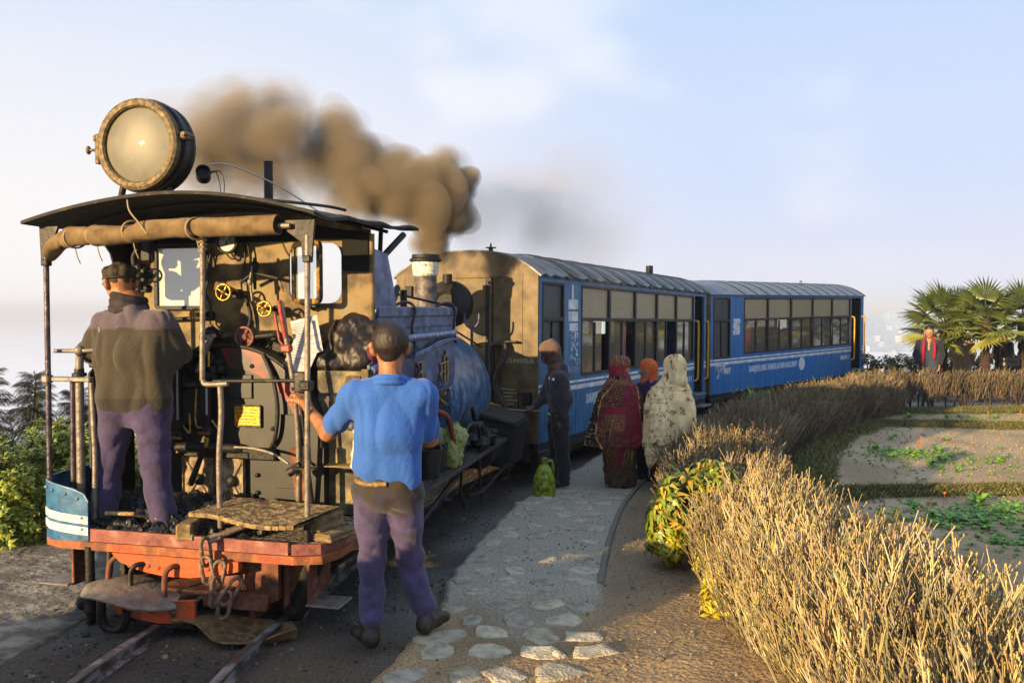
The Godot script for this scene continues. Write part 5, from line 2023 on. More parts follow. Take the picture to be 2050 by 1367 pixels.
		put(roof, "roof_strip", g, patchy("strip", [[0.0, "3a3836"], [0.6, "5a5754"], [1.0, "7a7774"]], 0.02, 0.6) if first else sm("3d4247", 0.6, 0.1, "grime", 1.0))
	g = G.new()
	if first:
		g.xf.origin = V(0.33, 2.42, 0.1)
		g.lathe([Vector2(0.03, -0.03), Vector2(0.03, 0.02), Vector2(0.07, 0.025), Vector2(0.07, 0.035), Vector2(0.015, 0.04), Vector2(0.008, 0.09)], 12)
		g.xf.origin = V(0.2, 2.4, L - 0.9)
		g.lathe([Vector2(0.07, 0), Vector2(0.07, 0.2), Vector2(0.0, 0.21)], 14)
	else:
		g.tube(smooth_line([V(0.5, 2.36, 5.2), V(0.5, 2.46, 5.2), V(0.54, 2.46, 5.2), V(0.54, 2.38, 5.2)]), 0.01, 6)
	put(roof, "roof_vent", g, dark)
	# windows: dark frames, frosted lights above, sliding lights below
	for s in [1.0, -1.0]:
		for i in 6:
			var t0: float = small[0] if i == 5 else wins[i]
			var t1: float = small[1] if i == 5 else wins[i + 1]
			var y0: float = small[2] if i == 5 else bot
			var y1: float = small[3]
			var ym := 1.54
			var x: float = s * 1.063
			g = G.new()
			var th := 0.05
			for q in [[t0 - 0.0, t0 + 0.035, y0, y1], [t1 - 0.035, t1, y0, y1]]:
				g.box(V(x, (q[2] + q[3]) / 2, (q[0] + q[1]) / 2), Vector3(th, q[3] - q[2], q[1] - q[0]), 0.004)
			for q in [[y0, y0 + 0.04], [ym - 0.025, ym + 0.025], [y1 - 0.035, y1]]:
				g.box(V(x, (q[0] + q[1]) / 2, (t0 + t1) / 2), Vector3(th - 0.002, q[1] - q[0], t1 - t0 - 0.07), 0.004)
			var tm := (t0 + t1) / 2
			g.box(V(x - 0.006 * s, (y0 + ym) / 2, tm), Vector3(th * 0.6, ym - y0 - 0.07, 0.04), 0.004)
			var w := put(o, "window", g, dark)
			g = G.new()
			g.box(V(x - 0.01 * s, (ym + y1) / 2, tm), Vector3(0.006, y1 - ym - 0.05, t1 - t0 - 0.06))
			put(w, "upper_pane", g, blind if i == 5 else frost)
			for hf in 2:
				var a: float = t0 + 0.035 if hf == 0 else tm + 0.015
				var b: float = tm - 0.015 if hf == 0 else t1 - 0.035
				if first and i < 4 and hf == 1 and i != 2:
					a -= 0.18 + 0.1 * i          # pushed open
					b -= 0.18 + 0.1 * i
				g = G.new()
				g.box(V(x - (0.012 + 0.01 * hf) * s, (y0 + ym) / 2, (a + b) / 2), Vector3(0.006, ym - y0 - 0.06, b - a))
				put(w, "lower_pane", g, blind if i == 5 else clear)
	# inside: floor, seats, a dark lining
	g = G.new()
	g.box(V(0, 0.06, L / 2), Vector3(2.02, 0.06, L - 0.06))
	put(o, "coach_floor", g, inside)
	for i in 6:
		for s in [0.62, -0.62]:
			g = G.new()
			var t := 1.3 + i * 0.85
			g.box(V(s, 0.45, t + 0.22), Vector3(0.75, 0.14, 0.42), 0.04)
			g.box(V(s, 0.85, t), Vector3(0.75, 0.85, 0.12), 0.05)
			g.box(V(s, 0.24, t + 0.2), Vector3(0.6, 0.3, 0.3))
			put(o, "seat", g, sm("2a3550", 0.8, 0.0, "weave", 3.0, "cloth_n", 0.5))
	g = G.new()
	g.box(V(0, 1.0, 0.95), Vector3(2.0, 1.9, 0.04))
	g.box(V(0.45, 1.05, door[0] - 0.02), Vector3(1.1, 1.95, 0.04))
	put(o, "partition", g, blue)
	# doorway rails, steps, running gear
	for t in [door[0] + 0.07, door[1] + 0.1]:
		put(o, "door_rail", bar(smooth_line([V(1.07, 1.53, t - 0.05), V(1.12, 1.52, t - 0.03), V(1.135, 1.45, t), V(1.135, 0.9, t), V(1.135, 0.5, t), V(1.12, 0.4, t - 0.02), V(1.07, 0.38, t - 0.05)]), 0.02), yellow)
	for i in 2:
		g = G.new()
		g.box(V(1.0 + 0.1 * i, 0.1 - 0.22 * i, (door[0] + door[1]) / 2), Vector3(0.3, 0.035, 0.6), 0.006)
		put(o, "door_step", g, patchy("step_grey", [[0.0, "4a4844"], [0.6, "7a7874"], [1.0, "a0a09c"]], 0.03, 0.6))
	for t in [1.3, L - 1.5]:
		g = G.new()
		g.box(V(0, -0.22, t), Vector3(1.7, 0.2, 1.3), 0.02)
		for a in [-0.45, 0.45]:
			for s in [-0.35, 0.35]:
				g.xf = frame(V(s, -0.24, t + a), Vector3.RIGHT, Vector3.UP)
				g.lathe([Vector2(0.2, -0.04), Vector2(0.23, -0.04), Vector2(0.22, 0.04), Vector2(0.05, 0.05)], 20)
			g.xf = Transform3D.IDENTITY
			g.box(V(0.72, -0.24, t + a), Vector3(0.12, 0.16, 0.2), 0.02)
		put(o, "bogie", g, black)
	g = G.new()
	for q in [[1.03, -0.2, 0.25, 0.12, 0.22, 0.5], [0.9, -0.22, 2.4, 0.3, 0.22, 0.8], [0.9, -0.2, 3.9, 0.3, 0.24, 0.9]]:
		g.box(V(q[0], q[1], q[2]), Vector3(q[3], q[4], q[5]), 0.02)
	g.box(V(0.0, -0.12, -0.05), Vector3(2.0, 0.22, 0.1), 0.02)
	g.box(V(0.0, -0.1, -0.2), Vector3(0.35, 0.12, 0.3), 0.03)
	put(o, "underframe", g, black)
	# paint: names, number, emblem
	var tx: float = k.text
	letters(o, "painted_name", "DARJEELING HIMALAYAN RAILWAY", V(1.081, 0.445, tx + 1.15), 0.135, 2.28, white)
	if first:
		letters(o, "painted_number", "0561 A 1", V(1.081, 0.43, 6.1), 0.11, 0.55, white)
		g = G.new()
		for q in [[0.98, 1.9, 0.06, 0.2], [1.0, 1.74, 0.3, 0.13], [1.0, 1.58, 0.3, 0.13], [1.02, 1.44, 0.27, 0.1]]:
			g.box(V(1.0815, q[1], q[0]), Vector3(0.003, q[3], q[2]), 0.0)
		for i in 40:
			var y := 1.4 - 0.35 * pow(rng.randf(), 1.4)
			g.box(V(1.0815, y, 1.08 + rng.randf_range(-0.14, 0.08)), Vector3(0.003, rng.randf_range(0.01, 0.05), rng.randf_range(0.008, 0.03)))
		put(o, "white_patch", g, white)
		g = G.new()
		for q in [[0.9, 1.03], [0.95, 1.0], [1.05, 0.98]]:
			var pts := []
			for i in 9:
				pts.append(V(1.083, q[1] + rng.randf_range(-0.05, 0.05), q[0] + i * 0.022))
			g.tube(smooth_line(pts, 3), 0.004, 4)
		for q in [[0.86, 0.83], [0.92, 0.82], [1.0, 0.83], [1.07, 0.82], [1.13, 0.83]]:
			g.tube([V(1.083, q[1], q[0]), V(1.083, q[1] + 0.09, q[0] + 0.01)], 0.004, 4)
			g.tube([V(1.083, q[1] + 0.09, q[0] - 0.01), V(1.083, q[1] + 0.03, q[0] + 0.04)], 0.004, 4)
		put(o, "chalk_scrawl", g, sm("c4c8cc", 0.9, 0.0, "", 1.0, ""))
		letters(end, "stencilled_number", "ESH05A", V(0.82, 1.02, -0.021), 0.06, 0.42, sm("d8cfb0", 0.8, 0.0, "grime", 4.0), Basis.IDENTITY)
		g = G.new()
		for i in 5:
			g.box(V(0.66 + 0.03 * (i % 2), 0.66 - i * 0.045, -0.0215), Vector3(0.22 - 0.04 * (i % 3), 0.014, 0.003))
		put(end, "stencilled_line", g, sm("c8bc94", 0.8, 0.0, "grit", 6.0))
		end_gear(end, black, yellow, dark)
	else:
		letters(o, "painted_number", "0907A 1", V(1.081, 0.46, 6.6), 0.11, 0.55, white)
		letters(o, "painted_name", "NF", V(1.081, 0.46, 0.7), 0.13, 0.24, white)
		g = G.new()
		for q in [[0.2, 0.58, 0.6, 0.58], [0.24, 0.58, 0.24, 0.51], [0.24, 0.51, 0.3, 0.48], [0.33, 0.58, 0.33, 0.4], [0.33, 0.4, 0.26, 0.34], [0.26, 0.34, 0.34, 0.32], [0.42, 0.58, 0.42, 0.52], [0.42, 0.52, 0.38, 0.49], [0.38, 0.49, 0.45, 0.43], [0.43, 0.51, 0.5, 0.51], [0.5, 0.58, 0.5, 0.43], [0.56, 0.6, 0.56, 0.43], [0.56, 0.6, 0.52, 0.64], [0.52, 0.64, 0.47, 0.62], [0.47, 0.62, 0.47, 0.58]]:
			g.tube([V(1.084, q[1], q[0]), V(1.084, q[3], q[2])], 0.011, 5)
		put(o, "painted_name", g, white)
		g = G.new()
		g.xf = frame(V(1.0805, 0.43, 4.13), Vector3.RIGHT, Vector3.UP)
		g.lathe([Vector2(0.155, 0.0), Vector2(0.155, 0.004), Vector2(0, 0.0042)], 32)
		var em := put(o, "round_emblem", g, sm("d9dedd", 0.6, 0.0, "", 1.0, ""))
		g = G.new()
		g.xf = frame(V(1.0805, 0.43, 4.13), Vector3.RIGHT, Vector3.UP)
		for r in [0.135, 0.085]:
			var ring := []
			for i in 33:
				ring.append(Vector3(cos(TAU * i / 32) * r, 0.004, sin(TAU * i / 32) * r))
			g.tube(ring, 0.004, 4, false)
		for i in 16:
			var a := TAU * i / 16
			g.tube([Vector3(cos(a) * 0.1, 0.004, sin(a) * 0.1), Vector3(cos(a) * 0.12, 0.004, sin(a) * 0.12)], 0.004, 4)
		g.box(Vector3(0, 0.004, 0), Vector3(0.07, 0.004, 0.05))
		put(em, "emblem_ring", g, sm("9fb0b8", 0.6, 0.0, "", 1.0, ""))
		g = G.new()
		for i in 7:
			g.box(V(1.0815, 1.55 - i * 0.05, 1.06 + 0.02 * sin(i * 2.0)), Vector3(0.003, 0.042, 0.28 + 0.03 * sin(i * 3.0)))
		put(o, "white_patch", g, white)

func roof_y(x: float) -> float:
	return 2.09 + 0.33 * (1.0 - pow(clampf(absf(x) / 1.13, 0.0, 1.0), 2.7))

func end_gear(end: Node3D, black: Material, yellow: Material, dark: Material) -> void:
	var g := bar([V(0.46, 0.3, -0.08), V(0.46, 1.2, -0.08), V(0.5, 1.22, -0.09), V(0.62, 1.23, -0.1)], 0.04, 10)
	put(end, "brake_pipe", g, dark)
	var pts := smooth_line([V(0.6, 1.25, -0.12), V(0.68, 1.2, -0.14), V(0.67, 1.04, -0.15), V(0.58, 0.86, -0.15), V(0.56, 0.72, -0.15), V(0.62, 0.58, -0.15), V(0.72, 0.44, -0.15)], 10)
	var rad := []
	for i in pts.size():
		rad.append(0.034 + 0.004 * (i % 2))
	g = G.new().tube(pts, rad, 10)
	g.ball(V(0.6, 1.24, -0.12), Vector3(0.06, 0.05, 0.05))
	g.box(V(0.74, 1.26, -0.1), Vector3(0.2, 0.02, 0.08), 0.005)
	g.ball(V(0.75, 0.4, -0.15), Vector3(0.07, 0.05, 0.05))
	put(end, "vacuum_hose", g, sm("4a4234", 0.7, 0.0, "grime", 2.0))
	put(end, "yellow_pipe", bar(smooth_line([V(0.2, 0.5, -0.12), V(0.4, 0.49, -0.12), V(0.6, 0.45, -0.12), V(0.75, 0.42, -0.12)]), 0.02), yellow)
	g = bar([V(0.86, 0.62, -0.1), V(0.98, 0.6, -0.1)], 0.012)
	g.tube([V(0.86, 0.62, -0.1), V(0.86, 0.36, -0.1)], 0.01)
	g.box(V(0.96, 0.56, -0.06), Vector3(0.1, 0.16, 0.1), 0.01)
	g.ball(V(0.72, 0.42, -0.1), Vector3(0.08, 0.05, 0.05))
	put(end, "coupling_lever", g, black)
	g = G.new()
	g.box(V(-0.86, 1.9, -0.03), Vector3(0.12, 0.14, 0.05), 0.008)
	g.box(V(-0.95, 1.9, -0.03), Vector3(0.05, 0.04, 0.05), 0.008)
	put(end, "lamp_box", g, black)

# ------------------------------------------------------------------ people
var folds := FastNoiseLite.new()
var creases := FastNoiseLite.new()

func basis_to(fwd: Vector3, up := Vector3.UP) -> Basis:     # x right, y up, -z forward
	return Basis.looking_at(fwd.normalized(), up)

func head(g: G, c: Vector3, b: Basis, s: float, neck: Vector3, ears := true) -> void:
	var w := func(x: float, y: float, z: float) -> Vector3: return c + b * (Vector3(x, y, -z) * s)
	var k := Body.new()
	k.bone(w.call(0, 0.035, -0.025), w.call(0, 0.03, 0.02), 0.082 * s)
	k.bone(w.call(0, 0.0, 0.035), w.call(0, -0.085, 0.055), 0.062 * s, 0.034 * s)
	k.bone(w.call(-0.035, -0.02, 0.03), w.call(-0.03, -0.075, 0.035), 0.042 * s, 0.03 * s)
	k.bone(w.call(0.035, -0.02, 0.03), w.call(0.03, -0.075, 0.035), 0.042 * s, 0.03 * s)
	k.bone(w.call(0, -0.06, -0.015), neck, 0.055 * s, 0.062 * s)
	k.skin(g, 0.0075, 75.0)
	var f := Body.new()
	f.bone(w.call(0, 0.022, 0.094), w.call(0, -0.022, 0.118), 0.008 * s, 0.013 * s)
	f.bone(w.call(-0.014, -0.026, 0.1), w.call(0.014, -0.026, 0.1), 0.01 * s)
	f.bone(w.call(-0.05, 0.036, 0.072), w.call(0.05, 0.036, 0.072), 0.016 * s)
	f.bone(w.call(-0.05, -0.02, 0.07), w.call(-0.035, -0.025, 0.078), 0.02 * s)
	f.bone(w.call(0.05, -0.02, 0.07), w.call(0.035, -0.025, 0.078), 0.02 * s)
	f.bone(w.call(0, -0.1, 0.078), w.call(0, -0.092, 0.084), 0.018 * s)
	if ears:
		for e in [-1.0, 1.0]:
			f.chain([w.call(e * 0.082, 0.02, -0.008), w.call(e * 0.096, 0.012, -0.018), w.call(e * 0.09, -0.02, -0.008), w.call(e * 0.08, -0.035, 0.0)], [0.011 * s, 0.012 * s, 0.011 * s, 0.01 * s])
	f.skin(g, 0.0055, 130.0)

func face_bits(o: Node3D, c: Vector3, b: Basis, s: float) -> void:
	var w := func(x: float, y: float, z: float) -> Vector3: return c + b * (Vector3(x, y, -z) * s)
	var g := G.new()
	for e in [-1.0, 1.0]:
		g.ball(w.call(e * 0.031, 0.012, 0.083), Vector3(0.013, 0.007, 0.01) * s, 8, 6, b)
	put(o, "eye", g, sm("181210", 0.2, 0.0, "", 1.0, ""))
	g = G.new()
	for e in [-1.0, 1.0]:
		g.tube([w.call(e * 0.014, 0.034, 0.094), w.call(e * 0.034, 0.04, 0.089), w.call(e * 0.05, 0.032, 0.078)], 0.004 * s, 5)
	put(o, "eyebrow", g, sm("15100d", 0.8, 0.0, "", 1.0, ""))
	g = G.new()
	g.tube([w.call(-0.022, -0.058, 0.089), w.call(0, -0.056, 0.098), w.call(0.022, -0.058, 0.089)], [0.003 * s, 0.0075 * s, 0.003 * s], 6)
	put(o, "lips", g, sm("7a4038", 0.5, 0.0, "", 1.0, ""))

# palm, four unequal bent fingers and a thumb; dir runs from the wrist to the fingers, out is the back of the hand
func hand(g: G, wrist: Vector3, dir: Vector3, out: Vector3, thumb_side: float, curl: float, s := 1.0, cell := 0.0045) -> void:
	dir = dir.normalized()
	var side := dir.cross(out).normalized()
	out = side.cross(dir).normalized()
	var k := Body.new()
	var reach := [0.078, 0.086, 0.08, 0.064]
	for i in 4:
		var off := (i - 1.5) * 0.0195 * -thumb_side
		var kn := wrist + (dir * (0.088 - 0.004 * absf(i - 1.2)) + side * off + out * 0.004) * s
		k.bone(wrist + (dir * 0.012 + side * off * 0.6) * s, kn, 0.0135 * s, 0.0115 * s)
		var p := kn
		var a := curl * 0.6 + 0.08 * i * curl
		var len: float = reach[i]
		for j in 3:
			var d := (dir * cos(a) - out * sin(a))
			var q: Vector3 = p + d * len * [0.46, 0.31, 0.25][j] * s
			k.bone(p, q, [0.0095, 0.0085, 0.0075][j] * s, [0.0085, 0.0075, 0.0062][j] * s)
			p = q
			a += curl * [0.9, 0.6, 0.4][j]
	var tb := wrist + (dir * 0.022 + side * 0.022 * thumb_side) * s
	var t1 := tb + (dir * 0.032 + side * 0.026 * thumb_side - out * 0.012) * s
	var t2 := t1 + (dir * 0.032 + side * 0.008 * thumb_side - out * 0.014 * (0.5 + curl)) * s
	var t3 := t2 + (dir * 0.024 - side * 0.004 * thumb_side - out * 0.012 * (0.4 + curl)) * s
	k.chain([tb, t1, t2, t3], [0.015 * s, 0.0115 * s, 0.01 * s, 0.0075 * s])
	k.skin(g, cell * s, 190.0)

func tint(g: G, f: Callable) -> void:
	for i in g.v.size():
		g.c[i] = f.call(g.v[i])

func cloth_mat(key: String, rough := 0.9, tex := "weave", scale := 3.0) -> StandardMaterial3D:
	if MT.has(key):
		return MT[key]
	var m := sm("ffffff", rough, 0.0, tex, scale, "cloth_n", 0.7).duplicate() as StandardMaterial3D
	m.vertex_color_use_as_albedo = true
	m.rim_enabled = true
	m.rim = 0.35
	m.rim_tint = 0.6
	MT[key] = m
	return m

# a draped cloth: rows of [height, x, z, half width, half depth], falling in folds
func drape(rows: Array, seg: int, deep: float, freq: float, sd: float, open_front := 0.0) -> G:
	var full := []
	for i in rows.size() - 1:
		for k in 5:
			var t := k / 5.0
			var a: Array = rows[i]
			var b: Array = rows[i + 1]
			var q := []
			for j in 5:
				q.append(lerpf(a[j], b[j], t))
			full.append(q)
	full.append(rows[rows.size() - 1])
	var out := []
	for i in full.size():
		var q: Array = full[i]
		var ring := PackedVector3Array()
		var low := float(i) / full.size()
		for k in seg:
			var a := TAU * k / seg
			var f := sin(a * freq + sd + low * 2.0) * 0.6 + sin(a * freq * 2.3 + sd * 3.0 - low * 4.0) * 0.4
			f += folds.get_noise_3d(cos(a) * 2.0 + sd, sin(a) * 2.0, low * 3.0) * 1.3
			var r := 1.0 + deep * f * (0.25 + low)
			ring.append(Vector3(q[1] + cos(a) * q[3] * r, q[0] + 0.02 * f * low, q[2] - sin(a) * q[4] * r))
		out.append(ring)
	out.reverse()
	return G.new().grid(out, true)

func people() -> void:
	folds.seed = 17
	folds.frequency = 6.0
	folds.fractal_octaves = 3
	creases.seed = 23
	creases.frequency = 4.6
	creases.fractal_type = FastNoiseLite.FRACTAL_RIDGED
	creases.fractal_octaves = 1
	creases.fractal_gain = 0.35
	creases.domain_warp_enabled = true
	creases.domain_warp_amplitude = 0.14
	creases.domain_warp_frequency = 1.6
	creases.domain_warp_fractal_type = FastNoiseLite.DOMAIN_WARP_FRACTAL_NONE
	var skin := sm("b5794f", 0.55, 0.0, "soft", 3.0, "fine_n", 0.15)
	skin.subsurf_scatter_enabled = true
	skin.subsurf_scatter_strength = 0.1
	var dark_skin := sm("5a3524", 0.5, 0.0, "soft", 3.0, "fine_n", 0.15)
	var pale_skin := sm("b98362", 0.55, 0.0, "soft", 3.0, "fine_n", 0.15)
	var shoe := patchy("shoe", [[0.0, "15120f"], [0.5, "2b241c"], [0.8, "4a3d2c"], [1.0, "6a5a40"]], 0.02, 0.5)
	man_in_blue(skin, shoe)
	driver(skin, shoe)
	man_in_beanie(dark_skin, shoe)
	women(pale_skin, shoe)
	far_people(pale_skin, shoe)

func man_in_blue(skin: Material, shoe: Material) -> void:
	var P := Vector3(-0.68, 0.02, -4.6)
	var o := thing("person", "man in bright blue polo shirt and purple trousers, seen from behind, reaching for a lever", "person", P)
	var w := func(x: float, y: float, z: float) -> Vector3: return Vector3(x, y, -z) - P
	var hc: Vector3 = w.call(-0.678, 1.69, 4.58)
	var nk: Vector3 = w.call(-0.68, 1.5, 4.57)
	var sl: Vector3 = w.call(-0.87, 1.425, 4.58)
	var sr: Vector3 = w.call(-0.5, 1.425, 4.6)
	var el: Vector3 = w.call(-1.065, 1.19, 4.74)
	var wl: Vector3 = w.call(-1.285, 1.325, 5.06)
	var er: Vector3 = w.call(-0.475, 1.16, 4.72)
	var wr: Vector3 = w.call(-0.64, 1.08, 4.98)
	var hipl: Vector3 = w.call(-0.79, 0.88, 4.61)
	var hipr: Vector3 = w.call(-0.61, 0.88, 4.62)
	var kl: Vector3 = w.call(-0.8, 0.46, 4.68)
	var kr: Vector3 = w.call(-0.595, 0.47, 4.72)
	var al: Vector3 = w.call(-0.79, 0.11, 4.58)
	var ar: Vector3 = w.call(-0.5, 0.15, 4.68)
	var g := G.new()
	var k := Body.new()
	k.bone(w.call(-0.69, 1.38, 4.6), w.call(-0.7, 0.95, 4.6), 0.09, 0.09)
	k.chain([sl, el, wl], [0.05, 0.045, 0.027])
	k.chain([sr, er, wr], [0.05, 0.045, 0.027])
	k.chain([hipl, kl, al], [0.075, 0.05, 0.035])
	k.chain([hipr, kr, ar], [0.075, 0.05, 0.035])
	k.bone(nk, hc, 0.055)
	k.skin(g, 0.013, 70.0)
	head(g, hc, basis_to(Vector3(-0.12, -0.05, -1)), 1.06, nk)
	hand(g, wl, w.call(-1.37, 1.39, 5.2) - wl, Vector3(0.55, 0.35, 0.75), -1.0, 0.55, 1.08)
	hand(g, wr, Vector3(-0.5, -0.1, -0.6), Vector3(0.6, 0.5, -0.2), -1.0, 0.7, 1.0)
	put(o, "body", g, skin)
	# hair
	g = G.new()
	k = Body.new()
	k.bone(hc + Vector3(0.005, 0.047, 0.03), hc + Vector3(-0.005, 0.055, -0.035), 0.094)
	k.bone(hc + Vector3(0, 0.0, 0.045), hc + Vector3(0, -0.035, 0.045), 0.07, 0.05)
	k.bone(hc + Vector3(-0.045, 0.04, 0.0), hc + Vector3(0.045, 0.04, 0.0), 0.045)
	k.skin(g, 0.0075, 60.0, folds, 0.004, Vector3(8, 3, 8))
	put(o, "hair", g, patchy("short_hair", [[0.0, "0d0906"], [0.5, "20150d"], [0.8, "35241a"], [1.0, "4a3420"]], 0.12, 0.55, 0.0, 4.0, "fine_n", 1.2))
	# shirt
	g = G.new()
	g.col = lin("2759a6")
	k = Body.new()
	k.chain([w.call(-0.785, 1.39, 4.58), w.call(-0.775, 1.2, 4.57), w.call(-0.795, 1.035, 4.58)], [0.1, 0.1, 0.098])
	k.chain([w.call(-0.585, 1.39, 4.6), w.call(-0.605, 1.2, 4.58), w.call(-0.61, 0.97, 4.6)], [0.1, 0.098, 0.104])
	k.chain([w.call(-0.685, 1.45, 4.59), w.call(-0.69, 1.2, 4.57), w.call(-0.7, 0.98, 4.6)], [0.1, 0.125, 0.115])
	k.bone(sl, sr, 0.075)
	k.bone(w.call(-0.8, 1.46, 4.59), w.call(-0.56, 1.46, 4.6), 0.055)
	k.chain([sl, sl.lerp(el, 0.7)], [0.078, 0.074])
	k.chain([sr, sr.lerp(er, 0.85)], [0.078, 0.07])
	k.bone(w.call(-0.6, 1.0, 4.56), w.call(-0.585, 0.915, 4.53), 0.055, 0.02)
	k.skin(g, 0.0095, 55.0, creases, -0.01, Vector3(1.5, 0.5, 1.5))
	put(o, "shirt", g, cloth_mat("polo", 0.85, "", 2.0))
	g = G.new()
	var ring := []
	for i in 21:
		var a := TAU * i / 20
		ring.append(nk + Vector3(cos(a) * 0.074, 0.012 - 0.03 * sin(a) * -0.6, sin(a) * 0.068 + 0.008))
	g.tube(ring, 0.021, 8, false)
	g.tube(ring.map(func(p): return (p - nk) * Vector3(1.08, 1, 1.1) + nk - Vector3(0, 0.022, 0)), 0.016, 8, false)
	g.col = lin("2a64c4")
	for i in g.c.size(): g.c[i] = lin("2a5cac")
	put(o, "collar", g, cloth_mat("polo"))
	# trousers, worn and oily at the seat
	g = G.new()
	k = Body.new()
	k.chain([w.call(-0.78, 0.97, 4.6), hipl, w.call(-0.795, 0.68, 4.64), kl, w.call(-0.8, 0.3, 4.63), w.call(-0.79, 0.165, 4.59)], [0.09, 0.112, 0.093, 0.078, 0.072, 0.075])
	k.chain([w.call(-0.62, 0.97, 4.6), hipr, w.call(-0.605, 0.68, 4.67), kr, w.call(-0.56, 0.32, 4.7), w.call(-0.51, 0.205, 4.68)], [0.09, 0.112, 0.093, 0.078, 0.074, 0.078])
	k.bone(w.call(-0.7, 0.97, 4.6), w.call(-0.7, 0.86, 4.6), 0.12, 0.1)
	k.bone(w.call(-0.74, 0.88, 4.55), w.call(-0.65, 0.88, 4.56), 0.09)
	k.skin(g, 0.0105, 75.0, creases, -0.01, Vector3(0.7, 1.25, 0.7))
	var pur := lin("4f4369")
	var oil := lin("372f28")
	tint(g, func(p: Vector3) -> Color: return pur.lerp(oil, smoothstep(0.72, 0.86, p.y + 0.12 * folds.get_noise_3dv(p * 0.6))))
	put(o, "trousers", g, cloth_mat("work_cloth", 0.9, "soft", 1.6))
	g = G.new()
	ring = []
	for i in 25:
		var a := lerpf(1.5, 3.3, i / 24.0)
		ring.append(w.call(-0.7, 0.945, 4.6) + Vector3(cos(a) * 0.17, 0.004 * sin(a * 2), sin(a) * 0.12))
	g.tube(ring, 0.018, 6, false)
	put(o, "belt", g, sm("9a7c48", 0.6, 0.0, "grime", 3.0))
	for s in [[al, Vector3(-0.12, 0, -0.13)], [ar, Vector3(0.1, 0, -0.15)]]:
		g = G.new()
		k = Body.new()
		var a: Vector3 = s[0]
		var d: Vector3 = s[1]
		var flo := a.y - 0.1
		k.chain([Vector3(a.x, flo + 0.05, a.z + 0.03), Vector3(a.x, flo + 0.045, a.z) + d * 0.5, Vector3(a.x, flo + 0.03, a.z) + d], [0.043, 0.042, 0.034])
		k.bone(Vector3(a.x, flo + 0.04, a.z + 0.03), Vector3(a.x, flo + 0.11, a.z + 0.015), 0.042, 0.04)
		k.skin(g, 0.011, 80.0)
		put(o, "shoe", g, shoe)

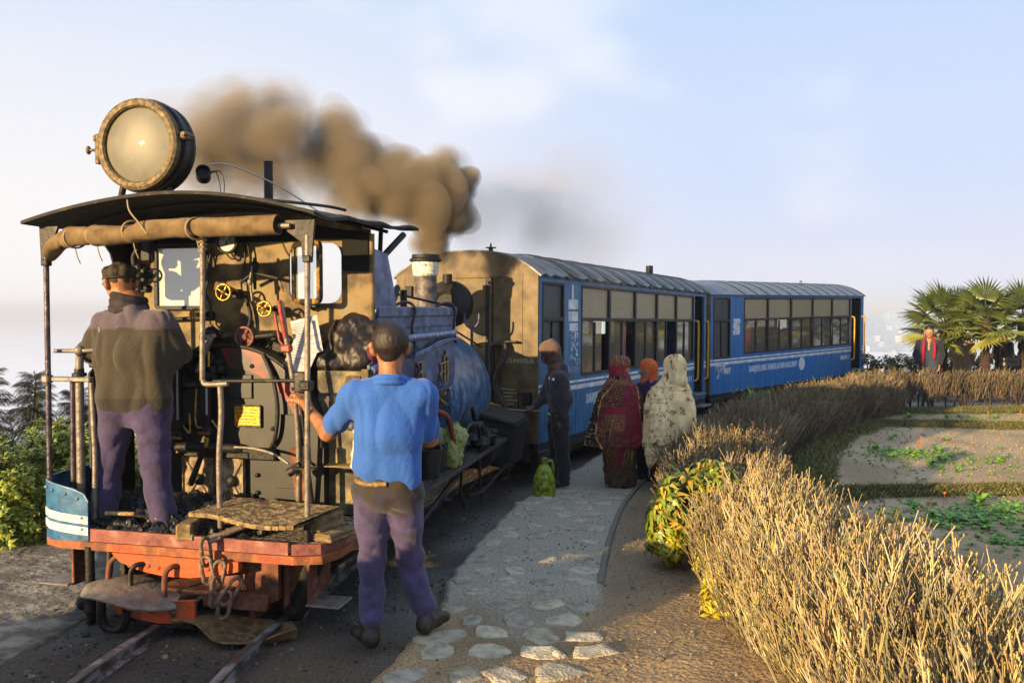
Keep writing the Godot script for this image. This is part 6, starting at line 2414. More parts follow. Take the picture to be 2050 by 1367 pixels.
func driver(skin: Material, shoe: Material) -> void:
	var P := Vector3(-2.45, 0.51, -5.32)
	var o := thing("person", "engine driver in brown fleece jacket and flat cap standing on the coal, back turned", "person", P)
	var w := func(x: float, y: float, z: float) -> Vector3: return Vector3(x, y, -z) - P
	var hc: Vector3 = w.call(-2.555, 2.07, 5.38)
	var nk: Vector3 = w.call(-2.49, 1.92, 5.36)
	var g := G.new()
	var k := Body.new()
	var hipl: Vector3 = w.call(-2.55, 1.27, 5.32)
	var hipr: Vector3 = w.call(-2.32, 1.27, 5.28)
	var kl: Vector3 = w.call(-2.64, 0.92, 5.37)
	var kr: Vector3 = w.call(-2.3, 0.9, 5.28)
	var al: Vector3 = w.call(-2.66, 0.58, 5.33)
	var ar: Vector3 = w.call(-2.26, 0.58, 5.27)
	var wl: Vector3 = w.call(-2.66, 1.56, 5.72)
	var wr: Vector3 = w.call(-2.42, 1.6, 5.68)
	k.bone(nk, w.call(-2.43, 1.3, 5.3), 0.11)
	k.chain([w.call(-2.63, 1.8, 5.34), w.call(-2.78, 1.62, 5.44), wl], [0.05, 0.045, 0.03])
	k.chain([w.call(-2.24, 1.8, 5.28), w.call(-2.2, 1.62, 5.36), wr], [0.05, 0.045, 0.03])
	k.chain([hipl, kl, al], [0.08, 0.055, 0.04])
	k.chain([hipr, kr, ar], [0.08, 0.055, 0.04])
	k.skin(g, 0.016, 70.0)
	head(g, hc, basis_to(Vector3(-0.75, -0.25, -0.75)), 1.0, nk)
	hand(g, wl, Vector3(0.1, -0.1, -1), Vector3(-0.3, 1, 0), 1.0, 0.8, 1.0, 0.006)
	hand(g, wr, Vector3(0, -0.1, -1), Vector3(0.2, 1, 0), -1.0, 0.8, 1.0, 0.006)
	put(o, "body", g, skin)
	g = G.new()
	k = Body.new()
	k.chain([w.call(-2.58, 1.78, 5.33), w.call(-2.57, 1.6, 5.31), w.call(-2.55, 1.38, 5.3)], [0.115, 0.125, 0.12])
	k.chain([w.call(-2.29, 1.78, 5.28), w.call(-2.29, 1.6, 5.27), w.call(-2.31, 1.38, 5.27)], [0.115, 0.125, 0.12])
	k.chain([w.call(-2.45, 1.84, 5.32), w.call(-2.43, 1.6, 5.28), w.call(-2.43, 1.37, 5.29)], [0.11, 0.14, 0.13])
	k.bone(w.call(-2.62, 1.81, 5.34), w.call(-2.25, 1.81, 5.28), 0.09)
	k.chain([w.call(-2.63, 1.79, 5.35), w.call(-2.76, 1.63, 5.42), w.call(-2.73, 1.57, 5.6)], [0.092, 0.085, 0.07])
	k.chain([w.call(-2.24, 1.79, 5.28), w.call(-2.18, 1.62, 5.34), w.call(-2.3, 1.58, 5.58)], [0.092, 0.085, 0.07])
	k.chain([w.call(-2.56, 1.325, 5.31), w.call(-2.31, 1.325, 5.27)], [0.128, 0.128])
	k.skin(g, 0.0115, 60.0, creases, -0.014, Vector3(1.3, 0.55, 1.3))
	var yoke := lin("695c66")
	var fleece := lin("4a4030")
	var hem := lin("3a332e")
	tint(g, func(p: Vector3) -> Color:
		if p.y > 1.275 - 0.03 * absf(p.x + 0.02): return yoke
		return hem if p.y < 0.83 else fleece)
	put(o, "jacket", g, cloth_mat("fleece", 0.95, "grit", 2.5))
	g = G.new()
	var ring := []
	for i in 21:
		var a := TAU * i / 20
		ring.append(nk + Vector3(cos(a) * 0.09, 0.055 - 0.02 * cos(a), sin(a) * 0.088))
	g.tube(ring, 0.028, 8, false)
	g.tube(ring.map(func(q): return q - Vector3(0, 0.04, 0)), 0.034, 8, false)
	g.tube(ring.map(func(q): return q - Vector3(0, 0.085, 0)), 0.04, 8, false)
	put(o, "collar", g, sm("3d3338", 0.9, 0.0, "grime", 2.0))
	g = G.new()
	k = Body.new()
	k.chain([w.call(-2.53, 1.33, 5.31), hipl, kl, w.call(-2.66, 0.7, 5.35), al], [0.11, 0.125, 0.088, 0.085, 0.08])
	k.chain([w.call(-2.33, 1.33, 5.28), hipr, kr, w.call(-2.28, 0.7, 5.28), w.call(-2.25, 0.56, 5.27)], [0.11, 0.125, 0.09, 0.085, 0.085])
	k.bone(w.call(-2.43, 1.32, 5.3), w.call(-2.43, 1.22, 5.3), 0.13, 0.09)
	k.skin(g, 0.012, 75.0, creases, -0.009, Vector3(0.7, 1.2, 0.7))
	for i in g.c.size(): g.c[i] = lin("483d62")
	put(o, "trousers", g, cloth_mat("work_cloth"))
	for s in [[al, Vector3(-0.06, 0, -0.15)], [ar, Vector3(0.05, 0, -0.15)]]:
		g = G.new()
		k = Body.new()
		var a: Vector3 = s[0]
		k.chain([a + Vector3(0, -0.02, 0.03), a + Vector3(0, -0.025, 0) + s[1] * 0.5, a + Vector3(0, -0.03, 0) + s[1]], [0.05, 0.05, 0.042])
		k.skin(g, 0.013, 80.0)
		put(o, "shoe", g, shoe)
	g = G.new()
	k = Body.new()
	var cb := basis_to(Vector3(-0.75, -0.1, -0.75))
	for q in 8:
		var a := TAU * q / 8
		k.bone(hc + cb * Vector3(0, 0.085, 0), hc + cb * Vector3(cos(a) * 0.082, 0.082, sin(a) * 0.092), 0.034, 0.026)
		k.bone(hc + cb * Vector3(cos(a) * 0.066, 0.02, sin(a) * 0.074), hc + cb * Vector3(cos(a) * 0.07, 0.06, sin(a) * 0.08), 0.03)
	for q in 5:
		var a := lerpf(-0.9, 0.9, q / 4.0)
		k.bone(hc + cb * Vector3(sin(a) * 0.08, 0.03, -cos(a) * 0.09), hc + cb * Vector3(sin(a) * 0.09, 0.005, -cos(a) * 0.15), 0.014, 0.009)
	k.skin(g, 0.0075, 80.0, creases, -0.003, Vector3(3, 3, 3))
	var strap := []
	for q in 25:
		var a := TAU * q / 24
		strap.append(hc + cb * Vector3(cos(a) * 0.1, 0.032, sin(a) * 0.108))
	put(o, "cap_strap", G.new().tube(strap, 0.008, 5, false), sm("2a241a", 0.7, 0.0, "grime", 3.0))
	put(o, "cap", g, patchy("cap_cloth", [[0.0, "1d1810"], [0.5, "352c1c"], [1.0, "4f4228"]], 0.02, 0.85, 0.0, 2.0, "cloth_n", 0.8))

func man_in_beanie(skin: Material, shoe: Material) -> void:
	var P := Vector3(0.56, -0.18, -9.76)
	var o := thing("person", "man in tan knitted cap and dark hooded jacket holding a rod at the coach corner", "person", P)
	var w := func(x: float, y: float, z: float) -> Vector3: return Vector3(x, y, -z) - P
	var hc: Vector3 = w.call(0.455, 1.385, 9.78)
	var nk: Vector3 = w.call(0.52, 1.22, 9.78)
	var hl: Vector3 = w.call(0.565, 0.68, 9.68)
	var hr: Vector3 = w.call(0.545, 0.68, 9.86)
	var kl: Vector3 = w.call(0.59, 0.28, 9.69)
	var kr: Vector3 = w.call(0.52, 0.28, 9.84)
	var al: Vector3 = w.call(0.615, -0.1, 9.7)
	var ar: Vector3 = w.call(0.54, -0.1, 9.84)
	var wl: Vector3 = w.call(0.585, 0.63, 9.6)
	var wr: Vector3 = w.call(0.265, 0.74, 9.86)
	var g := G.new()
	var k := Body.new()
	k.bone(nk, w.call(0.56, 0.7, 9.77), 0.1)
	k.chain([w.call(0.56, 1.1, 9.64), w.call(0.64, 0.85, 9.62), wl], [0.045, 0.04, 0.028])
	k.chain([w.call(0.48, 1.08, 9.92), w.call(0.4, 0.84, 9.95), wr], [0.045, 0.04, 0.028])
	k.chain([hl, kl, al], [0.07, 0.05, 0.04])
	k.chain([hr, kr, ar], [0.07, 0.05, 0.04])
	k.skin(g, 0.018, 65.0)
	var fb := basis_to(Vector3(-1, -0.28, 0.1))
	head(g, hc, fb, 1.0, nk)
	hand(g, wl, Vector3(-0.15, -1, 0.05), Vector3(0.4, 0, 1), 1.0, 0.7, 1.05, 0.006)
	hand(g, wr, Vector3(-0.8, -0.35, 0.0), Vector3(0.0, 0.6, 0.6), -1.0, 1.2, 1.0, 0.006)
	put(o, "body", g, skin)
	face_bits(o, hc, fb, 1.0)
	g = G.new()
	k = Body.new()
	k.bone(hc + fb * Vector3(0, 0.05, 0.025), hc + fb * Vector3(0, 0.06, -0.035), 0.092, 0.088)
	k.bone(hc + fb * Vector3(0, 0.1, 0.03), hc + fb * Vector3(0, 0.12, 0.05), 0.065, 0.045)
	k.bone(hc + fb * Vector3(0, 0.03, 0.05), hc + fb * Vector3(0, -0.07, 0.05), 0.085, 0.072)
	k.bone(hc + fb * Vector3(-0.05, -0.08, 0.0), hc + fb * Vector3(0.05, -0.08, 0.0), 0.055)
	k.bone(hc + fb * Vector3(0, -0.115, 0.0), hc + fb * Vector3(0, -0.14, 0.03), 0.075, 0.08)
	k.skin(g, 0.009, 70.0, folds, 0.005, Vector3(2, 2, 2))
	tint(g, func(p: Vector3) -> Color: return lin("6c5444").lerp(lin("4c382c"), smoothstep(0.0, -0.04, p.y - hc.y)))
	put(o, "knitted_cap", g, cloth_mat("knit", 0.95, "weave", 5.0))
	g = G.new()
	g.col = lin("2e2730")
	k = Body.new()
	k.chain([w.call(0.54, 1.08, 9.7), w.call(0.555, 0.85, 9.7), w.call(0.57, 0.72, 9.7)], [0.105, 0.115, 0.1])
	k.chain([w.call(0.51, 1.08, 9.86), w.call(0.53, 0.85, 9.85), w.call(0.55, 0.72, 9.84)], [0.105, 0.115, 0.1])
	k.bone(w.call(0.59, 1.2, 9.78), w.call(0.62, 1.1, 9.78), 0.08, 0.07)
	k.chain([w.call(0.57, 1.1, 9.64), w.call(0.645, 0.84, 9.62), w.call(0.6, 0.68, 9.6)], [0.082, 0.075, 0.055])
	k.chain([w.call(0.48, 1.08, 9.93), w.call(0.39, 0.84, 9.95), w.call(0.29, 0.76, 9.88)], [0.08, 0.07, 0.052])
	k.bone(nk, w.call(0.54, 1.14, 9.78), 0.085, 0.1)
	k.skin(g, 0.013, 60.0, creases, -0.009, Vector3(1.0, 0.8, 1.0))
	put(o, "jacket", g, cloth_mat("polo"))
	g = G.new()
	g.box(w.call(0.485, 1.09, 9.585), Vector3(0.03, 0.03, 0.006), 0.002)
	g.box(w.call(0.435, 1.1, 9.61), Vector3(0.012, 0.03, 0.006), 0.002)
	put(o, "jacket_badge", g, sm("d8d8dc", 0.6, 0.0, "", 1.0, ""))
	g = G.new()
	ring_belt(g, w.call(0.555, 0.665, 9.77), 0.125, 0.185)
	put(o, "shirt_hem", g, sm("c8c0a8", 0.9, 0.0, "weave", 4.0))
	g = G.new()
	g.col = lin("242124")
	k = Body.new()
	k.chain([hl, w.call(0.575, 0.5, 9.69), kl, w.call(0.61, 0.1, 9.7), al], [0.115, 0.105, 0.085, 0.08, 0.08])
	k.chain([hr, w.call(0.535, 0.5, 9.85), kr, w.call(0.53, 0.1, 9.84), ar], [0.115, 0.105, 0.085, 0.08, 0.08])
	k.skin(g, 0.015, 75.0, folds, 0.018, Vector3(1.0, 1.3, 1.0))
	put(o, "trousers", g, cloth_mat("work_cloth"))
	for a in [al, ar]:
		g = G.new()
		k = Body.new()
		k.chain([a + Vector3(0.03, -0.05, 0), a + Vector3(-0.08, -0.05, 0), a + Vector3(-0.15, -0.055, 0)], [0.045, 0.045, 0.038])
		k.skin(g, 0.014, 80.0)
		put(o, "shoe", g, shoe)
	var rod := put(self, "iron_rod", bar([Vector3(-0.06, 0.7, -9.88), Vector3(0.37, 0.685, -9.83)], 0.011), patchy("bright", [], 0.1))
	tag(rod, "thin iron rod held level by the man in the tan cap", "rod")

func ring_belt(g: G, c: Vector3, rx: float, rz: float) -> void:
	var ring := []
	for i in 21:
		var a := TAU * i / 20
		ring.append(c + Vector3(cos(a) * rx, 0, sin(a) * rz))
	g.tube(ring, 0.012, 6, false)

func shawl_picture(kind: int) -> Image:
	var n := 256
	var im := Image.create(n, n, false, Image.FORMAT_RGB8)
	var nz := FastNoiseLite.new()
	nz.seed = 30 + kind
	nz.frequency = 0.03
	nz.fractal_octaves = 3
	var cz := FastNoiseLite.new()
	cz.noise_type = FastNoiseLite.TYPE_CELLULAR
	cz.cellular_return_type = FastNoiseLite.RETURN_DISTANCE
	cz.seed = 5
	cz.frequency = 0.06
	for y in n:
		for x in n:
			var c := Color("e6cb96")
			var a := nz.get_noise_2d(x, y)
			if kind == 0:
				var band := fposmod(x / 26.0 + 0.6 * sin(y * 0.017), 4.0)
				var fl := nz.get_noise_2d(x * 5.0, y * 5.0)
				if band < 1.5: c = Color("641222").lerp(Color("4a0e18"), smoothstep(0.0, 0.3, fl))
				elif band < 2.5: c = Color("140e10").lerp(Color("b08a58") if nz.get_noise_2d(x * 2.0, y) > 0.0 else Color("7a2a20"), smoothstep(0.22, 0.3, fl))
				else: c = Color("3c1a18").lerp(Color("7a4a28"), smoothstep(0.1, 0.35, fl))
				if absf(band - 1.5) < 0.05 or absf(band - 2.5) < 0.05: c = Color("a07a3a")
				if y > 190: c = c.lerp(Color("5a3420").lerp(Color("8a6034"), smoothstep(0.1, 0.3, fl)), 0.7)
				if y > 236: c = Color("6a1420")
			elif kind == 1:
				var d := cz.get_noise_2d(x * 0.62, y * 0.62) + 1.0
				if d < 0.2 + 0.1 * nz.get_noise_2d(x * 8.0, y * 8.0): c = Color("4a2418")
				elif d < 0.32 and nz.get_noise_2d(x * 9.0, y * 9.0) > 0.1: c = Color("7a4a34")
				if (y > 196 and y < 199) or (y > 212 and y < 214): c = Color("9a7a58")
			elif kind == 2:
				c = Color("b8401c").lerp(Color("6a5a20"), smoothstep(0.0, 0.25, nz.get_noise_2d(x * 3.0, y * 3.0)))
			else:
				c = Color("2b2018").lerp(Color("8a6a30"), 0.8 * smoothstep(0.1, 0.6, sin(x * 0.55)) * smoothstep(60, 120, y))
				if nz.get_noise_2d(x * 5.0, y * 5.0) > 0.3 and y < 130: c = Color("7a4a24")
			im.set_pixel(x, y, (c * (1.3 if kind != 1 else 1.08) * (0.92 + 0.16 * a)).clamp())
	return im

func px(u: float, d: float) -> float:
	return (u - 1025.0) / 1650.0 * d

func rows_from(list: Array, d: float, P: Vector3, depth: float) -> Array:   # [height over the ground, left, right] in metres
	var o := []
	for q in list:
		o.append([q[0], (q[1] + q[2]) / 2.0, 0.0, (q[2] - q[1]) / 2.0, minf(depth, (q[2] - q[1]) / 2.0 * 0.95)])
	return o

func women(skin: Material, shoe: Material) -> void:
	var sandal := sm("5a5a60", 0.7, 0.0, "grime", 3.0)
	# the one in the dark red paisley shawl
	var P := Vector3(1.28, -0.22, -9.8)
	var o := thing("person", "woman wrapped in dark red and black patterned shawl, face turned right, back to the camera", "person", P)
	var hc := Vector3(0.02, 1.42, -0.02)
	var fb := basis_to(Vector3(0.93, 0.0, -0.35))
	var g := G.new()
	var k := Body.new()
	k.bone(Vector3(0, 1.26, 0), Vector3(0, 0.8, 0), 0.11, 0.13)
	for s in [-0.09, 0.09]:
		k.chain([Vector3(s, 0.78, 0), Vector3(s, 0.42, -0.02), Vector3(s, 0.06, 0)], [0.08, 0.055, 0.04])
		k.chain([Vector3(s * 1.9, 1.18, 0), Vector3(s * 2.2, 0.95, -0.05), Vector3(s * 0.8, 0.9, -0.2)], [0.05, 0.045, 0.03])
		k.bone(Vector3(s, 0.04, 0.02), Vector3(s + 0.02, 0.03, -0.12), 0.035, 0.03)
	k.skin(g, 0.02, 60.0)
	head(g, hc, fb, 0.95, Vector3(0, 1.27, 0), false)
	hand(g, Vector3(0.07, 0.9, -0.2), Vector3(-0.3, 0.1, -1), Vector3(0, 1, 0), 1.0, 0.8, 0.9, 0.007)
	put(o, "body", g, skin)
	face_bits(o, hc, fb, 0.95)
	g = drape([[0.98, 0.02, 0.0, 0.2, 0.15], [0.6, 0.02, 0.0, 0.21, 0.17], [0.3, 0.01, 0.0, 0.19, 0.16], [0.03, 0.02, 0.0, 0.18, 0.16]], 64, 0.1, 9.0, 0.4)
	put(o, "skirt", g, painted(shawl_picture(3)))
	for s in [-0.08, 0.1]:
		g = G.new()
		g.box(Vector3(s, 0.02, 0.0), Vector3(0.09, 0.03, 0.24), 0.012)
		put(o, "sandal", g, sandal)
	var red := painted(shawl_picture(0), 0.85)
	g = G.new()
	k = Body.new()
	var hb := func(x: float, y: float, z: float) -> Vector3: return hc + fb * Vector3(x, y, -z)
	k.bone(hb.call(0, 0.06, -0.03), hb.call(0, 0.06, 0.03), 0.095)
	k.bone(hb.call(0, -0.02, -0.05), hb.call(0, -0.12, -0.04), 0.1, 0.11)
	k.bone(hb.call(-0.06, -0.1, 0.02), hb.call(0.06, -0.1, 0.02), 0.06)
	k.bone(hb.call(0, -0.16, 0.0), Vector3(0, 1.2, 0), 0.11, 0.13)
	k.skin(g, 0.011, 60.0, folds, 0.01, Vector3(1.2, 1.2, 1.2))
	for i in g.v.size(): g.uv[i] = Vector2(g.v[i].x * 1.4 + 0.25, 0.8 - g.v[i].y * 0.6)
	var hood := g
	g = drape([[1.34, 0.0, -0.01, 0.1, 0.1], [1.27, 0.0, 0.0, 0.16, 0.12], [1.2, 0.0, 0.0, 0.21, 0.14], [1.08, -0.0, 0.0, 0.27, 0.17], [0.85, -0.01, 0.0, 0.315, 0.195], [0.62, -0.03, 0.0, 0.35, 0.21], [0.5, -0.05, 0.0, 0.36, 0.22]], 72, 0.09, 5.0, 1.2)
	g.add(hood)
	put(o, "shawl", g, red)
	g = drape([[0.98, -0.03, 0.13, 0.16, 0.08], [0.7, -0.05, 0.15, 0.17, 0.08], [0.45, -0.06, 0.14, 0.13, 0.07], [0.3, -0.03, 0.13, 0.07, 0.05], [0.24, -0.02, 0.13, 0.02, 0.02]], 32, 0.16, 4.0, 2.0)
	put(o, "shawl_end", g, red)

	# girl in the orange head scarf
	P = Vector3(1.72, -0.24, -10.25)
	o = thing("person", "girl in orange head scarf and purple top, face turned left between the two shawled women", "person", P)
	hc = Vector3(-0.03, 1.385, 0)
	fb = basis_to(Vector3(-0.95, 0.02, 0.25))
	g = G.new()
	k = Body.new()
	k.bone(Vector3(0, 1.22, 0), Vector3(0, 0.8, 0), 0.1, 0.11)
	for s in [-0.08, 0.08]:
		k.chain([Vector3(s, 0.75, 0), Vector3(s, 0.4, 0), Vector3(s, 0.06, 0)], [0.07, 0.05, 0.04])
		k.chain([Vector3(s * 1.9, 1.15, 0), Vector3(s * 2.2, 0.9, 0.0), Vector3(s * 1.6, 0.7, 0.12)], [0.045, 0.04, 0.028])
	k.skin(g, 0.02, 60.0)
	head(g, hc, fb, 0.92, Vector3(0, 1.23, 0), false)
	hand(g, Vector3(-0.13, 0.7, 0.12), Vector3(0, -1, 0.1), Vector3(-1, 0, 0), 1.0, 0.6, 0.85, 0.008)
	put(o, "body", g, skin)
	face_bits(o, hc, fb, 0.92)
	g = G.new()
	k = Body.new()
	hb = func(x: float, y: float, z: float) -> Vector3: return hc + fb * Vector3(x, y, -z)
	k.bone(hb.call(0, 0.06, -0.03), hb.call(0, 0.062, 0.012), 0.088)
	k.bone(hb.call(0, -0.01, -0.05), hb.call(0, -0.1, -0.05), 0.088, 0.09)
	k.bone(hb.call(0, -0.13, -0.02), hb.call(0, -0.16, 0.03), 0.07)
	k.skin(g, 0.011, 60.0, folds, 0.008, Vector3(1.4, 1.4, 1.4))
	put(o, "head_scarf", g, painted(shawl_picture(2)))
	g = drape([[1.28, 0.0, 0.0, 0.08, 0.08], [1.2, 0.0, 0.0, 0.17, 0.12], [1.0, 0.0, 0.0, 0.19, 0.14], [0.7, 0.0, 0.0, 0.19, 0.15], [0.5, 0.0, 0.0, 0.22, 0.17]], 40, 0.08, 6.0, 0.9)
	put(o, "tunic", g, sm("3a1c48", 0.85, 0.0, "weave", 4.0, "cloth_n", 0.6))
	for s in [-0.08, 0.08]:
		g = G.new()
		k = Body.new()
		k.chain([Vector3(s, 0.6, 0), Vector3(s, 0.3, 0), Vector3(s, 0.05, 0)], [0.1, 0.085, 0.07])
		k.skin(g, 0.018, 70.0, folds, 0.01)
		put(o, "trouser_leg", g, sm("20182a", 0.9, 0.0, "weave", 3.0))
		g = G.new()
		g.box(Vector3(s - 0.03, 0.03, 0.02), Vector3(0.2, 0.05, 0.09), 0.02)
		put(o, "shoe", g, shoe)

	# the one in the cream shawl
	P = Vector3(1.86, -0.26, -9.7)
	o = thing("person", "woman in long cream shawl with brown flowers over her head, red trousers below", "person", P)
	hc = Vector3(0.06, 1.475, 0)
	fb = basis_to(Vector3(-0.45, 0.0, -0.9))
	g = G.new()
	k = Body.new()
	k.bone(Vector3(0, 1.3, 0), Vector3(0, 0.8, 0), 0.11, 0.13)
	for s in [-0.09, 0.09]:
		k.chain([Vector3(s, 0.78, 0), Vector3(s, 0.42, 0), Vector3(s, 0.06, 0)], [0.08, 0.055, 0.04])
		k.chain([Vector3(s * 1.9, 1.2, 0), Vector3(s * 2.2, 0.95, -0.05), Vector3(s * 1.0, 0.9, -0.2)], [0.05, 0.045, 0.03])
	k.skin(g, 0.02, 60.0)
	head(g, hc, fb, 0.95, Vector3(0.02, 1.31, 0), false)
	hand(g, Vector3(0.09, 0.9, -0.2), Vector3(-0.3, 0.1, -1), Vector3(0, 1, 0), 1.0, 0.8, 0.9, 0.008)
	put(o, "body", g, skin)
	var cream := painted(shawl_picture(1), 0.9)
	g = G.new()
	k = Body.new()
	hb = func(x: float, y: float, z: float) -> Vector3: return hc + fb * Vector3(x, y, -z)
	k.bone(hb.call(0, 0.06, -0.04), hb.call(0, 0.06, 0.04), 0.1)
	k.bone(hb.call(0, 0.09, -0.05), hb.call(0, 0.115, -0.05), 0.06, 0.045)
	k.bone(hb.call(0, -0.02, -0.04), hb.call(0, -0.14, -0.03), 0.115, 0.13)
	k.bone(hb.call(0, -0.02, 0.03), hb.call(0, -0.1, 0.03), 0.11)
	k.bone(Vector3(0.04, 1.3, 0), Vector3(0.0, 1.2, 0), 0.14, 0.15)
	k.skin(g, 0.011, 55.0, folds, 0.012, Vector3(1.1, 0.8, 1.1))
	for i in g.v.size(): g.uv[i] = Vector2(g.v[i].x * 1.3 + 0.2, 0.75 - g.v[i].y * 0.45)
	hood = g
	g = drape([[1.38, 0.05, 0.0, 0.12, 0.12], [1.28, 0.03, 0.0, 0.19, 0.15], [1.18, 0.0, 0.0, 0.26, 0.18], [1.0, -0.0, 0.0, 0.3, 0.21], [0.75, 0.0, 0.0, 0.31, 0.22], [0.55, -0.01, 0.0, 0.31, 0.225], [0.4, 0.03, 0.0, 0.25, 0.21], [0.33, 0.06, 0.0, 0.22, 0.2]], 80, 0.075, 5.0, 2.6)
	g.add(hood)
	put(o, "shawl", g, cream)
	g = drape([[1.26, -0.13, 0.12, 0.11, 0.06], [1.0, -0.15, 0.19, 0.115, 0.05], [0.8, -0.15, 0.22, 0.115, 0.05], [0.62, -0.155, 0.23, 0.115, 0.05]], 28, 0.06, 3.0, 0.3)
	put(o, "stole_end", g, cream)
	g = drape([[0.72, -0.16, 0.13, 0.14, 0.08], [0.5, -0.2, 0.14, 0.12, 0.07], [0.36, -0.24, 0.14, 0.05, 0.05], [0.32, -0.25, 0.14, 0.02, 0.02]], 28, 0.15, 3.0, 1.3)
	put(o, "shawl_corner", g, cream)
	g = drape([[0.66, -0.07, 0.16, 0.08, 0.06], [0.4, -0.06, 0.17, 0.09, 0.06], [0.2, -0.03, 0.17, 0.04, 0.04], [0.13, -0.02, 0.17, 0.012, 0.012]], 28, 0.15, 3.0, 2.3)
	put(o, "shawl_corner", g, cream)
	for s in [-0.1, 0.1]:
		g = G.new()
		k = Body.new()
		k.chain([Vector3(s, 0.6, 0), Vector3(s, 0.3, 0), Vector3(s, 0.06, 0.01)], [0.11, 0.095, 0.07])
		k.skin(g, 0.016, 70.0, folds, 0.014, Vector3(1, 1.3, 1))
		put(o, "trouser_leg", g, sm("8d1f14", 0.85, 0.0, "weave", 3.0, "cloth_n", 0.6))
		g = G.new()
		g.box(Vector3(s, 0.02, 0.02), Vector3(0.09, 0.03, 0.24), 0.012)
		put(o, "sandal", g, sandal)

# someone some way off: [body colours], facing, extras
func stroller(called: String, P: Vector3, face: Vector3, top: Color, sleeve: Color, legs: Color, skin: Material, shoe: Material, tall: float, coat_long: float) -> Node3D:
	var o := thing("person", called, "person", P)
	var b := basis_to(face)
	var s := tall / 1.62
	var w := func(x: float, y: float, z: float) -> Vector3: return b * (Vector3(x, y, -z) * s)
	var g := G.new()
	var k := Body.new()
	k.bone(w.call(0, 1.3, 0), w.call(0, 0.85, 0), 0.1)
	for e in [-1.0, 1.0]:
		k.chain([w.call(e * 0.09, 0.85, 0), w.call(e * 0.09, 0.45, 0.03), w.call(e * 0.09, 0.07, 0)], [0.08, 0.055, 0.04])
		k.chain([w.call(e * 0.19, 1.27, 0), w.call(e * 0.25, 1.0, -0.02), w.call(e * 0.21, 0.78, 0.1)], [0.05, 0.042, 0.028])
		hand(g, w.call(e * 0.21, 0.78, 0.1), b * Vector3(0, -1, -0.3), b * Vector3(e, 0, 0), e, 0.6, s, 0.009)
	k.skin(g, 0.022, 60.0)
	head(g, w.call(0, 1.5, 0.02), b, s, w.call(0, 1.33, 0))
	put(o, "body", g, skin)
	face_bits(o, w.call(0, 1.5, 0.02), b, s)
	g = G.new()
	k = Body.new()
	k.bone(w.call(0, 1.58, -0.03), w.call(0, 1.585, 0.02), 0.088 * s)
	k.bone(w.call(0, 1.5, -0.06), w.call(0, 1.46, -0.07), 0.06 * s)
	k.skin(g, 0.011, 60.0)
	put(o, "hair", g, sm("120d0b", 0.5, 0.0, "", 1.0, ""))
	g = G.new()
	g.col = top
	k = Body.new()
	for e in [-1.0, 1.0]:
		k.chain([w.call(e * 0.08, 1.26, 0), w.call(e * 0.085, 1.0, 0.01), w.call(e * 0.09, coat_long, 0.0)], [0.11, 0.115, 0.13])
	k.bone(w.call(-0.13, 1.3, 0), w.call(0.13, 1.3, 0), 0.07)
	k.skin(g, 0.017, 60.0, folds, 0.012)
	put(o, "coat", g, cloth_mat("polo"))
	for e in [-1.0, 1.0]:
		g = G.new()
		g.col = sleeve
		k = Body.new()
		k.chain([w.call(e * 0.19, 1.27, 0), w.call(e * 0.255, 1.0, -0.02), w.call(e * 0.215, 0.82, 0.08)], [0.085, 0.072, 0.055])
		k.skin(g, 0.017, 60.0, folds, 0.01)
		put(o, "sleeve", g, cloth_mat("polo"))
		g = G.new()
		g.col = legs
		k = Body.new()
		k.chain([w.call(e * 0.09, 0.9, 0), w.call(e * 0.095, 0.45, 0.02), w.call(e * 0.09, 0.08, 0)], [0.11, 0.09, 0.08])
		k.skin(g, 0.018, 60.0, folds, 0.01)
		put(o, "trouser_leg", g, cloth_mat("work_cloth"))
		g = G.new()
		k = Body.new()
		k.bone(w.call(e * 0.09, 0.045, -0.04), w.call(e * 0.1, 0.035, 0.14), 0.045, 0.035)
		k.skin(g, 0.016, 60.0)
		put(o, "shoe", g, shoe)
	return o

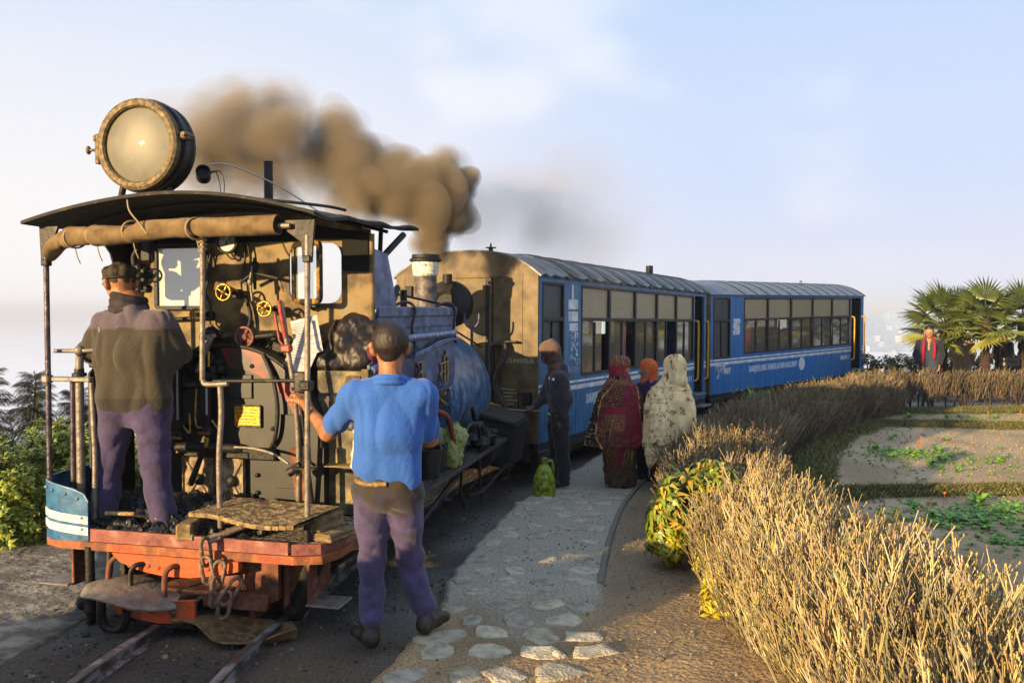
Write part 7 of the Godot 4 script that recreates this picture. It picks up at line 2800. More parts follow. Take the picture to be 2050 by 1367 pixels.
func far_people(skin: Material, shoe: Material) -> void:
	var o := stroller("woman with bright red scarf over grey waistcoat and dark sleeves, facing the camera", Vector3(9.94, -0.25, -19.6), Vector3(-0.5, 0, 1), lin("2e3644"), lin("16182a"), lin("3a3f48"), skin, shoe, 1.74, 0.7)
	var b := basis_to(Vector3(-0.5, 0, 1))
	var g := G.new()
	g.tube(smooth_line([b * Vector3(-0.11, 1.0, -0.15), b * Vector3(-0.12, 1.3, -0.14), b * Vector3(-0.08, 1.46, -0.02), b * Vector3(0.0, 1.47, 0.07), b * Vector3(0.09, 1.46, -0.02), b * Vector3(0.11, 1.3, -0.15), b * Vector3(0.13, 0.85, -0.17)], 6), 0.035, 8)
	put(o, "scarf", g, sm("a3102a", 0.85, 0.0, "weave", 4.0, "cloth_n", 0.6))
	stroller("person in long beige coat half hidden behind the palm fronds", Vector3(12.0, -0.3, -21.9), Vector3(0.6, 0, -1), lin("a08868"), lin("a08868"), lin("26221f"), skin, shoe, 1.66, 0.5)
	o = stroller("person in dark jacket with black shoulder bag beside the thick palm trunk", Vector3(12.55, -0.3, -21.0), Vector3(1, 0, -0.25), lin("241c1c"), lin("241c1c"), lin("2f4038"), skin, shoe, 1.68, 0.8)
	g = G.new()
	var k := Body.new()
	k.bone(Vector3(-0.1, 0.95, 0.24), Vector3(0.12, 0.93, 0.24), 0.13)
	k.bone(Vector3(-0.1, 0.8, 0.24), Vector3(0.12, 0.8, 0.24), 0.13)
	k.skin(g, 0.02, 60.0)
	g.tube(smooth_line([Vector3(-0.08, 1.0, 0.28), Vector3(-0.1, 1.3, 0.2), Vector3(-0.02, 1.4, 0.1), Vector3(0.06, 1.3, 0.2), Vector3(0.1, 1.0, 0.28)]), 0.015, 6)
	var bag := put(self, "shoulder_bag", g, sm("121316", 0.4, 0.0, "grime", 2.0))
	bag.position = o.position
	tag(bag, "black shoulder bag hanging on the person in the dark jacket", "bag")

# ------------------------------------------------------------------ plants
func twig_clump(sd: int, tall: float, bark: Array, tip: Color, twigs := 9, thick := 0.0045, spread := 0.3) -> ArrayMesh:
	var r := RandomNumberGenerator.new()
	r.seed = sd
	var g := G.new()
	for i in twigs:
		var a := r.randf() * TAU
		var lean := r.randf() * spread
		var h := tall * r.randf_range(0.6, 1.1)
		var dir := Vector3(cos(a) * lean, 1, sin(a) * lean)
		var p0 := Vector3(r.randf_range(-0.06, 0.06), r.randf_range(-0.1, 0.05), r.randf_range(-0.06, 0.06))
		var bend := Vector3(r.randf_range(-0.05, 0.05), 0, r.randf_range(-0.05, 0.05))
		var p1 := p0 + dir * h * 0.5 + bend
		var p2 := p0 + dir * h + bend * 0.4
		g.col = bark[r.randi() % bark.size()]
		g.tube([p0, p1, p2], [thick, thick * 0.8, thick * 0.55], 3, false)
		for q in 2:
			var f := r.randf_range(0.45, 0.85)
			var s := p1.lerp(p2, f)
			var e := s + (dir.normalized() + Vector3(r.randf_range(-0.6, 0.6), 0.2, r.randf_range(-0.6, 0.6))).normalized() * h * r.randf_range(0.15, 0.3)
			g.tube([s, e], [thick * 0.6, thick * 0.45], 3, false)
			if r.randf() < 0.4:
				var keep := g.col
				g.col = tip
				g.ball(e, Vector3(1, 1.6, 1) * thick * 1.05, 4, 2)
				g.col = keep
	return g.mesh(leafy("twig_bark", 0.85, Color(0, 0, 0)))

func along(line: Array, t: float) -> Array:       # [point, direction] at a share t of the line's length
	var total := 0.0
	for i in line.size() - 1:
		total += line[i].distance_to(line[i + 1])
	var want := t * total
	for i in line.size() - 1:
		var l: float = line[i].distance_to(line[i + 1])
		if want <= l or i == line.size() - 2:
			return [line[i].lerp(line[i + 1], want / l), (line[i + 1] - line[i]).normalized()]
		want -= l
	return [line[0], Vector2(0, 1)]

func dry_hedge(label: String, line: Array, count: int, wide: float, tall: float, meshes: Array, shade: float, low := 0.0, gap := Vector3.ZERO) -> Node3D:
	var o := thing("dry_hedge", label, "hedge", W(line[0].x, line[0].y, 0.0))
	var places := [[], [], []]
	var tints := [[], [], []]
	for i in count:
		var q := along(line, rng.randf())
		var p: Vector2 = q[0]
		var n := Vector2(q[1].y, -q[1].x)
		var off := rng.randf_range(-1.0, 1.0)
		var env := 1.0 - 0.25 * pow(absf(off), 3.0)
		var hgt := low + pow(rng.randf(), 0.7) * maxf(tall * env - 0.34 - low, 0.05)
		var at := p + n * off * wide * 0.42
		if gap.z > 0.0 and at.distance_to(Vector2(gap.x, gap.y)) < gap.z: continue
		var b := Basis(Vector3(-q[1].x, 0, q[1].y).normalized(), -off * 0.36 * (1.0 - 0.6 * hgt / tall) + rng.randf_range(-0.12, 0.12)) * Basis(Vector3.UP, rng.randf() * TAU) * Basis.from_scale(Vector3.ONE * rng.randf_range(0.8, 1.2))
		var k := rng.randi() % 3
		places[k].append(Transform3D(b, W(at.x, at.y, hgt + 0.04 * hum.get_noise_2d(at.x * 2.0, at.y * 2.0)) - o.position))
		var v := rng.randf_range(0.6, 1.2) * shade * (1.0 + 0.5 * hum.get_noise_2d(at.x * 1.3, at.y * 1.3))
		tints[k].append(Color(v, v * rng.randf_range(0.94, 1.02), v * rng.randf_range(0.85, 1.05)))
	for k in 3:
		many(o, "twigs", meshes[k], places[k], tints[k])
	return o

func leaf(g: G, at: Vector3, dir: Vector3, up: Vector3, len: float, wide: float, droop: float) -> void:
	var side := dir.cross(up).normalized() * wide * 0.5
	var n := side.cross(dir).normalized()
	var m := at + dir * len * 0.5 + n * wide * 0.12
	var e := at + dir * len - Vector3(0, droop * len, 0)
	g.tri(at, m + side - n * 0.1 * wide, m)
	g.tri(at, m, m - side - n * 0.1 * wide)
	g.tri(m, m + side - n * 0.1 * wide, e)
	g.tri(m, e, m - side - n * 0.1 * wide)

func rosette(sd: int, leaves: int, len: float, wide: float, cols: Array, rise := 0.5, droop := 0.3, stem := 0.0) -> G:
	var r := RandomNumberGenerator.new()
	r.seed = sd
	var g := G.new()
	if stem > 0.0:
		g.col = lin("4a4028")
		g.tube([Vector3(0, -stem, 0), Vector3.ZERO], 0.004, 4, false)
	for i in leaves:
		var a := TAU * i * 0.382 + r.randf() * 0.4
		var el := rise * r.randf_range(0.4, 1.3)
		var d := Vector3(cos(a), el, sin(a)).normalized()
		g.col = cols[r.randi() % cols.size()] * r.randf_range(0.8, 1.15)
		leaf(g, Vector3(0, -stem * 0.8 * r.randf(), 0) + d * 0.006, d, Vector3.UP, len * r.randf_range(0.7, 1.15), wide * r.randf_range(0.8, 1.2), droop)
	return g

func bushy(o: Node3D, called: String, me: Array, centres: Array, count: int, size := Vector2(0.8, 1.25), hollow := 0.55) -> void:
	var pl := []
	var tn := []
	for i in me.size():
		pl.append([])
		tn.append([])
	for i in count:
		var c: Array = centres[rng.randi() % centres.size()]
		var d := Vector3(rng.randfn(), rng.randfn(), rng.randfn()).normalized()
		var rr := lerpf(hollow, 1.0, pow(rng.randf(), 0.6)) * (1.0 + 0.16 * hum.get_noise_3d(d.x * 3.0 + c[0].x, d.y * 3.0, d.z * 3.0))
		var p: Vector3 = c[0] + d * c[1] * rr
		if p.y < 0.02: continue
		var b := Basis(Quaternion(Vector3.UP, (d + Vector3(0, 0.7, 0)).normalized())) * Basis(Vector3.UP, rng.randf() * TAU)
		var k := rng.randi() % me.size()
		pl[k].append(Transform3D(b * Basis.from_scale(Vector3.ONE * rng.randf_range(size.x, size.y)), p))
		var v := rng.randf_range(0.75, 1.2)
		tn[k].append(Color(v, v, v))
	for k in me.size():
		many(o, called, me[k], pl[k], tn[k])

func planting() -> void:
	var gold := [lin("c6b084"), lin("b39e70"), lin("8c7c62"), lin("d6c69e"), lin("a08a5c"), lin("8a8466"), lin("a8a284")]
	var grey := [lin("7f725e"), lin("695a4e"), lin("93856c"), lin("64544a")]
	var ga := []
	var gr := []
	for i in 3:
		ga.append(twig_clump(40 + i, 0.44, gold, lin("b49c58"), 12, 0.005, 0.26))
		gr.append(twig_clump(50 + i, 0.4, grey, lin("8a7a3a"), 12, 0.006, 0.32))
	dry_hedge("golden sunlit dry hedge of bare twigs in the right foreground", [Vector2(1.84, 1.5), Vector2(1.8, 3.0), Vector2(1.76, 4.5), Vector2(1.8, 6.0), Vector2(1.87, 7.0)], 2700, 0.92, 0.66, ga, 1.0, 0.0, Vector3(1.36, 6.35, 0.42))
	dry_hedge("grey dry hedge curving along the coaches behind the women", [Vector2(1.82, 6.9), Vector2(2.15, 8.5), Vector2(2.8, 10.5), Vector2(3.85, 12.5), Vector2(5.3, 14.5), Vector2(7.2, 16.7), Vector2(7.9, 17.6)], 4200, 1.0, 0.78, gr, 1.0)
	var o := dry_hedge("thin dry hedge of open brown stems in front of the palms", [Vector2(8.0, 18.0), Vector2(10.0, 18.15), Vector2(12.5, 18.1), Vector2(16.0, 18.0)], 420, 0.55, 0.78, gr, 0.8, 0.3)
	var g := G.new()
	for i in 90:
		var x := rng.randf() * 7.5
		var z := rng.randf_range(-0.2, 0.2)
		g.tube([Vector3(x, -0.02, z), Vector3(x + rng.randf_range(-0.08, 0.08), 0.35, z), Vector3(x + rng.randf_range(-0.15, 0.15), 0.62, z)], [0.022, 0.016, 0.009], 5, false)
	put(o, "stems", g, sm("4a3b30", 0.9, 0.0, "grime", 2.0)).set_meta("kind", "stuff")

	# leafy row along the left of the line
	var lm := leafy("leaf_gloss", 0.4, Color(0.45, 0.5, 0.12))
	var lime := [lin("8f9c34"), lin("7a8a2c"), lin("a4aa42"), lin("627826"), lin("b4b84c")]
	var rs := []
	for i in 3:
		rs.append(rosette(60 + i, 11, 0.075, 0.03, lime, 0.7, 0.15, 0.09).mesh(lm))
	var spots := [[-5.55, 7.1, "end of the leafy green bush row at the frame's left edge"], [-4.75, 7.35, "round leafy green bush beside the blue bunker"], [-4.25, 8.1, "leafy green bush seen between the roof post and the brake column"], [-3.7, 9.4, "leafy green bush furthest along the line, behind the driver"]]
	for s in spots:
		o = thing("leafy_bush", s[2], "bush", W(s[0], s[1]), 0.0, "leafy bushes left of the line")
		bushy(o, "leaves", rs, [[Vector3(0, 0.45, 0), Vector3(0.62, 0.62, 0.5)], [Vector3(0.3, 0.3, 0.15), Vector3(0.42, 0.55, 0.4)], [Vector3(-0.25, 0.55, 0.05), Vector3(0.4, 0.5, 0.4)]], 900, Vector2(0.8, 1.3), 0.4)
		g = G.new()
		for i in 9:
			var a := TAU * i / 9
			g.tube([Vector3(0, 0, 0), Vector3(cos(a) * 0.2, 0.4, sin(a) * 0.15), Vector3(cos(a) * 0.42, 0.85, sin(a) * 0.34)], [0.02, 0.012, 0.006], 5, false)
		put(o, "stems", g, sm("3a3022", 0.9))
	# drooping young conifers
	var nm := leafy("needle", 0.7, Color(0.1, 0.12, 0.04))
	var needle := G.new()
	var r2 := RandomNumberGenerator.new()
	r2.seed = 71
	for i in 26:
		var f := i / 26.0
		needle.col = [lin("3f4428"), lin("4e4c2c"), lin("33391f")][i % 3]
		var p := Vector3(0.3 * f, -0.14 * f * f, 0)
		leaf(needle, p, Vector3(0.5, -0.5 - f, r2.randf_range(-0.8, 0.8)).normalized(), Vector3.UP, 0.12, 0.01, 0.3)
	needle.col = lin("3a2c1c")
	needle.tube([Vector3.ZERO, Vector3(0.15, -0.035, 0), Vector3(0.3, -0.14, 0)], 0.004, 3, false)
	var spray := needle.mesh(nm)
	for s in [[-7.42, 11.6, 1.32, "taller drooping young conifer at the left edge of the frame"], [-6.95, 11.9, 1.22, "bushier drooping young conifer beside the roof post"], [-6.5, 12.2, 0.95, "small drooping conifer half hidden by the roof post"]]:
		var base := W(s[0], s[1]) - Vector3(0, drop(s[0], s[1]), 0)
		o = thing("conifer", s[3], "tree", base, 0.0, "young conifers behind the bushes")
		var hgt: float = s[2] + drop(s[0], s[1])
		put(o, "trunk", bar([Vector3.ZERO, Vector3(0.02, hgt * 0.6, 0), Vector3(0.05, hgt, 0)], [0.03, 0.02, 0.006], 6), sm("3a2d20", 0.9))
		var pl := []
		for i in 300:
			var f := rng.randf_range(0.1, 1.0)
			var a := rng.randf() * TAU
			pl.append(Transform3D(Basis(Vector3.UP, a) * Basis(Vector3(0, 0, 1), lerpf(0.1, 0.9, f * f)) * Basis.from_scale(Vector3.ONE * lerpf(1.5, 0.55, f) * rng.randf_range(0.7, 1.15)), Vector3(0.02, hgt * f, 0)))
		many(o, "crown", spray, pl)

	# flowering shrub growing through the hedge beside the path
	var om := leafy("leaf_amber", 0.35, Color(0.5, 0.42, 0.08))
	var amber := [lin("828a28"), lin("969a2e"), lin("5d7020"), lin("a88a2a"), lin("6f8224")]
	var yel := [lin("b5a81e"), lin("a89a20"), lin("c2b428")]
	o = thing("leafy_shrub", "low shrub with long drooping yellow-green leaves at the hedge's edge", "shrub", W(1.36, 6.35))
	var am := []
	for i in 3:
		am.append(rosette(80 + i, 13, 0.13, 0.034, amber, 0.5, 0.5, 0.06).mesh(om))
	bushy(o, "leaves", am, [[Vector3(0.04, 0.56, 0), Vector3(0.28, 0.26, 0.28)], [Vector3(0.25, 0.62, -0.1), Vector3(0.22, 0.2, 0.22)], [Vector3(-0.16, 0.36, 0.1), Vector3(0.16, 0.26, 0.18)]], 190, Vector2(0.8, 1.15), 0.6)
	g = G.new()
	for i in 6:
		g.tube([Vector3(0.1, 0, 0), Vector3(0.03 * (i - 3), 0.3, 0.04 * (i % 3)), Vector3(0.07 * (i - 3), 0.6, 0.05 * (i % 3))], 0.006, 4, false)
	put(o, "stems", g, sm("4a3a22", 0.9))
	for s in [[1.2, 6.15, 0.26, 0.11, "bright yellow leafy sprig hanging over the path below the shrub"], [1.36, 5.5, 0.3, 0.14, "yellow leafy sprig poking out of the golden twigs near the sunlit earth"], [1.3, 5.15, 0.12, 0.12, "low small-leaved tuft at the foot of the golden hedge"]]:
		o = thing("leafy_sprig", s[4], "sprig", W(s[0], s[1]))
		var ym := [rosette(90, 10, 0.07, 0.026, yel, 0.5, 0.4, 0.05).mesh(om), rosette(91, 8, 0.09, 0.03, yel, 0.4, 0.4, 0.05).mesh(om)]
		bushy(o, "leaves", ym, [[Vector3(0, s[2], 0), Vector3(s[3], s[3] * 1.3, s[3])]], 36, Vector2(0.7, 1.1), 0.4)
		put(o, "stem", bar([Vector3(0.12, 0, 0), Vector3(0.04, s[2] * 0.7, 0), Vector3(0, s[2], 0)], 0.006, 4), sm("4a3a22", 0.9))
	# small green plants peeping over the hedge before the second coach
	var fresh := [lin("3f5a1c"), lin("55742a"), lin("2f481a")]
	for s in [[3.45, 12.4, "leafy green sprout above the hedge left of the railway's painted name"], [3.8, 13.0, "dark green sprout above the hedge under the painted name"]]:
		o = thing("hedge_sprout", s[2], "plant", W(s[0], s[1], 0.55))
		bushy(o, "leaves", [rosette(95, 9, 0.11, 0.04, fresh, 0.6, 0.3, 0.05).mesh(lm)], [[Vector3(0, 0.3, 0), Vector3(0.14, 0.16, 0.14)], [Vector3(0.2, 0.22, 0), Vector3(0.1, 0.12, 0.1)]], 24)
		put(o, "stem", bar([Vector3(0, -0.5, 0), Vector3(0, 0.3, 0)], 0.006, 4), sm("3a3020", 0.9))

	# clipped green hedge at the far edge of the hill-top
	var dkl := [lin("4a5a2a"), lin("39491f"), lin("62703a"), lin("2f3c1c")]
	var dm := []
	for i in 2:
		dm.append(rosette(100 + i, 9, 0.07, 0.034, dkl, 0.6, 0.1, 0.05).mesh(lm))
	o = thing("green_hedge", "clipped green hedge running behind the people to the second coach's end", "hedge", W(9.2, 23.2))
	var hc := []
	for i in 14:
		hc.append([Vector3(i * 0.62, 0.45 + 0.05 * sin(i * 2.1), 0.1 * sin(i * 1.3)), Vector3(0.5, 0.52, 0.45)])
	bushy(o, "leaves", dm, hc, 3000, Vector2(1.0, 1.6), 0.6)
	o = thing("yellow_bush", "bright yellow-green low bush at the rear end of the second coach", "bush", W(9.1, 21.6))
	bushy(o, "leaves", [rosette(110, 10, 0.08, 0.03, yel, 0.6, 0.1, 0.05).mesh(om)], [[Vector3(0, 0.3, 0), Vector3(0.5, 0.32, 0.3)], [Vector3(0.6, 0.28, 0), Vector3(0.4, 0.26, 0.3)]], 320)

	palms()
	garden()

	# unseen hedge added left of the viewer, shaped to shade the ground by the rails
	o = thing("added_shade_hedge", "added leafy hedge left of the track, out of view, shaped for its shade", "hedge", Vector3(-2.8, 0, -1.4))
	var bc := []
	for i in 15:
		var f := i / 14.0
		var q: Array = along([Vector2(-2.4, 2.4), Vector2(-3.2, 2.02), Vector2(-4.5, 1.26), Vector2(-8.2, -0.3)], f)
		var p: Vector2 = q[0]
		var t := lerpf(1.14, 1.5, f)
		bc.append([Vector3(p.x + 2.8, t * 0.5, -p.y + 1.4), Vector3(0.42, t * 0.5, 0.36)])
	var big := rosette(120, 14, 0.17, 0.09, dkl, 0.5, 0.2, 0.05).mesh(lm)
	bushy(o, "leaves", [big], bc, 3800, Vector2(0.9, 1.3), 0.1)

func palms() -> void:
	var pm := leafy("palm_leaf", 0.4, Color(0.3, 0.34, 0.08))
	var shag := patchy("palm_shag", [[0.0, "1a130e"], [0.5, "3c2c22"], [1.0, "63503c"]], 0.05, 0.95, 0.0, 1.5, "bark_n", 1.2)
	var fans := []
	for v in 4:
		var r := RandomNumberGenerator.new()
		r.seed = 130 + v
		var g := G.new()
		var base: Color = [lin("3c4a22"), lin("4c5a2a"), lin("66702e"), lin("8a8836")][v]
		g.col = lin("6a7030")
		g.tube([Vector3.ZERO, Vector3(0, 0.03, -0.25), Vector3(0, 0.0, -0.5)], [0.014, 0.011, 0.008], 4, false)
		for i in 25:
			var a := lerpf(-1.75, 1.75, i / 24.0)
			var d := Vector3(sin(a), 0.1 - 0.12 * absf(a), -cos(a)).normalized()
			g.col = base * r.randf_range(0.75, 1.2)
			var len := 0.62 * (1.0 - 0.16 * absf(a)) * r.randf_range(0.9, 1.08)
			var at := Vector3(0, 0.0, -0.5)
			var side := Vector3(cos(a), 0, sin(a)) * 0.022
			var m := at + d * len * 0.55
			var e := at + d * len - Vector3(0, 0.05 + 0.16 * r.randf() * r.randf(), 0)
			var up := Vector3(0, 0.012, 0)
			g.quad(at, m + side - up, m + up * 0.4, at + up * 0.2)
			g.quad(at, at + up * 0.2, m + up * 0.4, m - side - up)
			g.tri(m + side - up, e, m + up * 0.4)
			g.tri(m + up * 0.4, e, m - side - up)
		fans.append(g.mesh(pm))
	for s in [[11.0, 21.0, 1.9, 0.13, "fan palm nearest the coaches, beside the woman in the red scarf"], [11.6, 20.2, 2.0, 0.15, "largest fan palm with thick shaggy trunk, second from the coaches"], [12.95, 20.9, 1.95, 0.14, "fan palm cut by the right edge of the frame"], [12.15, 22.6, 1.9, 0.13, "fan palm standing behind the other three"]]:
		var o := thing("palm_tree", s[4], "palm tree", W(s[0], s[1]))
		var g := G.new()
		var rows := []
		var r := RandomNumberGenerator.new()
		r.seed = int(s[0] * 100.0)
		for i in 26:
			var f := i / 25.0
			var ring := PackedVector3Array()
			for k in 14:
				var a := -TAU * k / 14
				var rr: float = s[3] * 0.85 * (1.0 + 0.12 * sin(f * 9.0)) * (1.0 + 0.22 * (r.randf() - 0.5)) * (0.8 if i % 3 == 0 else 1.05)
				ring.append(Vector3(cos(a) * rr + 0.03 * sin(f * 2.0), f * s[2], sin(a) * rr))
			rows.append(ring)
		g.grid(rows, true)
		put(o, "trunk", g, shag)
		for i in 23:
			var f := i / 22.0
			var a := i * 2.399 + r.randf() * 0.3
			var pitch := lerpf(1.2, -0.35, pow(f, 0.8)) + r.randf_range(-0.12, 0.12)
			var fr := put(o, "frond", fans[mini(3, int(f * 3.0 + r.randf()))])
			fr.transform = Transform3D(Basis(Vector3.UP, a) * Basis(Vector3.RIGHT, pitch) * Basis(Vector3(0, 0, 1), r.randf_range(-0.5, 0.5)) * Basis.from_scale(Vector3.ONE * r.randf_range(0.95, 1.2)), Vector3(0.03, s[2] - 0.02 - 0.25 * f, 0))

func garden() -> void:
	var gm := leafy("grass_blade", 0.8, Color(0.25, 0.28, 0.1))
	var r := RandomNumberGenerator.new()
	r.seed = 150
	var tufts := []
	for v in 3:
		var g := G.new()
		for i in 16:
			var a := r.randf() * TAU
			var d := Vector3(cos(a) * 0.6, 1, sin(a) * 0.6).normalized()
			g.col = [lin("6a6434"), lin("545a2c"), lin("857a4a"), lin("4a4f28")][r.randi() % 4]
			leaf(g, Vector3(r.randf_range(-0.05, 0.05), -0.01, r.randf_range(-0.05, 0.05)), d, Vector3(sin(a), 0, cos(a)), r.randf_range(0.05, 0.1), 0.008, 0.2)
		tufts.append(g.mesh(gm))
	for q in [[[Vector2(2.7, 8.2), Vector2(3.3, 8.9), Vector2(3.95, 9.35), Vector2(6.0, 9.5), Vector2(10.0, 9.6)], 0.28, 2600], [[Vector2(3.5, 9.6), Vector2(4.3, 11.7), Vector2(5.4, 13.7), Vector2(6.8, 15.35), Vector2(9.3, 15.0), Vector2(13.0, 14.8)], 0.34, 3000], [[Vector2(5.2, 14.6), Vector2(7.6, 17.1), Vector2(11.0, 17.5), Vector2(15.0, 17.3)], 0.5, 2600]]:
		var pl := [[], [], []]
		for i in q[2]:
			var e := along(q[0], r.randf())
			var off: float = (r.randf() + r.randf() - 1.0) * q[1]
			var p: Vector2 = e[0] + Vector2(e[1].y, -e[1].x) * off
			pl[r.randi() % 3].append(Transform3D(Basis(Vector3.UP, r.randf() * TAU) * Basis.from_scale(Vector3.ONE * r.randf_range(0.7, 1.5)), W(p.x, p.y, 0.05 + 0.05 * (1.0 - absf(off) / q[1]))))
		var o := Node3D.new()
		o.name = numbered(self, "grass_border")
		add_child(o)
		tag(o, "", "")
		o.set_meta("kind", "stuff")
		for k in 3:
			many(o, "grass", tufts[k], pl[k])
		var g := G.new()
		var rows := []
		var ln := smooth_line(q[0], 10)
		for i in ln.size():
			var d: Vector2 = (ln[mini(i + 1, ln.size() - 1)] - ln[maxi(i - 1, 0)]).normalized()
			var n := Vector2(d.y, -d.x)
			var row := PackedVector3Array()
			for j in 7:
				var u := j / 3.0 - 1.0
				var p: Vector2 = ln[i] + n * u * q[1]
				row.append(W(p.x, p.y, 0.02 + 0.075 * (1.0 - u * u)))
			rows.append(row)
		g.grid(rows)
		put(o, "bank", g, patchy("turf", [[0.0, "3f3a20"], [0.5, "5d5630"], [1.0, "7a6c44"]], 0.05, 0.95, 0.0, 1.0, "dirt_n", 1.0))
	# seedlings scattered over the beds
	var grn := [lin("5a8c22"), lin("72a432"), lin("48781e"), lin("8cb43c")]
	var kinds := []
	for v in 3:
		kinds.append(rosette(160 + v, 13, 0.15, 0.04, grn, 1.1, 0.35).mesh(leafy("leaf_gloss")))
	for s in [[6.44, 12.35, 1.0], [6.28, 13.56, 0.6], [5.9, 10.81, 0.5], [5.01, 8.77, 1.1], [4.14, 8.02, 0.9], [4.18, 8.5, 0.9], [4.97, 8.25, 0.8], [4.3, 7.9, 0.8], [4.5, 7.75, 0.7], [3.9, 8.3, 0.6], [4.4, 7.55, 0.6], [5.25, 8.5, 0.6], [5.5, 8.2, 0.7], [4.75, 7.5, 0.8], [5.1, 7.7, 0.6], [4.05, 7.7, 0.6], [5.6, 12.6, 0.7], [5.75, 12.4, 0.6], [6.0, 12.2, 0.7], [5.5, 11.9, 0.6], [6.05, 11.5, 0.9], [6.15, 11.7, 0.7], [6.9, 11.6, 0.6], [5.8, 11.3, 0.7], [6.5, 13.9, 0.5], [7.9, 16.3, 0.9], [8.6, 16.2, 0.7], [9.5, 16.2, 0.8], [10.5, 16.1, 1.0], [9.0, 16.5, 0.6], [7.1, 13.4, 0.5], [7.5, 12.6, 0.5], [4.6, 6.9, 0.6], [5.0, 6.5, 0.6], [3.7, 7.3, 0.5], [4.6, 8.45, 0.5], [4.2, 7.1, 0.5]]:
		var o := thing("seedling", "small bright green leafy seedling in the dry earth of the flower bed", "seedling", W(s[0], s[1], 0.04), r.randf() * TAU, "seedlings in the flower beds")
		var p := put(o, "leaves", kinds[r.randi() % 3])
		p.scale = Vector3.ONE * s[2] * 1.45
	var weeds := []
	for i in 1500:
		var c: Vector3 = [Vector3(4.4, 8.0, 0.7), Vector3(5.2, 8.4, 0.8), Vector3(5.9, 12.2, 0.7), Vector3(8.8, 16.3, 2.2), Vector3(4.7, 7.0, 0.7), Vector3(6.3, 11.4, 1.4), Vector3(7.5, 8.3, 2.0)][i % 7]
		var p := Vector2(c.x + r.randfn() * c.z * 0.6, c.y + r.randfn() * c.z * 0.35)
		weeds.append(Transform3D(Basis(Vector3.UP, r.randf() * TAU) * Basis.from_scale(Vector3.ONE * r.randf_range(0.15, 0.5)), W(p.x, p.y, 0.04)))
	var wd := Node3D.new()
	wd.name = "weeds"
	add_child(wd)
	wd.set_meta("kind", "stuff")
	many(wd, "weeds", kinds[0], weeds)
	var orange := sm("c8601a", 0.6, 0.0, "", 1.0, "")
	for s in [[6.2, 12.5], [6.44, 12.9], [4.12, 8.1], [4.6, 8.7], [9.4, 16.2], [10.1, 16.3]]:
		var g := G.new()
		g.tube([Vector3.ZERO, Vector3(0.01, 0.12, 0)], 0.004, 4, false)
		g.ball(Vector3(0.01, 0.13, 0), Vector3(0.02, 0.013, 0.02), 8, 4)
		var f := put(self, "flower", g, orange)
		f.position = W(s[0], s[1], 0.05)
		tag(f, "single small orange flower among the seedlings", "flower", "orange flowers in the beds")

# ------------------------------------------------------------------ loose things
func on_engine(r: float, y: float, t: float) -> Vector3:
	var a := deg_to_rad(12.8)
	return Vector3(-2.06 + cos(a) * r + sin(a) * t, y, -4.997 + sin(a) * r - cos(a) * t)

func laid(called: String, label: String, category: String, r: float, y: float, t: float, turn := 0.0, group := "") -> Node3D:
	return thing(called, label, category, on_engine(r, y, t), deg_to_rad(-12.8) + turn, group)

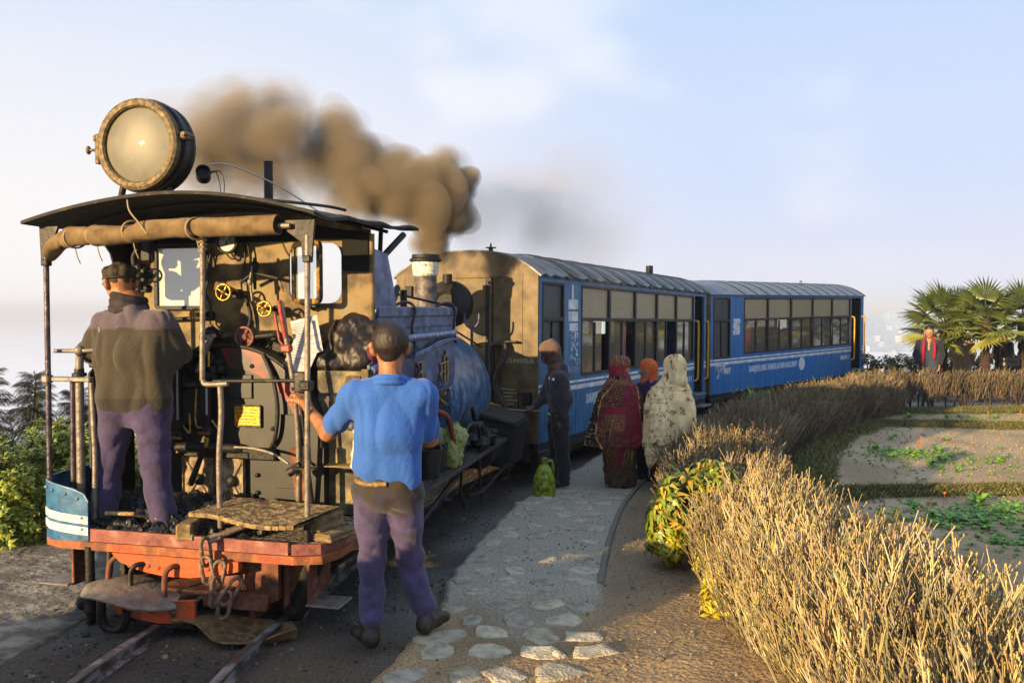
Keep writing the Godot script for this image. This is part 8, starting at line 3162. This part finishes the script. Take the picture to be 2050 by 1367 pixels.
func small_things() -> void:
	var g := G.new()
	var o: Node3D
	# coal heaped on the cab floor
	var lumps := []
	var cm := patchy("coal", [[0.0, "0c0c0d"], [0.5, "1b1b1d"], [0.8, "2e2e31"], [1.0, "4a4a4e"]], 0.03, 0.45, 0.1, 1.5, "dirt_n", 0.8)
	for v in 3:
		g = G.new()
		g.lump(Vector3.ZERO, Vector3(0.03, 0.022, 0.026), rng, 6, 4, 0.3)
		lumps.append(g.mesh(cm))
	o = laid("coal", "", "", 0, 0, 0)
	o.set_meta("kind", "stuff")
	o.set_meta("label", "heap of black coal lumps on the cab floor round the driver's feet")
	g = G.new()
	var rows := []
	for i in 22:
		var row := PackedVector3Array()
		for j in 30:
			var r := lerpf(-0.97, 0.5, j / 29.0)
			var t := lerpf(0.03, 0.62, i / 21.0)
			row.append(V(r, coal_height(r, t), t))
		rows.append(row)
	g.grid(rows)
	put(o, "coal_heap", g, cm)
	var pl := [[], [], []]
	for i in 900:
		var r := rng.randf_range(-0.95, 0.5)
		var t := rng.randf_range(0.04, 0.6)
		var h := coal_height(r, t)
		if h < 0.5: continue
		pl[i % 3].append(Transform3D(Basis.from_euler(Vector3(rng.randf() * 6, rng.randf() * 6, rng.randf() * 6)) * Basis.from_scale(Vector3.ONE * rng.randf_range(0.35, 1.25) * (1.3 if rng.randf() < 0.1 else 1.0)), V(r, h + 0.006, t)))
	for k in 3:
		many(o, "coal_lumps", lumps[k], pl[k])
	# planks and blocks
	var wood := patchy("old_wood", [], 0.02)
	var tops := patchy("plank_top", [[0.0, "3a3022"], [0.35, "6a5638"], [0.6, "93794e"], [0.8, "a89468"], [1.0, "b8a888"]], 0.016, 0.9, 0.0, 1.3, "bark_n", 0.7)
	o = laid("wooden_plank", "worn wooden plank laid as a seat across the right of the cab floor", "plank", 0.5, 0.66, 0.15, -0.12)
	g = G.new()
	rows = []
	for side in 2:
		rows = []
		for i in 8:
			var row := PackedVector3Array()
			for j in 17:
				var u := j / 16.0
				var vv := i / 7.0
				row.append(V(lerpf(-0.37, 0.38, u) + 0.03 * vv, (0.014 if side == 0 else -0.012) + 0.012 * sin(u * 7.0) * (1.0 - vv) - 0.02 * u * (1.0 - vv), lerpf(-0.22, 0.22, vv) - 0.03 * sin(u * PI) * (1.0 - vv)))
			rows.append(row)
		g.grid(rows, false, side == 1)
	for j in 16:
		var u := j / 16.0
		g.box(V(lerpf(-0.37, 0.38, u + 0.03), 0.012 * sin(u * 7.0) - 0.02 * u, -0.217 - 0.03 * sin(u * PI)), Vector3(0.05, 0.026, 0.012), 0.003)
	put(o, "board", g, tops)
	for q in [[0.04, 0.55, 0.12, 0.1, 0.1, 0.34, 0.25, "thick wooden block under the left end of the plank"], [0.86, 0.6, 0.25, 0.13, 0.09, 0.24, -0.3, "split log under the right end of the plank"], [0.92, 0.535, 0.22, 0.2, 0.045, 0.26, -0.25, "flat piece of split wood at the deck's right edge"]]:
		o = laid("wood_block", q[7], "wood block", q[0], q[1], q[2], q[6])
		g = G.new()
		g.box(Vector3.ZERO, Vector3(q[3], q[4], q[5]), 0.012)
		g.box(Vector3(0.01, -q[4] * 0.3, 0.01), Vector3(q[3] * 1.04, q[4] * 0.4, q[5] * 0.96), 0.01)
		put(o, "block", g, wood)
	# shovels
	var steel := patchy("bright", [], 0.1)
	for q in [[-0.5, 0.57, 0.14, 0.5, "short coal shovel with pale worn grip lying by the driver's feet"]]:
		o = laid("coal_shovel", q[4], "shovel", q[0], q[1], q[2], q[3])
		put(o, "handle", bar([V(-0.09, 0.03, 0), V(0.08, 0.015, 0)], 0.014, 8), patchy("grip", [[0.0, "8a3a20"], [0.5, "b0905a"], [1.0, "d8c8a0"]], 0.05, 0.7))
		g = G.new()
		rows = []
		for i in 6:
			var row := PackedVector3Array()
			for j in 7:
				var u := j / 6.0
				row.append(V(0.08 + 0.24 * u, 0.0 - 0.015 * sin(u * PI) + 0.03 * pow(i / 2.5 - 1.0, 2.0), (i / 5.0 - 0.5) * 0.17))
			rows.append(row)
		g.grid(rows)
		put(o, "blade", g, steel)
	# green jug on the path
	o = thing("oil_jug", "greasy yellow-green plastic jug standing on the path", "jug", W(0.36, 9.15, 0.06))
	g = G.new()
	rows = []
	for q in [[0.0, 0.115], [0.02, 0.125], [0.1, 0.125], [0.2, 0.118], [0.27, 0.1], [0.32, 0.075], [0.36, 0.045], [0.37, 0.035], [0.4, 0.034]]:
		var ring := PackedVector3Array()
		for k in 20:
			var a := -TAU * k / 20
			ring.append(Vector3(cos(a) * q[1], q[0], sin(a) * q[1] * 0.72))
		rows.append(ring)
	g.grid(rows, true)
	g.disc(rows[8])
	var pj := patchy("jug", [[0.0, "2a2a10"], [0.35, "5c6414"], [0.6, "8a961c"], [1.0, "a4b02c"]], 0.014, 0.35, 0.0, 2.0)
	put(o, "jug_body", g, pj)
	put(o, "jug_handle", bar(smooth_line([Vector3(0.02, 0.38, 0), Vector3(0.08, 0.4, 0), Vector3(0.1, 0.33, 0), Vector3(0.1, 0.24, 0)]), 0.016, 8), pj)
	g = G.new()
	g.xf.origin = Vector3(0, 0.4, 0)
	g.lathe([Vector2(0.036, 0), Vector2(0.036, 0.03), Vector2(0.03, 0.034), Vector2(0, 0.034)], 14)
	put(o, "jug_cap", g, sm("8aa02a", 0.5, 0.0, "grime", 3.0))
	# sack, buckets
	o = laid("sack", "crumpled green and white sack on the engine's running board", "sack", 0.9, 0.47, 2.75)
	var k := Body.new()
	k.bone(Vector3(0, 0.12, 0), Vector3(0, 0.2, 0.02), 0.14, 0.13)
	k.bone(Vector3(-0.07, 0.25, 0.05), Vector3(0.07, 0.26, -0.02), 0.1)
	k.bone(Vector3(0.05, 0.34, 0), Vector3(0.08, 0.4, 0), 0.05, 0.025)
	k.bone(Vector3(-0.1, 0.26, 0.08), Vector3(-0.2, 0.24, 0.12), 0.06, 0.03)
	g = k.skin(G.new(), 0.012, 50.0, folds, 0.035, Vector3(1.4, 0.9, 1.4))
	put(o, "sack_cloth", g, patchy("sack", [[0.0, "3f4a24"], [0.4, "74803e"], [0.55, "9aa062"], [0.75, "7d8a4a"], [1.0, "b8b888"]], 0.02, 0.6, 0.0, 2.5, "cloth_n", 1.0))
	for q in [[0.86, 2.25, "black bucket behind the man's right elbow"], [0.82, 2.55, "second black bucket, next to the sack"]]:
		o = laid("bucket", q[2], "bucket", q[0], 0.465, q[1])
		g = G.new()
		g.lathe([Vector2(0.1, 0), Vector2(0.125, 0.24), Vector2(0.13, 0.245), Vector2(0.13, 0.255), Vector2(0.118, 0.255), Vector2(0.1, 0.02), Vector2(0, 0.02)], 22)
		put(o, "pail", g, sm("26262a", 0.5, 0.1, "grime", 2.0))
		put(o, "bail", bar(smooth_line([Vector3(-0.128, 0.24, 0), Vector3(-0.08, 0.3, -0.06), Vector3(0.0, 0.31, -0.1), Vector3(0.08, 0.3, -0.06), Vector3(0.128, 0.24, 0)]), 0.004, 5), steel)
	# papers, jacket and rag on the tank end
	o = laid("paper_sheets", "printed paper sheets propped against the cab front beside the dark jacket", "papers", 0.52, 1.66, 0.72)
	var ink := sm("77707c", 0.9, 0.0, "", 1.0, "")
	for q in [[Vector3(0.0, 0.06, 0.0), 0.25, "d8d2d0"], [Vector3(-0.02, -0.06, 0.03), -0.35, "cfc9cc"]]:
		g = G.new()
		g.box(Vector3.ZERO, Vector3(0.19, 0.26, 0.003))
		var p := put(o, "sheet", g, sm(q[2], 0.85, 0.0, "soft", 2.0))
		p.position = q[0]
		p.rotation = Vector3(-0.25, 0.1, q[1])
		g = G.new()
		for i in 10:
			g.box(Vector3(-0.01 - 0.01 * (i % 3), 0.1 - i * 0.018, 0.003), Vector3(0.14 - 0.02 * (i % 3), 0.004, 0.002))
		put(p, "printed_line", g, ink)
	o = laid("jacket_bundle", "dark leather jacket thrown over the tank beside the cab, striped cuff showing", "jacket", 0.78, 1.5, 0.86)
	k = Body.new()
	k.bone(Vector3(-0.2, 0.1, 0), Vector3(-0.02, 0.28, 0), 0.09, 0.08)
	k.bone(Vector3(-0.02, 0.28, 0), Vector3(0.14, 0.27, -0.05), 0.085, 0.07)
	k.bone(Vector3(0.0, 0.15, 0.02), Vector3(0.14, 0.14, 0), 0.12, 0.1)
	k.bone(Vector3(-0.16, 0.05, 0.05), Vector3(0.12, 0.05, 0.06), 0.075, 0.07)
	k.bone(Vector3(-0.24, 0.03, 0.08), Vector3(-0.1, 0.02, 0.1), 0.04)
	g = k.skin(G.new(), 0.012, 55.0, folds, 0.035, Vector3(1.0, 0.7, 1.0))
	put(o, "leather", g, patchy("leather", [[0.0, "0f0d0c"], [0.5, "1c1713"], [0.75, "2a2018"], [1.0, "40311f"]], 0.01, 0.5, 0.0, 1.5, "cloth_n", 0.8))
	for i in 6:
		g = G.new()
		g.tube([Vector3(0.19 - 0.002 * i, 0.17 + i * 0.018, 0.07 - i * 0.006), Vector3(0.235, 0.175 + i * 0.018, 0.02 - i * 0.006)], 0.008, 6)
		put(o, "cuff_stripe", g, sm("c8c4bc" if i % 2 == 0 else "201d1c", 0.9, 0.0, "", 1.0, ""))
	g = G.new()
	g.lump(Vector3(0.19, 0.1, 0.06), Vector3(0.05, 0.055, 0.06), rng, 10, 7, 0.08)
	put(o, "red_lining", g, sm("5e2438", 0.8, 0.0, "weave", 4.0))
	o = laid("rag_bundle", "crumpled white cloth bundle on the tank by the man's left shoulder", "cloth", 1.0, 1.24, 0.45)
	k = Body.new()
	k.bone(Vector3(-0.07, 0.06, 0), Vector3(0.07, 0.09, 0), 0.07, 0.065)
	k.bone(Vector3(0.0, 0.02, 0.03), Vector3(-0.05, -0.06, 0.03), 0.06, 0.045)
	k.bone(Vector3(0.0, -0.02, 0), Vector3(-0.02, -0.35, 0), 0.03, 0.02)
	g = k.skin(G.new(), 0.01, 60.0, folds, 0.03, Vector3(1.6, 1.6, 1.6))
	put(o, "cloth", g, patchy("rag", [[0.0, "8a8468"], [0.4, "bdb8a4"], [0.7, "d4d0c4"], [1.0, "dedad0"]], 0.05, 0.9, 0.0, 2.0, "cloth_n", 0.8))
	# loose stones: cinders on the track, pebbles on the path
	var peb := []
	for q in ["7a7164", "b09a78", "4a443c"]:
		g = G.new()
		g.lump(Vector3.ZERO, Vector3(0.012, 0.008, 0.011), rng, 6, 4, 0.25)
		peb.append(g.mesh(sm(q, 0.9, 0.0, "grit", 4.0)))
	var pp := [[], [], []]
	for i in 9000:
		var d := 3.3 + 8.0 * pow(rng.randf(), 1.6)
		var x := rng.randf_range(-3.4, 1.6)
		var on := 0.062 if x > -0.5 + 0.1 * (d - 5.0) else 0.002
		if on > 0.05 and rng.randf() < 0.75: continue
		var kk := 2 if on < 0.01 and rng.randf() < 0.6 else rng.randi() % 2
		pp[kk].append(Transform3D(Basis(Vector3.UP, rng.randf() * TAU) * Basis.from_scale(Vector3.ONE * rng.randf_range(0.2, 0.9) * (2.4 if rng.randf() < 0.02 else 1.0)), W(x, d, on)))
	for i in 5000:
		var d := 5.0 + 12.0 * rng.randf()
		var x := rng.randf_range(2.3, 12.0)
		pp[1].append(Transform3D(Basis(Vector3.UP, rng.randf() * TAU) * Basis.from_scale(Vector3.ONE * rng.randf_range(0.5, 2.0)), W(x, d, 0.045)))
	o = Node3D.new()
	o.name = "pebbles"
	add_child(o)
	o.set_meta("kind", "stuff")
	for q in 3:
		many(o, "pebbles", peb[q], pp[q])
	var bits := []
	var bl := [[], []]
	for q in ["7a6440", "9a8a5c"]:
		g = G.new()
		g.col = lin(q)
		leaf(g, Vector3.ZERO, Vector3(1, 0.1, 0).normalized(), Vector3.UP, 0.035, 0.012, 0.1)
		bits.append(g.mesh(leafy("litter", 0.9, Color(0.1, 0.1, 0.05))))
	for i in 2600:
		var d := rng.randf_range(4.2, 17.0)
		var x := rng.randf_range(1.0, 9.0) if i % 3 else rng.randf_range(0.6, 1.6)
		bl[i % 2].append(Transform3D(Basis(Vector3.UP, rng.randf() * TAU) * Basis.from_scale(Vector3.ONE * rng.randf_range(0.5, 1.4)), W(x, d, 0.07)))
	o = Node3D.new()
	o.name = "dry_leaves"
	add_child(o)
	o.set_meta("kind", "stuff")
	for q in 2:
		many(o, "dry_leaves", bits[q], bl[q])
	g = G.new()
	g.lump(Vector3(0, 0.014, 0), Vector3(0.03, 0.022, 0.026), rng, 9, 6, 0.1)
	var st := put(self, "white_pebble", g, sm("c8bda8", 0.8, 0.0, "soft", 4.0))
	st.position = W(0.24, 4.3, 0.06)
	tag(st, "pale round pebble lying on the sunlit earth between the path stones", "pebble")
	# low pale kerb wall behind the open hedge
	o = thing("low_wall", "low pale concrete wall seen through the open brown hedge", "wall", W(8.3, 19.3))
	for i in 5:
		g = G.new()
		g.box(Vector3(0.7 + i * 1.32, 0.12, 0.0), Vector3(1.3, 0.26, 0.3), 0.015)
		put(o, "wall_block", g, sm("a8a49a", 0.9, 0.0, "grime", 1.0))
	g = G.new()
	g.box(Vector3(3.2, 0.36, -0.4), Vector3(6.6, 0.05, 0.35), 0.01)
	for i in 4:
		g.box(Vector3(0.6 + i * 1.8, 0.17, -0.4), Vector3(0.1, 0.34, 0.3), 0.01)
	o = thing("bench", "long low slab bench between the open hedge and the palms", "bench", W(8.3, 19.3))
	put(o, "slab", g, sm("6f6c66", 0.9, 0.0, "grime", 1.0))

func coal_height(r: float, t: float) -> float:
	var h := 0.5 + 0.1 * smoothstep(0.12, 0.5, t) * smoothstep(0.5, 0.1, r) + 0.025 * smoothstep(0.02, 0.1, t) * smoothstep(0.45, 0.2, r)
	return h + 0.02 * hum.get_noise_2d(r * 9.0, t * 9.0)

# ------------------------------------------------------------------ coal smoke drifting back from the chimney
func smoke() -> void:
	var o := Node3D.new()
	o.name = "smoke"
	add_child(o)
	o.set_meta("kind", "stuff")
	o.set_meta("label", "brown coal smoke billowing from the chimney and drifting left")
	var mats := {}
	var r := RandomNumberGenerator.new()
	r.seed = 5
	# x, y, z, radius, density, how many puffs
	for q in [[-0.93, 2.62, 9.55, 0.13, 17.0, 4], [-0.88, 2.78, 9.55, 0.19, 14.0, 6], [-0.82, 2.98, 9.55, 0.25, 12.0, 9], [-0.8, 3.2, 9.55, 0.3, 10.0, 13], [-1.0, 3.3, 9.5, 0.34, 8.0, 14], [-1.3, 3.38, 9.5, 0.36, 6.0, 13], [-1.62, 3.46, 9.5, 0.36, 3.6, 9], [-2.0, 3.6, 9.5, 0.4, 2.7, 9], [-2.4, 3.74, 9.5, 0.42, 2.2, 8], [-2.75, 3.95, 9.5, 0.4, 1.6, 7], [-2.72, 4.25, 9.5, 0.32, 1.1, 5], [-3.1, 3.8, 9.5, 0.48, 2.0, 9], [-3.6, 3.75, 9.5, 0.5, 1.5, 8], [-3.35, 3.45, 9.6, 0.4, 1.3, 6], [-2.0, 3.3, 9.6, 0.35, 1.6, 6], [-2.6, 3.4, 9.6, 0.4, 1.2, 6], [-0.4, 3.0, 10.1, 0.4, 0.3, 4], [-0.15, 3.1, 10.6, 0.55, 0.22, 5], [0.35, 2.95, 11.0, 0.65, 0.2, 6], [0.2, 3.4, 11.0, 0.7, 0.13, 5], [0.95, 2.9, 11.2, 0.7, 0.1, 4]]:
		for i in int(q[5] * 1.9):
			var rad: float = q[3] * r.randf_range(0.22, 0.62) if i else q[3] * 0.9
			var size := Vector3(rad * r.randf_range(1.6, 3.6), rad * r.randf_range(1.1, 2.0), rad * r.randf_range(1.5, 2.4))
			var off: Vector3 = Vector3(r.randfn(), r.randfn(), r.randfn()).limit_length(2.0) * q[3] * (0.62 if i else 0.0)
			var turn := Vector3(r.randf() * 3.0, r.randf() * 3.0, r.randf() * 3.0)
			var den: float = q[4] * (0.4 if i == 0 else r.randf_range(0.25, 0.9)) * 0.5
			den = maxf(snappedf(den, 0.2 if den > 1.0 else 0.04), 0.04)
			if not mats.has(den):
				var m := FogMaterial.new()
				m.albedo = Color(0.8, 0.72, 0.6)
				m.density = den
				mats[den] = m
			for shell in [1.3, 0.95, 0.6]:       # thicker towards the middle of each puff
				var f := FogVolume.new()
				f.shape = RenderingServer.FOG_VOLUME_SHAPE_ELLIPSOID
				f.size = size * shell
				f.position = Vector3(q[0], q[1], -q[2]) + off
				f.rotation = turn
				f.material = mats[den]
				f.name = numbered(o, "smoke_puff")
				o.add_child(f, true)
